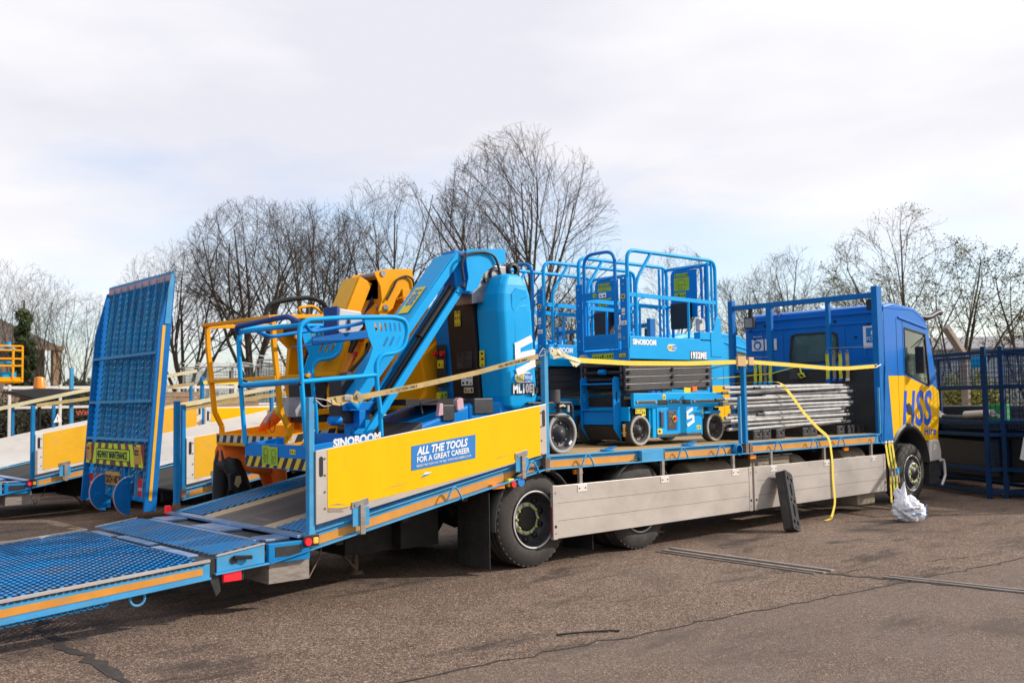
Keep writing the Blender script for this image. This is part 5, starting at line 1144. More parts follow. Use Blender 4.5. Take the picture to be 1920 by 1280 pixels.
# the one standing on the ground against the skirt
def big_foot():
    t = thing('barrier_block', 'long black plastic fence base standing on end against the aluminium side skirt', 'fence base')
    out = [(-.115, 0), (.115, 0), (.125, .02), (.125, .74), (.10, .765), (-.10, .765), (-.125, .74), (-.125, .02)]
    sq = lambda cx, cy, w, h: [(cx - w, cy - h), (cx + w, cy - h), (cx + w, cy + h), (cx - w, cy + h)]
    circ = lambda cx, cy, r: [(cx + r * math.cos(a * PI / 8), cy + r * math.sin(a * PI / 8)) for a in range(16)]
    hol = [circ(-.055, .10, .03), circ(.055, .10, .03), capsule(0, .255, .05, .17), circ(-.055, .385, .024), circ(.055, .385, .024), capsule(0, .53, .05, .17), circ(-.055, .665, .03), circ(.055, .665, .03)]
    plate(out, hol, .03, (0, -.045, 0), RX, UP, 'top_face', 'black', t)
    b = MB(.012); b.prism([(a, c) for a, c in out], 'xz', -.03, .075); b.build('body', 'rubber', t)
    b = MB(.004); b.box(-.05, .05, -.066, -.06, .03, .05); b.cut(); b.box(-.05, .05, -.066, -.06, .715, .74); b.build('hand_grip', 'ink', t)
    return t
bf = big_foot(); bf.location = (3.97, -.42, .0)
zv = Vector((.20, .235, .70)).normalized(); yv = Vector((-.25, 1, -.2)); yv = (yv - zv * yv.dot(zv)).normalized(); xv = yv.cross(zv)
# lean: local z along zv, local x across
bf.rotation_euler = Matrix((xv, yv, zv)).transposed().to_euler(); bf.location.z = .012

# ------------------------------------------------------------------ straps
def strap_end(parent, p, m='steel', s=1):
    k = MB(); x, y, z = p; k.tube([(x, y - .02, z + .03), (x + .03 * s, y - .02, z), (x, y - .02, z - .03), (x - .02 * s, y - .02, z), (x, y - .02, z + .03)], .005, 6); k.build('hook', m, parent)
S1 = thing('lashing_strap', 'worn beige lashing strap running from the rear post across the blue boom lift', 'strap')
b = MB(); b.ribbon([(-2.46, -.045, 1.715), (-2.30, -.05, 1.735), (-2.10, -.05, 1.745), (-1.5, -.045, 1.838), (-.8, -.045, 1.965), (-.146, -.045, 2.106), (.02, -.045, 2.135)], .048, NY); b.build('webbing', 'strap_beige', S1)
b = MB(.002); b.ribbon([(-2.38, -.06, 1.715), (-2.25, -.065, 1.74), (-2.16, -.065, 1.70)], .058, (0.1, -1, .1), .012); b.ribbon([(-2.20, -.07, 1.77), (-2.12, -.07, 1.72)], .07, (.2, -1, -.2), .012); b.ribbon([(-2.42, -.06, 1.70), (-2.34, -.06, 1.69), (-2.26, -.06, 1.73)], .05, (0, -1, .5), .008); b.build('webbing_wrap', 'strap_beige', S1)
b = MB(.002); b.box(-2.31, -2.24, -.085, -.07, 1.715, 1.755); b.cyl((-2.17, -.095, 1.75), (-2.17, -.05, 1.75), .022, 10); b.build('ratchet', 'steel', S1)
b = MB(); b.tube(fillet([(-2.57, -.04, 1.72), (-2.50, -.05, 1.66), (-2.40, -.055, 1.68), (-2.47, -.05, 1.72), (-2.57, -.035, 1.735)], .03), .007, 6); b.cut(); b.tube([(.02, -.045, 2.135), (.10, -.05, 2.15), (.14, -.05, 2.20), (.09, -.04, 2.22), (.03, -.04, 2.15)], .006, 6); b.build('hook', 'steel', S1)
text('FALL PROTECTION ONLY', 'ink', S1, (-1.90, -.048, 1.760), (1, 0, .168), UP, .036, sx=.95); text('FALL PROTECTION ONLY', 'ink', S1, (-.52, -.048, 2.012), (1, 0, .208), UP, .036, sx=.95)
S2 = thing('lashing_strap', 'bright yellow strap stretched flat along the scissor lift to the headboard', 'strap')
b = MB(); b.ribbon([(.60, -.045, 2.105), (1.4, -.05, 2.085), (2.4, -.055, 2.095), (3.50, -.055, 2.13), (3.75, -.055, 2.13), (4.6, -.05, 2.105), (5.6, -.05, 2.07), (6.1, -.05, 2.075), (6.88, -.045, 2.115)], .052, NY); b.build('webbing', 'strap_yellow', S2)
b = MB(.002); b.ribbon([(.20, -.05, 2.16), (.28, -.06, 2.20), (.36, -.05, 2.15), (.46, -.06, 2.13), (.62, -.05, 2.10)], .06, (.2, -1, .7), .006); b.ribbon([(.22, -.05, 2.13), (.36, -.07, 2.16), (.50, -.06, 2.11)], .045, (-.3, -1, .2), .006); b.ribbon([(.46, -.06, 2.12), (.52, -.07, 2.05), (.60, -.06, 2.09)], .05, (0, -1, .2), .006); b.build('webbing_wrap', 'strap_pale', S2)
b = MB(); b.tube([(.19, -.05, 2.16), (.17, -.05, 2.22), (.22, -.05, 2.22), (.25, -.05, 2.15)], .006, 6); b.cut(); b.tube([(6.86, -.06, 2.14), (6.93, -.06, 2.115), (7.03, -.05, 2.14)], .009, 6); b.tube([(6.86, -.06, 2.09), (6.93, -.06, 2.115)], .009, 6); b.build('hook', 'alu_white', S2)
cb = MB(.004); cb.box(3.41, 3.585, -.075, -.045, 2.075, 2.20); cb.box(3.655, 3.76, -.07, -.045, 2.09, 2.19); o = cb.build('cardboard_sleeve', 'cardboard'); tag(o, 'scrap of brown cardboard wrapped round the yellow strap at the deck post', 'cardboard')
S3 = thing('lashing_strap', 'yellow strap over the tubes with its tail hanging down the skirt to the ground', 'strap')
b = MB()
P3 = [(4.95, 1.2, 1.89), (4.90, .55, 1.90), (4.86, .275, 1.885), (4.96, .20, 1.74), (5.17, .11, 1.45), (5.34, .02, 1.25), (5.48, -.05, 1.128), (5.512, -.062, 1.05), (5.50, -.095, .80), (5.495, -.10, .52), (5.515, -.105, .30), (5.50, -.11, .20), (5.40, -.12, .05), (5.33, -.125, .012), (5.18, -.14, .008)]
P3 = fillet(P3, .06, 2)
PP = [Vector(p) for p in P3]
vs = []
for i, p in enumerate(PP):
    d = (PP[min(i + 1, len(PP) - 1)] - PP[max(i - 1, 0)]).normalized()
    nrm = Vector((0, -1, 0)) if p.z < 1.86 and p.z > .03 else Vector((0, 0, 1)); u = d.cross(nrm).normalized() * .025; q = nrm * .0015
    vs += [p - u + q, p + u + q, p + u - q, p - u - q]
b.add(vs, [(4 * i + j, 4 * i + (j + 1) % 4, 4 * (i + 1) + (j + 1) % 4, 4 * (i + 1) + j) for i in range(len(PP) - 1) for j in range(4)]); b.build('webbing', 'strap_yellow', S3)
b = MB(.002); b.box(5.44, 5.49, .0, .02, 1.13, 1.15); b.build('hook', 'steel', S3)
def hang(x, y, z1, z0, m, lab, face, tip='hss_blue', grp=None):
    o = thing('hanging_strap', lab, 'strap', grp); b = MB()
    w = .028; n = 6
    for i in range(n):
        za = z1 - (z1 - z0) * i / n; zb = z1 - (z1 - z0) * (i + 1) / n; a = math.sin(i * 1.3 + x * 9 + y * 20) * .006; c = math.sin((i + 1) * 1.3 + x * 9 + y * 20) * .006
        if face == 'x': b.hexa([(x + a, y - w, zb), (x + a + .004, y - w, zb), (x + a + .004, y + w, zb), (x + a, y + w, zb), (x + c * 0 + a, y - w, za), (x + a + .004, y - w, za), (x + a + .004, y + w, za), (x + a, y + w, za)])
        else: b.sbox(x - w + a * 2, zb, za, x + w + a * 2, zb, za, y + a, y + a + .004)
    b.build('webbing', m, o)
    k = MB(); k.tube([(x - .01, y - .03, z1), (x - .01, y, z1 + .05), (x - .01, y + .03, z1), (x - .01, y - .03, z1)], .006, 5); k.build('hook', 'steel', o)
    if tip:
        k = MB(.003); k.box(x - .02, x, y - .03, y + .03, z0 - .04, z0); k.build('ratchet', tip, o)
    base(o, (x, y, z1)); return o
for y, m, t_, l in ((.83, 'strap_lime', 'hss_blue', 'lime strap hanging first in the row right of the cab rear window'), (.72, 'strap_grey', 'hss_blue', 'dark grey strap hanging second in the row right of the cab window'), (.61, 'strap_lime', 'hss_blue', 'brighter lime strap hanging third in the row right of the cab window'), (.49, 'strap_beige', 'alu_white', 'dull beige strap with a white tip, last in the right hand row')):
    hang(7.03, y, 2.34, 1.95, m, l, 'x', t_, 'straps hanging behind the cab')
for y, m, t_, l in ((2.16, 'strap_lime', 'sky_blue', 'lime strap hanging first in the row under the safety signs'), (2.06, 'strap_lime', 'sky_blue', 'lime strap hanging second in the row under the safety signs'), (1.97, 'strap_grey', 'sky_blue', 'grey strap hanging in the row under the safety signs'), (1.87, 'strap_lime', 'sky_blue', 'lime strap hanging last in the row under the safety signs')):
    hang(7.03, y, 2.24, 1.93, m, l, 'x', t_, 'straps hanging behind the cab')
g_ = MB(.01); g_.prism([(1.52, 2.20), (1.36, 2.22), (1.34, 2.05), (1.30, 1.96), (1.50, 1.96), (1.49, 2.1)], 'yz', 7.0, 7.05); o = g_.build('work_glove', 'rim_dark'); tag(o, 'grey work glove hung on the headboard above the tubes', 'glove')
g_ = MB()
g_.tube([(6.95, 1.28, 2.2), (6.93, 1.24, 2.06), (6.95, 1.18, 2.0), (6.96, 1.26, 1.98), (6.94, 1.30, 2.04), (6.95, 1.2, 2.05)], .016, 6); g_.tube([(6.95, 1.28, 2.17), (6.5, 1.5, 2.05), (5.6, 1.9, 1.98), (4.6, 1.6, 2.0), (4.0, .9, 2.06), (3.65, .2, 2.12)], .008, 5)
o = g_.build('rope', 'strap_lime'); tag(o, 'thin lime cord drooping from the headboard to the deck post', 'cord')
# bundle of straps hanging on the rail by the front wheel
for i, (x, m, z0, l) in enumerate(((7.03, 'strap_yellow', .10, 'broad yellow strap hanging nearest the skirt end by the front wheel'), (7.13, 'strap_lime', .06, 'lime strap hanging second from the skirt by the front wheel'), (7.22, 'strap_yellow', .16, 'yellow strap hanging closest to the front tyre'))):
    o = thing('hanging_strap', l, 'strap', 'ratchet straps hanging by the front wheel'); b = MB()
    PQ = [(x - .02, -.09, .96), (x + .02, -.10, .70), (x + .05, -.11, .56), (x + .045, -.11, .42), (x + .06, -.105, .25), (x + .05 + .02 * i, -.11, z0)]
    b.ribbon(PQ, .052, NY, .004); b.build('webbing', m, o)
    b = MB(.003); b.box(x + .01, x + .08, -.14, -.11, .50, .60); b.build('ratchet', 'sky_blue' if i == 2 else 'steel', o)
    b = MB(); b.tube([(x + .03, -.13, .60), (x + .06, -.14, .44), (x + .08, -.13, .38)], .009, 6); b.tube([(x - .05, -.085, .99), (x - .02, -.10, .975), (x, -.085, 1.0)], .011, 6); b.tube([(x + .05, -.11, z0), (x + .07, -.12, z0 - .03), (x + .03, -.12, z0 - .04)], .009, 6); b.build('hook', 'alu_white', o)
    base(o, (x, -.09, .98))
# plastic bag
def bag():
    b = MB(); n = 72; m_ = 40; vs = []
    from mathutils import noise
    for j in range(m_ + 1):
        t = j / m_; z = .33 * t; r = .20 * (math.sin(PI * min(1, .16 + t * .78)) ** .6)
        for i in range(n):
            a = 2 * PI * i / n; q = Vector((math.cos(a) * 1.6, math.sin(a) * 1.6, t * 3))
            d = 1 + .22 * noise.noise(q * 1.3) + .26 * abs(noise.noise(q * 3.2 + Vector((3, 1, 2)))) - .14 * abs(noise.noise(q * 6.5)) - .06
            rr = r * d * (1 - .55 * t ** 5)
            zz = z * (1 + .14 * noise.noise(q * 2)) + (.17 * max(0, t - .55) / .45 * max(0, math.cos(a - 2.5)) ** 2)
            vs.append((rr * math.cos(a) * 1.08 - .03 * t, rr * math.sin(a), max(.002, zz)))
    b.add(vs + [(-.03, 0, .31)], [(j * n + i, j * n + (i + 1) % n, (j + 1) * n + (i + 1) % n, (j + 1) * n + i) for j in range(m_) for i in range(n)] + [(m_ * n + i, m_ * n + (i + 1) % n, len(vs)) for i in range(n)], True)
    b.add(vs[:n], [tuple(range(n))[::-1]])
    return b
o = bag().build('plastic_bag', 'plastic_white'); tag(o, 'crumpled white plastic bag with blue print beside the front wheel', 'bag')
o.location = (5.93, -.96, 0); o.rotation_euler = (0, 0, -.3); o.scale = (1.0, 1.0, 1.0)
eh = MB(); eh.tube([(-.13, .06, .30), (-.16, .08, .38), (-.15, .06, .44), (-.12, .05, .40), (-.08, .03, .32)], [.05, .035, .018, .025, .045], 8); eh.build('bag_handle', 'plastic_white', o)
k = MB(.001)
for (a, z, w, h) in ((-1.9, .10, .05, .014), (-1.2, .07, .05, .012), (-2.4, .15, .05, .012), (-1.0, .20, .04, .01), (-.5, .12, .03, .014)):
    x, y = .222 * math.cos(a), .205 * math.sin(a); tx, ty = -math.sin(a), math.cos(a); k.bar((x - tx * w, y - ty * w, z), (x + tx * w, y + ty * w, z + .02), .01, h)
k.build('blue_print', 'sign_blue', o)

# ------------------------------------------------------------------ person behind the beavertail
def person():
    t = thing('person', 'person in an orange hi-vis jacket and dark trousers stooping behind the beavertail', 'person')
    J = dict(pel=(-1.86, 3.05, 1.02), bel=(-1.70, 3.03, 1.06), che=(-1.50, 3.0, 1.03), nec=(-1.30, 2.99, .98), hd=(-1.20, 2.98, .95), htop=(-1.07, 2.98, .90),
             lh=(-1.87, 2.95, .95), rh=(-1.87, 3.15, .95), lk=(-1.66, 2.97, .52), rk=(-1.90, 3.20, .50), la=(-1.74, 2.97, .09), ra=(-2.05, 3.20, .09), lf=(-1.56, 2.95, .045), rf=(-1.88, 3.19, .045),
             ls=(-1.42, 2.84, .99), rs=(-1.42, 3.16, .99), le=(-1.37, 2.84, .72), re=(-1.32, 3.20, .72), lw=(-1.22, 2.88, .50), rw=(-1.14, 3.12, .50))
    K = list(J); R = dict(pel=.15, bel=.14, che=.155, nec=.06, hd=.085, htop=.075, lh=.09, rh=.09, lk=.062, rk=.062, la=.042, ra=.042, lf=.04, rf=.04, ls=.065, rs=.065, le=.047, re=.047, lw=.032, rw=.032)
    E = [('pel', 'bel'), ('bel', 'che'), ('che', 'nec'), ('nec', 'hd'), ('hd', 'htop'), ('pel', 'lh'), ('pel', 'rh'), ('lh', 'lk'), ('rh', 'rk'), ('lk', 'la'), ('rk', 'ra'), ('la', 'lf'), ('ra', 'rf'), ('che', 'ls'), ('che', 'rs'), ('ls', 'le'), ('rs', 're'), ('le', 'lw'), ('re', 'rw')]
    def sk(name, keys, m, grow=0., parent=None, Jx=None, Rx=None):
        JJ = dict(J); JJ.update(Jx or {}); RR = dict(R); RR.update(Rx or {}); keys = [k for k in list(JJ) if k in keys]
        me = bpy.data.meshes.new(name); me.from_pydata([JJ[k] for k in keys], [(keys.index(a), keys.index(b_)) for a, b_ in (E if not Jx else Jx['_E']) if a in keys and b_ in keys], [])
        o = bpy.data.objects.new(name, me); COL.objects.link(o); o.parent = parent
        md = o.modifiers.new('skin', 'SKIN'); s2 = o.modifiers.new('sub', 'SUBSURF'); s2.levels = 2; s2.render_levels = 2
        for i, k in enumerate(keys): r = RR[k] + grow; me.skin_vertices[0].data[i].radius = (r, r)
        me.skin_vertices[0].data[0].use_root = True; me.materials.append(M[m]); md.use_smooth_shade = True
        return o
    bo = sk('body', K, 'skin', 0, t)
    V3 = lambda k: Vector(J[k])
    b = MB(); 
    for q in 'lr': b.tube([V3('pel') + (V3(q + 'h') - V3('pel')) * .4 + Vector((0, 0, .10)), V3(q + 'h'), (V3(q + 'h') + V3(q + 'k')) / 2, V3(q + 'k'), (V3(q + 'k') + V3(q + 'a')) / 2, V3(q + 'a')], [.10, .105, .09, .07, .066, .06], 14)
    b.tube([V3('lh') + Vector((0, -.02, 0)), V3('rh') + Vector((0, .02, 0))], .10, 14); b.build('trousers', 'ink', t)
    for q in 'lr': b = MB(); b.tube([V3(q + 'a') + Vector((0, 0, .06)), V3(q + 'a') + Vector((0, 0, -.04)), V3(q + 'f') + Vector((-.05, 0, 0)), V3(q + 'f') + Vector((.05, 0, 0))], [.06, .062, .052, .03], 12); b.build('boot', 'rubber', t)
    b = MB(); b.tube([V3('pel') + Vector((-.10, 0, .02)), V3('pel') + Vector((-.02, 0, .02)), V3('bel'), V3('che'), (V3('che') + V3('nec')) / 2, V3('nec')], [.12, .18, .195, .20, .17, .08], 18)
    b.tube([V3('bel') + Vector((-.12, -.10, .02)), V3('bel') + Vector((0, -.14, -.10)), V3('bel') + Vector((.18, -.15, -.14)), V3('bel') + Vector((.34, -.14, -.12))], [.06, .11, .10, .06], 12)
    for q in 'lr': b.tube([V3('che') + (V3(q + 's') - V3('che')) * .5, V3(q + 's'), (V3(q + 's') + V3(q + 'e')) / 2, V3(q + 'e'), V3(q + 'w') + (V3(q + 'e') - V3(q + 'w')) * .15], [.12, .105, .085, .07, .05], 12)
    ja = b.build('jacket', 'orange', t)
    b = MB(.01); b.prism([(-1.96, .70), (-1.86, .68), (-1.84, .84), (-1.90, .88), (-1.97, .86)], 'xz', 2.80, 2.85); b.build('tool_pouch', 'ink', t)
    b = MB(.004); b.prism([(-1.92, .76), (-1.88, .72), (-1.84, .78), (-1.85, .84), (-1.90, .84)], 'xz', 2.792, 2.80); b.build('pouch_badge', 'strap_beige', t)
    b = MB(); b.lathe([(.198, -.02), (.20, .02), (.198, .04)], (-1.58, 3.02, 1.045), 'x', 24); b.build('reflective_band', 'strap_grey', ja)
    b = MB(); b.lathe([(.001, .095), (.05, .085), (.085, .05), (.098, 0), (.09, -.05)], (-1.12, 2.98, .93), 'x', 20); b.build('hair', 'hair', t)
    for w, s in (((-1.22, 2.88, .50), 1), ((-1.14, 3.12, .50), 1)):
        b = MB()
        for i in range(4):
            y = w[1] - .03 + i * .02; L_ = (.075, .085, .08, .065)[i]
            b.tube([(w[0] + .04, y, w[2] - .03), (w[0] + .04 + L_ * .6, y, w[2] - .045), (w[0] + .04 + L_ * .9, y, w[2] - .075)], [.010, .009, .007], 6)
        b.tube([(w[0] + .02, w[1] - .04, w[2] - .02), (w[0] + .05, w[1] - .055, w[2] - .045), (w[0] + .075, w[1] - .05, w[2] - .06)], [.012, .010, .008], 6)
        b.tube([(w[0], w[1], w[2]), (w[0] + .05, w[1], w[2] - .032)], [.028, .036], 8); b.build('hand', 'skin', t)
    b = MB()
    b.cyl((-1.12, 2.95, .86), (-1.11, 2.95, .835), .012, 8); b.cut(); b.cyl((-1.12, 3.01, .86), (-1.11, 3.01, .835), .012, 8); b.build('eye', 'ink', t)
    b = MB(); b.cyl((-1.15, 2.98, .86), (-1.14, 2.98, .82), .012, 6, .018); b.build('nose', 'skin', t)
    base(t, (-1.78, 3.08, 0)); return t
pp = person(); pp.location.z = .0; pp.scale = (1.07, 1.07, 1.09)
b = MB(.02); b.tube([(-1.86, 2.34, 1.42), (-1.84, 2.26, 1.46), (-1.82, 2.14, 1.53), (-1.80, 2.02, 1.60), (-1.78, 1.93, 1.60), (-1.76, 1.86, 1.50)], [.02, .05, .075, .07, .06, .03], 9); o = b.build('hi_vis_jacket', 'orange'); b = MB(); b.tube([(-1.90, 2.12, 1.50), (-1.88, 2.07, 1.57), (-1.85, 2.02, 1.63)], .022, 6); b.build('reflective_band', 'pale_reflective', o); tag(o, 'orange hi-vis jacket slung in the yellow basket behind the grey socket box', 'jacket')

# ------------------------------------------------------------------ the other trucks
P = thing('flatbed_truck', 'blue flatbed lorry with its mesh ramp folded upright, HIGHWAY MAINTENANCE on it', 'lorry', 'lorries parked alongside')
flatbed(P, 2.70, False); cab(P, 2.70, 'sky_blue', 'yellow', dx=1.75, dz=.02, letters=False)
k = MB(.09); k.prism([(7.55, 1.2), (9.20, 1.2), (9.20, 3.10), (8.3, 3.08), (7.75, 2.98), (7.58, 2.80)], 'xz', .12, 2.58); k.build('sleeper_pod', 'sky_blue', P)
k = MB(.004); k.box(7.9, 9.1, .105, .12, 2.62, 2.66); k.box(8.3, 8.75, .108, .12, 2.15, 2.55); k.build('pod_trim', 'ink', P)
side_board(P, 2.70, False, 'yellow', z=(.62, 1.14, 1.17, 1.64))
side_board(P, 2.70, False, 'yellow', x0=.20, x1=3.58, z=(1.15, 1.66, 1.15, 1.68))
P3_ = copy_tree(P); P4_ = copy_tree(P)
side_board(P, 2.70, True, 'dirty_yellow'); side_board(P3_, 2.70, True, 'dirty_yellow', z=(.675, 1.293, 1.145, 1.78)); side_board(P4_, 2.70, True, 'yellow', z=(.70, 1.30, 1.15, 1.80))
for q in (P3_, P4_):
    side_board(q, 2.70, True, 'yellow', x0=.18, x1=3.58, z=(1.15, 1.66, 1.15, 1.66)); side_board(q, 2.70, True, 'yellow', x0=3.66, x1=7.0, z=(1.15, 1.66, 1.15, 1.66))
P.location = (1.26, 5.5, -.03); P3_.location = (.36, 9.0, 0); P4_.location = (1.78, 12.7, 0)
P3_['label'] = 'blue and yellow flatbed lorry beyond the upright ramp, cut off at the left edge'
P4_['label'] = 'blue flatbed lorry standing farthest back, its yellow board reading Warning'
lowered_ramp(P3_, 2.70)
# folded ramp of the second truck (local frame of P)
fr = MB(); tr = MB(); tread(tr, (.03, .04, 0), (1, 0, 0), (0, 1, 0), (0, 0, 1), 70, 50, .0435, .0465, w=.040, tilt=-.35)
for k_ in range(1, 9):
    y = 2.40 * k_ / 9; fr.cut(); fr.box(.02, 2.3, y - .007, y + .007, -.075, -.010); fr.sbox(2.3, -.075, -.010, 3.02, -.03, -.010, y - .007, y + .007)
sl_ = .085
def up_(v): x, y, z = v; return (-3.0 + x * sl_ + z, 2.36 - y, .46 + x - z * sl_)
for mb, nm, mm in ((tr, 'ramp_tread', 'mesh_blue'), (fr, 'ramp_rib', 'rail_blue')):
    mb.v = [up_(v) for v in mb.v]; mb.build(nm, mm, P)
b = MB(.003)
for y in (-.02, 2.38):
    pts = [(-3.14, .36), (-2.98, .36), (-2.73, 3.46), (-2.78, 3.44), (-2.95, 2.80), (-2.99, 2.3)]
    b.cut(); b.prism(pts, 'xz', y - .02, y + .02)
b.build('ramp_rail', 'frame_blue', P)
b = MB(); b.bar((-3.06, -.043, .50), (-2.885, -.043, 2.80), .04, .004, (0, 1, 0)); b.build('reflective_strip', 'dirty_yellow', P)
b = MB(.003); b.prism([(-2.88, 2.82), (-2.80, 2.82), (-2.745, 3.50), (-2.79, 3.50), (-2.83, 3.3)], 'xz', -.05, -.042); b.build('ramp_gusset', 'rail_blue', P)
b = MB(.003); b.box(-2.76, -2.745, -.05, 2.36, 3.40, 3.535); tp = b.build('ramp_lip', 'rail_blue', P); b = MB(); b.box(-2.765, -2.7605, -.04, 2.34, 3.42, 3.50); b.build('worn_marking', 'pink', tp)
b = MB(.003)
for z in (1.26, 1.78, 2.42): b.cut(); b.box(-3.15 + (z - .46) * sl_, -3.06 + (z - .46) * sl_, .0, 2.36, z, z + .035)
b.build('cross_bar', 'rail_blue', P)
sx_ = -3.075
b = MB(); b.box(sx_, sx_ + .01, .14, 2.38, .91, 1.22); sgp = b.build('chevron_board', 'maroon', P)
b = MB()
for i in range(4):
    for s_, c in ((1, 1), (-1, 1)):
        yc = 1.26 + s_ * (.14 + i * .28)
        w = .07; y0_, y1_ = yc + s_ * .05, yc - s_ * .05
        pts = [(y0_ - w, .915), (y0_ + w, .915), (y1_ + w, 1.215), (y1_ - w, 1.215)]
        pts = [(min(2.375, max(.145, a)), z) for a, z in pts]
        b.cut(); b.prism(pts, 'yz', sx_ - .004, sx_)
b.build('chevron', 'lime', sgp)
b = MB(.002); b.box(sx_ - .007, sx_ - .004, .62, 1.92, .975, 1.145); hm = b.build('maintenance_plate', 'ink', sgp); b = MB(); b.box(sx_ - .009, sx_ - .007, .64, 1.90, .988, 1.132); b.build('plate_field', 'lime', hm)
text('HIGHWAY MAINTENANCE', 'ink', hm, (sx_ - .011, 1.88, 1.008), (0, -1, 0), UP, .145, off=.004, sx=.672)
for (ya, yb_, m_) in ((.22, .46, 'plate_amber'), (2.12, 2.33, 'plate_amber')):
    b = MB(); b.box(sx_ - .008, sx_ - .004, ya, yb_, .96, 1.19); o = b.build('notice', m_, sgp)
    text('Blind Spot\nTake care' if ya < 1 else 'Caution\n------\n------\n------', 'ink', o, (sx_ - .010, yb_ - .02, 1.12), (0, -1, 0), UP, .042, off=.001, sx=.8)
b = MB(.002); b.box(sx_ + .0, sx_ + .01, 1.02, 1.56, .64, .82); npq = b.build('number_plate', 'plate_amber', P); text('DX24 NKD', 'ink', npq, (sx_ - .003, 1.53, .665), (0, -1, 0), UP, .155, off=.003, sx=.70)
b = MB(.003); b.box(-3.04, -2.95, .1, 2.3, .46, .52); b.box(-3.04, -2.98, 1.6, 1.66, .3, .9); b.box(-3.04, -2.98, .9, .96, .3, .9); b.build('rear_frame', 'deep_blue', P)
for y in (.68, 1.62):
    pts = [(-3.05, .78)] + [(-3.05 - .22 * math.sin(a * PI / 12), .52 + .26 * math.cos(a * PI / 12)) for a in range(0, 12)] + [(-3.05, .26)]
    b = MB(.004); b.prism(pts, 'xz', y - .02, y + .02); fo = b.build('ramp_shoe', 'frame_blue', P)
    b = MB(); b.tube([(p[0] - .004, y, p[1]) for p in pts[1:-1]], .009, 5); b.build('shoe_edge', 'pink', fo)
for y in (.12, 1.98):
    b = MB(.008); b.box(-3.02, -2.93, y, y + .44, .52, .76); o = b.build('lamp_cluster', 'red', P); b = MB(); b.box(-3.025, -3.02, y + .12, y + .34, .60, .64); b.build('lens', 'pink', o)
# furniture on the far trucks
text('Warning', 'red_text', P4_, (-.42 - 1.78, -.052, 1.545), (1, 0, .13), UP, .14, name='lettering', off=.002)
k = MB(); k.prism([(-2.62, 1.42), (-2.46, 1.44), (-2.54, 1.60)], 'xz', -.056, -.05); k.build('warning_triangle', 'white', P4_)
text('!', 'ink', P4_, (-2.56, -.058, 1.45), RX, UP, .12)
# straps over the far decks
random.seed(3)
def farstrap(pts, m, lab):
    b = MB(); b.ribbon(pts, .055, NY, .006); o = b.build('lashing_strap', m); tag(o, lab, 'strap', 'straps slung over the far lorries')
farstrap([(-3.2, 8.94, 1.60), (-1.6, 8.95, 1.95), (.4, 8.97, 2.3)], 'strap_pale', 'pale strap climbing from the left edge behind the upright ramp')
farstrap([(-2.2, 8.96, 1.74), (.35, 8.97, 2.08)], 'strap_beige', 'dull strap between the short post and the upright ramp')
farstrap([(-1.32, 5.42, 1.72), (1.4, 5.44, 2.18)], 'strap_pale', 'pale strap rising behind the yellow cage rails')
farstrap([(-1.32, 5.46, 1.66), (1.38, 5.46, 2.02)], 'strap_beige', 'darker khaki strap rising just below the pale one behind the cages')
farstrap([(.5, 8.95, 2.10), (3.95, 8.97, 2.06)], 'strap_yellow', 'faded yellow strap level across the middle lorry')
# beacon light on a bar
t = thing('beacon_light', 'orange flashing beacon on a black bar above the far lorries', 'beacon'); b = MB(.01); b.lathe([(.001, .26), (.10, .24), (.12, .04), (.13, 0), (.001, 0)], (0, 0, 0), 'z', 18); b.build('lens', 'amber_lens', t)
b = MB(.02); b.prism([(-.75, -.06), (-.2, -.22), (.2, -.22), (1.2, -.06), (.15, 0), (-.15, 0)], 'xz', -.3, .3); b.cyl((0, 0, -.2), (0, 0, -1.2), .04, 8); b.build('light_bar', 'ink', t); t.location = (-.30, 15.4, 2.13)
o = MB(.01); o.box(.40, .48, 15.6, 15.68, 0, 2.6); tag(o.build('steel_post', 'rail_blue'), 'pale blue upright steel post beside the orange beacon', 'post')
# timber and pallets on the far decks
def crate_stack(x, y, z, sx, sy, h, lab, grp):
    t = thing('pallet_stack', lab, 'pallets', grp); b = MB(.004); n = int(h / .13)
    for i in range(n):
        for j in range(3): b.box(-sx / 2, sx / 2, -sy / 2 + j * sy * .42, -sy / 2 + j * sy * .42 + .1, i * .13, i * .13 + .09)
        b.box(-sx / 2, sx / 2, -sy / 2, sy / 2, i * .13 + .09, i * .13 + .115)
    b.build('slats', 'pallet', t); t.location = (x, y, z)
crate_stack(1.9, 14.2, 1.12, 1.3, 1.0, .95, 'brown pallets stacked on the farthest lorry deck', 'pallet stacks'); crate_stack(3.4, 14.2, 1.12, 1.2, 1.0, .8, 'lower stack of brown pallets farther along that deck', 'pallet stacks')
crate_stack(2.6, 17.6, 0, 1.2, 1.0, 2.1, 'tall pallet stack on the ground behind the farthest lorry', 'pallet stacks')
t = thing('safety_railing', 'white painted railing running behind the far lorries', 'railing'); b = MB(.004)
for i in range(14): b.cut(); b.box(-.5 + i * 1.1, -.44 + i * 1.1, 17.0, 17.06, 0, 2.25)
b.build('upright', 'alu_white', t); b = MB(); b.box(-.6, 14, 17.01, 17.05, 2.15, 2.22); b.cut(); b.box(-.6, 14, 17.01, 17.05, 1.7, 1.76); b.build('rail', 'alu_white', t)
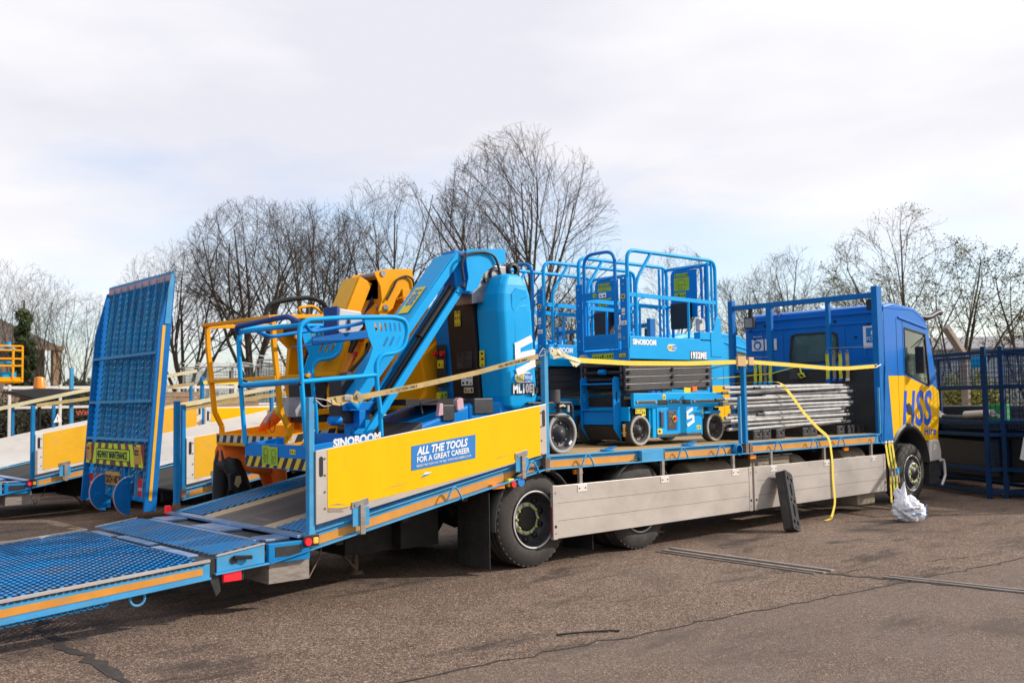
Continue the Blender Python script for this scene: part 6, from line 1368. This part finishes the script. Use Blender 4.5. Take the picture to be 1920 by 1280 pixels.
# grey storage cages
def mesh_panel(b, p0, p1, z0, z1, dx, t_=.008):
    a = Vector((*p0, 0)); c = Vector((*p1, 0)); L_ = (c - a).length; n = int(L_ / dx)
    for i in range(n + 1):
        q = a.lerp(c, i / n); b.bar((q.x, q.y, z0), (q.x, q.y, z1), t_, t_)
    for j in range(int((z1 - z0) / dx) + 1): b.bar((a.x, a.y, z0 + j * dx), (c.x, c.y, z0 + j * dx), t_, t_)
def store(x, y, w, d, h, ang, lab):
    t = thing('storage_cage', lab, 'cage', 'grey storage cages'); b = MB()
    for (a, c) in (((0, 0), (w, 0)), ((0, d), (w, d)), ((0, 0), (0, d)), ((w, 0), (w, d))): mesh_panel(b, a, c, .1, h, .09, .008)
    b.build('wire_mesh', 'steel', t); b = MB(.004)
    for i in range(4):
        for yy in (0, d): b.cut().box(w * i / 3 - .03, w * i / 3 + .03, yy - .03, yy + .03, 0, h)
    b.build('cage_post', 'galv', t); b = MB(.004); b.add([(-.1, -.1, h), (w + .1, -.1, h), (w + .1, d + .1, h + .10), (-.1, d + .1, h + .10), (-.1, -.1, h + .04), (w + .1, -.1, h + .04), (w + .1, d + .1, h + .14), (-.1, d + .1, h + .14)], [(3, 2, 1, 0), (4, 5, 6, 7), (0, 1, 5, 4), (1, 2, 6, 5), (2, 3, 7, 6), (3, 0, 4, 7)])
    for i in range(6): b.box(w * i / 5 - .02, w * i / 5 + .02, -.1, d + .1, h + .14, h + .17)
    b.build('cage_roof', 'galv', t); t.location = (x, y, 0); t.rotation_euler = (0, 0, ang); return t
store(5.6, 21.6, 2.2, 2.4, 2.85, -.72, 'grey wire cage with a flat roof seen left through the yellow basket')
store(7.35, 20.1, 3.2, 2.4, 3.05, -.72, 'longer taller grey wire cage right of the other, behind the blue basket')
# orange lift at the far left
t = thing('basket_lift', 'orange and blue aerial lift raised at the far left edge', 'boom lift'); b = MB(.01)
for z in (0, .42, .62, .86, .98): b.cut().bar((-1.1, 0, z), (0, 0, z), .05, .05)
b.build('basket_rail', 'amber_yellow', t); b = MB(.01)
for x in (-1.1, -.25, 0): b.cut().bar((x, 0, -.05), (x, 0, .98), .05, .05)
b.bar((-1.1, .9, 0), (-1.1, .9, .98), .05, .05); b.bar((0, .9, 0), (0, .9, .98), .05, .05); b.build('basket_post', 'amber_yellow', t)
b = MB(.01); b.box(-1.1, 0, 0, .9, -.06, .10); b.build('basket_floor', 'amber_yellow', t); b = MB(.01); b.box(-1.1, -.15, .3, .35, .50, .56); b.box(-1.1, -.1, .3, .35, .90, .95); b.cyl((-.3, .3, .95), (-.3, .3, 1.1), .08, 10); b.box(-.6, -.1, .2, .3, .1, .25); b.build('control_frame', 'sky_blue', t)
b = MB(.01); b.bar((-.7, .4, -.1), (-1.3, .5, -2.6), .14, .14); b.box(-1.8, -.8, 0, 1.2, -2.5, -1.7); b.build('boom', 'amber_yellow', t); b = MB(.02); b.box(-.95, -.55, .05, .1, .1, .35); b.build('control_box', 'ink', t); t.location = (1.36, 22.75, 2.50)
# house behind the ivy tree
t = thing('house', 'old house with a dark tiled hipped roof at the left edge', 'house'); b = MB(.02); b.box(1.5, 8.2, 44, 52, 0, 4.7); b.build('wall', 'brick', t)
b = MB(.02); b.add([(1.0, 43.4, 4.7), (8.8, 43.4, 4.7), (8.8, 52.6, 4.7), (1.0, 52.6, 4.7), (4.5, 48, 7.2), (5.4, 48, 7.2)], [(0, 1, 5, 4), (1, 2, 5), (2, 3, 4, 5), (3, 0, 4), (3, 2, 1, 0)]); b.build('roof', 'roof_tile', t)
b = MB(.01); b.box(8.4, 8.8, 43.4, 43.8, 0, 4.6); b.cut(); b.box(.9, 8.9, 43.3, 43.5, 4.55, 4.75); b.build('eaves', 'pallet', t)
# workshop shed on the right
t = thing('warehouse', 'long low grey clad warehouse beyond the blue cages', 'warehouse'); b = MB(.02); b.add([(47, 34, 0), (74, -6, 0), (90, 6, 0), (62, 46, 0), (47, 34, 4.6), (74, -6, 4.6), (90, 6, 4.6), (62, 46, 4.6)], [(0, 1, 5, 4), (1, 2, 6, 5), (2, 3, 7, 6), (3, 0, 4, 7), (4, 5, 6, 7)]); b.build('wall', 'clad', t)
b = MB(.02); b.add([(46.6, 34, 4.5), (74, -6.6, 4.5), (90, 6, 4.5), (62, 46, 4.5), (54.5, 40, 5.8), (82, 0, 5.8)], [(0, 1, 5, 4), (2, 3, 4, 5), (1, 2, 5), (3, 0, 4), (3, 2, 1, 0)]); b.build('roof', 'steel', t)
# concrete post
t = MB(.02); t.bar((19.35, 4.07, 0), (19.25, 4.07, 2.75), .20, .18, (0, 1, 0)); t.bar((19.25, 4.07, 2.70), (18.85, 4.35, 3.45), .18, .17, (0, 1, 0)); tag(t.build('fence_post', 'concrete'), 'bent brown concrete fence post behind the blue cages', 'post')
# blue mesh stillages on the right
def stillage(p0, p1, h, lab, rails, dep=1.2):
    a = Vector((*p0, 0)); c = Vector((*p1, 0)); d = (c - a).normalized(); n = Vector((-d.y, d.x, 0));
    if n.x < 0: n = -n
    L_ = (c - a).length; t = thing('mesh_stillage', lab, 'stillage', 'blue mesh stillages'); A_ = lambda u, v, z: a + d * u + n * v + Vector((0, 0, z))
    for u in (0, L_):
        for v in (0, dep):
            b = MB(.004); b.bar(A_(u, v, 0), A_(u, v, h + (.06 if v == 0 else 0)), .07, .07); b.build('corner_post', 'cage_blue', t)
    b = MB(.003)
    for z in rails:
        for v in (0, dep): b.cut().bar(A_(0, v, z), A_(L_, v, z), .05, .06)
        for u in (0, L_): b.cut().bar(A_(u, 0, z), A_(u, dep, z), .05, .06)
    b.build('cage_rail', 'cage_blue', t)
    b = MB()
    for v in (0, dep):
        q0, q1 = A_(0, v, 0), A_(L_, v, 0); mesh_panel(b, q0.xy, q1.xy, rails[-2] if len(rails) > 2 else .4, h, .085, .008)
    for u in (0, L_):
        q0, q1 = A_(u, 0, 0), A_(u, dep, 0); mesh_panel(b, q0.xy, q1.xy, .5, h, .085, .008)
    for v in (dep,):
        q0, q1 = A_(0, v, 0), A_(L_, v, 0); mesh_panel(b, q0.xy, q1.xy, .3, 1.2, .085, .008)
    b.build('wire_mesh', 'cage_blue', t)
    b = MB(.003); b.add([A_(0, 0, 1.17), A_(L_, 0, 1.17), A_(L_, dep, 1.17), A_(0, dep, 1.17), A_(0, 0, 1.2), A_(L_, 0, 1.2), A_(L_, dep, 1.2), A_(0, dep, 1.2)], [(3, 2, 1, 0), (4, 5, 6, 7), (0, 1, 5, 4), (1, 2, 6, 5), (2, 3, 7, 6), (3, 0, 4, 7)])
    b.build('shelf', 'ink', t)
    b = MB(.003); b.add([A_(0.05, .1, .35), A_(L_ - .05, .1, .35), A_(L_ - .05, dep, .35), A_(.05, dep, .35), A_(.05, .1, .95), A_(L_ - .05, .1, .9), A_(L_ - .05, dep, 1.0), A_(.05, dep, .9)], [(3, 2, 1, 0), (4, 5, 6, 7), (0, 1, 5, 4), (1, 2, 6, 5), (2, 3, 7, 6), (3, 0, 4, 7)])
    b.build('cage_contents', 'ink', t)
    return A_
rl = (.10, .46, 1.02, 1.22, 1.79, 2.35)
A1 = stillage((11.3, 2.2), (9.40, -.56), 2.38, 'tall blue mesh stillage directly behind the lorry cab', rl)
A2 = stillage((9.62, -.74), (9.1, -2.9), 2.38, 'blue mesh stillage at the right edge with a white tag', rl)
o = MB(.003); o.box(-.01, .01, -.06, .06, -.18, .18); q = o.build('paper_tag', 'white'); q.location = (9.50, -1.10, .80); q.rotation_euler = (.25, 0, -.3); tag(q, 'white paper tag tied inside the right hand stillage', 'tag')
random.seed(8)
stuffs = [(.55, 1.30, .5, 'white plastic pipe lying on the shelf of the stillage', 'white', .05, .6), (.95, 1.38, .2, 'second white pipe a little higher on the stillage shelf', 'alu_white', .04, .5), (1.75, 1.27, .4, 'dark grey pole lying across the stillage shelf', 'rim_dark', .05, .7), (2.6, 1.33, .3, 'pale wedge shaped offcut on the stillage shelf', 'alu_white', .06, .4)]
for (u, z, v, lab, m_, r, L_) in stuffs:
    b = MB(.004); p0 = A1(u - .3, v, z - 1.2 + 1.2); p1 = A1(u + L_, v + .05, z + random.uniform(-.02, .05)); b.cyl(p0, p1, r, 10); b.cyl(A1(u - .1, v + .12, z), A1(u + L_ * .8, v + .2, z - .02), r * .6, 8); tag(b.build('pipe_offcut', m_), lab, 'offcut', 'offcuts on the stillage shelf')
b = MB(.01); p = A1(2.45, .8, 1.22); b.box(p.x - .16, p.x + .16, p.y - .14, p.y + .14, 1.21, 1.48); b.box(p.x - .17, p.x + .17, p.y - .15, p.y + .15, 1.45, 1.50); tag(b.build('storage_crate', 'crate_green'), 'bright green crate on the stillage shelf', 'crate')
b = MB(.01); b.box(10.0, 10.05, -.35, -.1, 2.12, 2.3); tag(b.build('bin_lid', 'sky_blue'), 'pale blue lid between the two stillages', 'lid')  # a loose bin lid only, no tub below it
for i, (x, y, w, h, m_) in enumerate(((12.6, 1.0, 3.5, 1.45, 'ink'), (12.5, -2.3, 3.0, 1.4, 'ink'))):
    b = MB(.03); b.box(x, x + 1.2, y - w / 2, y + w / 2, 0, h); b.box(x - .1, x, y - w / 2 + .2, y - w / 2 + .5, 0, h * .8); tag(b.build('dark_container', m_), ('dark steel bin behind the tall stillage', 'dark steel bin behind the right edge stillage')[i], 'bin')

# ------------------------------------------------------------------ vegetation
def tree_mesh(seed, h, spread, levels=(7, 8, 7, 5), fork=.22, lean=.0, upb=.5, droop=0., r0=None, leafy=0, twr=.011, stems=1, ivy=0):
    random.seed(seed); tr = MB(); cr = MB(); lf = MB(); r0 = r0 or h * .020
    cz = h * (fork + 1) / 2
    def inside(p, k=1.): return ((p.x / (spread * k)) ** 2 + (p.y / (spread * k)) ** 2 + ((p.z - h * .52) / (h * .50 * k)) ** 2) < 1
    def grow(p, d, L_, r, lv):
        n = (7, 6, 5, 3, 3)[min(lv, 4)]; pts = [p.copy()]; rs = [r]; q = p.copy(); dd = d.copy(); sl = L_ / n
        for i in range(n):
            j = Vector((random.gauss(0, 1), random.gauss(0, 1), random.gauss(0, .7))) * (.05, .075, .11, .15, .2)[min(lv, 4)]
            dd = (dd + j + Vector((0, 0, upb * (.14, .16, .10, .05, .02)[min(lv, 4)] - droop * .05 * lv))).normalized(); q = q + dd * sl
            if lv >= 2 and not inside(q): break
            pts.append(q.copy()); rs.append(max(twr * .5, r * (1 - .78 * (i + 1) / n)))
        if len(pts) < 2: return
        (tr if lv <= 1 else cr).tube(pts, rs, (8, 6, 4, 3, 3)[min(lv, 4)], cap=False)
        if lv >= 3 and leafy:
            for _ in range(leafy):
                c = random.choice(pts) + Vector((random.gauss(0, .06), random.gauss(0, .06), random.gauss(0, .06))); s = random.uniform(.025, .05)
                a = Vector((random.gauss(0, 1), random.gauss(0, 1), random.gauss(0, 1))).normalized() * s; b_ = a.orthogonal().normalized() * s * .6
                lf.add([c - a, c + b_, c + a, c - b_], [(0, 1, 2, 3)])
        if lv >= len(levels): return
        k = levels[lv]
        for i in range(k):
            t = (.25 if lv else .35) + (.75 if lv else .6) * (i + random.uniform(.1, .9)) / k; t = min(t, .999)
            f = t * (len(pts) - 1); ii = min(int(f), len(pts) - 2); pp = pts[ii].lerp(pts[ii + 1], f - ii); dl = (pts[ii + 1] - pts[ii]).normalized()
            az = random.uniform(0, 2 * PI); o1 = dl.orthogonal().normalized(); o2 = dl.cross(o1); sd_ = o1 * math.cos(az) + o2 * math.sin(az)
            an = random.uniform(.4, .85); nd = (dl * math.cos(an) + sd_ * math.sin(an)).normalized()
            if nd.z < -.25: nd.z *= -.3; nd.normalize()
            rr = max(twr * .6, rs[ii] * random.uniform(.36, .54)); LL = L_ * (.62, .60, .55, .5)[min(lv, 3)] * random.uniform(.65, 1.15) * (1.2 - .4 * t)
            grow(pp, nd, LL, rr, lv + 1)
    for s in range(stems):
        d0 = Vector((random.gauss(0, .06) + lean, random.gauss(0, .06), 1)).normalized() if stems == 1 else Vector((math.cos(s * 2.4 + seed) * .28, math.sin(s * 2.4 + seed) * .28, 1)).normalized()
        q0 = Vector((0, 0, -.05)) if stems == 1 else Vector((math.cos(s * 2.4 + seed) * .15, math.sin(s * 2.4 + seed) * .15, -.05))
        # trunk up to the fork then limbs fan out
        th = h * fork; pts = [q0, q0 + d0 * th * .5, q0 + d0 * th]; tr.tube(pts, [r0 * 1.25, r0 * 1.05, r0], 9, cap=False)
        kf = levels[0]
        for i in range(kf):
            az = 2 * PI * (i + random.uniform(-.25, .25)) / kf; an = random.uniform(.12, .62) if i else .05
            nd = Vector((math.cos(az) * math.sin(an), math.sin(az) * math.sin(an), math.cos(an)))
            grow(q0 + d0 * th * random.uniform(.75, 1), nd, h * (1 - fork) * random.uniform(.72, .95) * (.92 if an > .4 else 1.02), r0 * random.uniform(.34, .52), 1)
    if ivy:
        for _ in range(ivy):
            z = random.uniform(.02, .5) * h; a = random.uniform(0, 2 * PI); rr = r0 * random.uniform(1.0, 2.6); c = Vector((rr * math.cos(a), rr * math.sin(a), z)); s = random.uniform(.05, .10)
            a_ = Vector((random.gauss(0, 1), random.gauss(0, 1), random.gauss(0, 1))).normalized() * s; b_ = a_.orthogonal().normalized() * s
            lf.add([c - a_, c + b_, c + a_, c - b_], [(0, 1, 2, 3)])
    return tr, cr, lf
protos = {}
def tree(key, x, y, h, spread, label, rot=0., sc=1., squash=1., **k):
    if key not in protos:
        tr, cr, lf = tree_mesh(h=h, spread=spread, **k)
        t = thing('bare_tree' if not k.get('leafy') else 'budding_tree', label, 'tree', 'trees beyond the yard')
        tr.build('trunk', 'bark', t); cr.build('crown', 'twig', t)
        if lf.v: lf.build('leaves', 'leaf' if k.get('leafy') else 'ivy', t)
        protos[key] = (t, h)
    else:
        t = copy_tree(protos[key][0]); t['label'] = label
    s = h / protos[key][1] * sc
    t.location = (x, y, 0); t.rotation_euler = (0, 0, rot); t.scale = (s * squash, s * squash, s)
    return t
tree('big', 20.2, 22.2, 12.9, 4.3, 'largest bare tree with a broad round crown above the blue boom lift', seed=21, levels=(9, 8, 7, 5), fork=.24, upb=.22, r0=.26, twr=.009)
tree('big', 11.1, 27.6, 9.7, 4.3, 'round crowned bare tree behind the yellow lift jib', rot=2.0, squash=1.15)
tree('big', 9.1, 29.8, 8.2, 4.3, 'round crowned bare tree immediately right of the upright ramp', rot=4.0, squash=1.1)
tree('loose', 10.5, 22.8, 8.9, 2.9, 'bare ivy trunked tree directly above the yellow grab rail', seed=14, levels=(7, 7, 7, 4), fork=.26, upb=.25, r0=.17, twr=.008, ivy=1500)
tree('loose2', 13.8, 22.5, 10.1, 3.1, 'thin spreading bare tree above the yellow lift cover', seed=33, levels=(6, 7, 7, 4), fork=.34, upb=.25, r0=.16, twr=.008)
tree('loose', 12.4, 23.8, 8.9, 2.9, 'small bare tree squeezed between the ivy trunk and the yellow lift', rot=1.9, squash=.9)
tree('loose2', 18.2, 24.2, 10.8, 3.1, 'bare tree overlapping the left side of the largest crown', rot=2.6)
tree('fan', 21.9, 21.2, 7.0, 3.0, 'low bushy bare tree behind the scissor lift rails', seed=5, levels=(7, 6, 5, 4), fork=.12, upb=.5, r0=.11, stems=2, twr=.008)
tree('fan', 24.2, 22.5, 6.2, 3.0, 'low bare tree right of the largest trunk, behind the rear scissor lift', rot=3.3, squash=1.2)
tree('loose2', 27.9, 20.7, 8.6, 2.6, 'slender bare tree seen through the nearer scissor lift cage', rot=.7, squash=.85)
tree('loose', 26.9, 16.2, 6.8, 2.9, 'small bare tree just right of the nearer scissor lift', rot=4.4)
tree('loose2', 28.3, 14.9, 7.8, 3.1, 'bare tree rising above the left half of the headboard', rot=5.2, squash=1.1)
tree('fan', 26.3, 12.2, 5.9, 3.0, 'low twiggy bare tree above the middle of the headboard', rot=.4, squash=1.3)
tree('bud', 26.0, 8.9, 8.1, 3.4, 'tall tree with fresh green buds rising above the lorry cab', seed=45, levels=(6, 6, 5, 4), fork=.24, upb=.35, r0=.15, leafy=3, twr=.009)
tree('bud', 23.1, 6.1, 6.4, 3.3, 'budding green tree leaning over the cab visor arm', rot=2.2, squash=1.2)
tree('bud', 22.3, 3.7, 5.7, 3.3, 'shorter budding tree at the right edge above the stillages', rot=3.9, squash=1.25)
tree('bud', 24.5, 2.6, 5.9, 3.3, 'budding tree cut off by the right edge of the view', rot=5.0, squash=1.2)
tree('thin', 5.7, 40.4, 8.4, 3.0, 'bare tree at the far left edge behind the house', seed=51, levels=(5, 5, 5, 3), fork=.2, upb=.3, r0=.09, twr=.007, stems=2)
tree('thin', 6.2, 37.0, 7.4, 3.0, 'thin bare tree between the ivy tree and the upright ramp', rot=2.9)
tree('thin', 7.0, 34.6, 6.5, 2.9, 'small bare tree nearest the left side of the upright ramp', rot=.9)

def leaf_mass(seed, n, f, m, name, size=(.06, .12), label=None, cat=None, group=None, kind=None, twigs=0):
    random.seed(seed); b = MB()
    for _ in range(n):
        c = Vector(f()); s = random.uniform(*size); a = Vector((random.gauss(0, 1), random.gauss(0, 1), random.gauss(0, 1))).normalized() * s; q = a.orthogonal().normalized() * s * .7
        b.add([c - a, c + q, c + a, c - q], [(0, 1, 2, 3)])
    return b
def blobs(cs):
    def f():
        cx, cy, cz, r = random.choice(cs); u = Vector((random.gauss(0, 1), random.gauss(0, 1), random.gauss(0, 1))).normalized() * r * random.uniform(.35, 1) ** .5
        return (cx + u.x, cy + u.y, max(.05, cz + u.z))
    return f
# ivy clad conical tree
random.seed(17); cs = []
for i in range(46):
    z = .5 + 5.0 * (i / 46) ** .9; r = (1.05 - .17 * z) * random.uniform(.6, 1); a = random.uniform(0, 2 * PI); cs.append((r * .7 * math.cos(a), r * .7 * math.sin(a), z, random.uniform(.22, .45) * (1.25 - z * .12)))
t = thing('ivy_clad_tree', 'dark green ivy covered conical tree in front of the house', 'tree'); tk_ = MB(); tk_.tube([(0, 0, 0), (.05, 0, 2), (0, .05, 5.9)], [.22, .16, .03], 8); tk_.build('trunk', 'bark', t)
leaf_mass(4, 12000, blobs(cs), 'ivy', '', (.04, .09)).build('crown', 'ivy', t); t.location = (4.35, 33.5, 0)
def bush(x, y, w, h, lab, m='hedge', n=5000, seed=1, size=(.05, .10), name='bush'):
    random.seed(seed); cs = [(random.gauss(0, w * .35), random.gauss(0, w * .3), random.uniform(.2, .8) * h * (1 - .3 * random.random()), random.uniform(.22, .38) * h) for _ in range(12)]
    t = thing(name, lab, 'bush', 'bushes beyond the yard'); s = MB()
    for c in cs:
        for _ in range(4): e = Vector((c[0], c[1], c[2])) + Vector((random.gauss(0, 1), random.gauss(0, 1), abs(random.gauss(0, 1)))) * c[3] * .8; s.tube([(0, 0, 0), (c[0] * .6, c[1] * .6, c[2] * .6), e], [.04, .025, .008], 4, cap=False)
    s.build('stem', 'twig', t); leaf_mass(seed + 50, n, blobs(cs), m, '', size).build('foliage', m, t); t.location = (x, y, 0)
bush(4.4, 31.5, 1.6, 2.6, 'dark bush at the foot of the ivy clad tree', seed=2, n=7000); bush(6.2, 33.6, 1.8, 3.2, 'dark evergreen bush left of the upright ramp', seed=3, m='ivy', n=8000); bush(7.6, 34.5, 1.5, 2.9, 'dark bush partly behind the upright ramp', seed=4, m='ivy', n=6000)
bush(2.4, 29.8, 1.6, 2.2, 'low dark bush under the orange basket at the left edge', seed=5)
bush(21.8, 2.2, 2.4, 2.9, 'yellow green bush seen through the tall stillage', 'olive', seed=6, n=7000, size=(.04, .08)); bush(20.6, 4.4, 1.8, 2.5, 'yellow green bush behind the bent concrete post', 'olive', seed=7, n=5000, size=(.04, .08)); bush(21.5, .2, 2.0, 2.7, 'yellow green bush behind the right edge stillage', 'olive', seed=9, n=5000, size=(.04, .08))
# continuous brown undergrowth along the boundary
random.seed(31)
def strip_f(path, w, h):
    def f():
        i = random.randrange(len(path) - 1); t = random.random(); x = path[i][0] * (1 - t) + path[i + 1][0] * t; y = path[i][1] * (1 - t) + path[i + 1][1] * t
        return (x + random.gauss(0, w), y + random.gauss(0, w), abs(random.gauss(0, .45)) * h)
    return f
pth = [(8, 33), (11, 31), (14, 28), (18, 27), (23, 25), (28, 22.5), (31, 18), (31, 13), (29.5, 8)]
ff = strip_f(pth, .8, 2.1); b = MB()
for _ in range(5000):
    c = Vector(ff()); d = Vector((random.gauss(0, .5), random.gauss(0, .5), random.gauss(.5, .5))).normalized() * random.uniform(.3, .9); e = c + d + Vector((0, 0, .1)); e.z = max(.05, e.z); c.z = max(0, c.z); mid = (c + e) / 2 + Vector((random.gauss(0, .06), random.gauss(0, .06), 0)); b.tube([c, mid, e], [.014, .010, .005], 3, cap=False)
for _ in range(9000):
    c = Vector(ff()); s = random.uniform(.04, .09); a = Vector((random.gauss(0, 1), random.gauss(0, 1), random.gauss(0, 1))).normalized() * s; q = a.orthogonal().normalized() * s * .7; b.add([c - a, c + q, c + a, c - q], [(0, 1, 2, 3)])
tag(b.build('undergrowth', 'hedge'), 'tangled brown undergrowth below the boundary trees', kind='stuff')
# boundary wall that closes the view at the horizon
t = MB(.02); t.box(2.0, 9.0, 38.0, 38.2, 0, 2.2)
tag(t.build('boundary_fence', 'pallet'), 'brown close boarded fence behind the left bushes', 'fence')
t = MB(.02); t.box(-9, 1.2, 30.0, 30.1, 0, 2.1)
for i in range(34): t.box(-9 + i * .3, -8.92 + i * .3, 29.95, 30.0, 0, 2.1)
tag(t.build('corrugated_fence', 'clad'), 'pale corrugated metal fence at the left behind the lorries', 'fence')
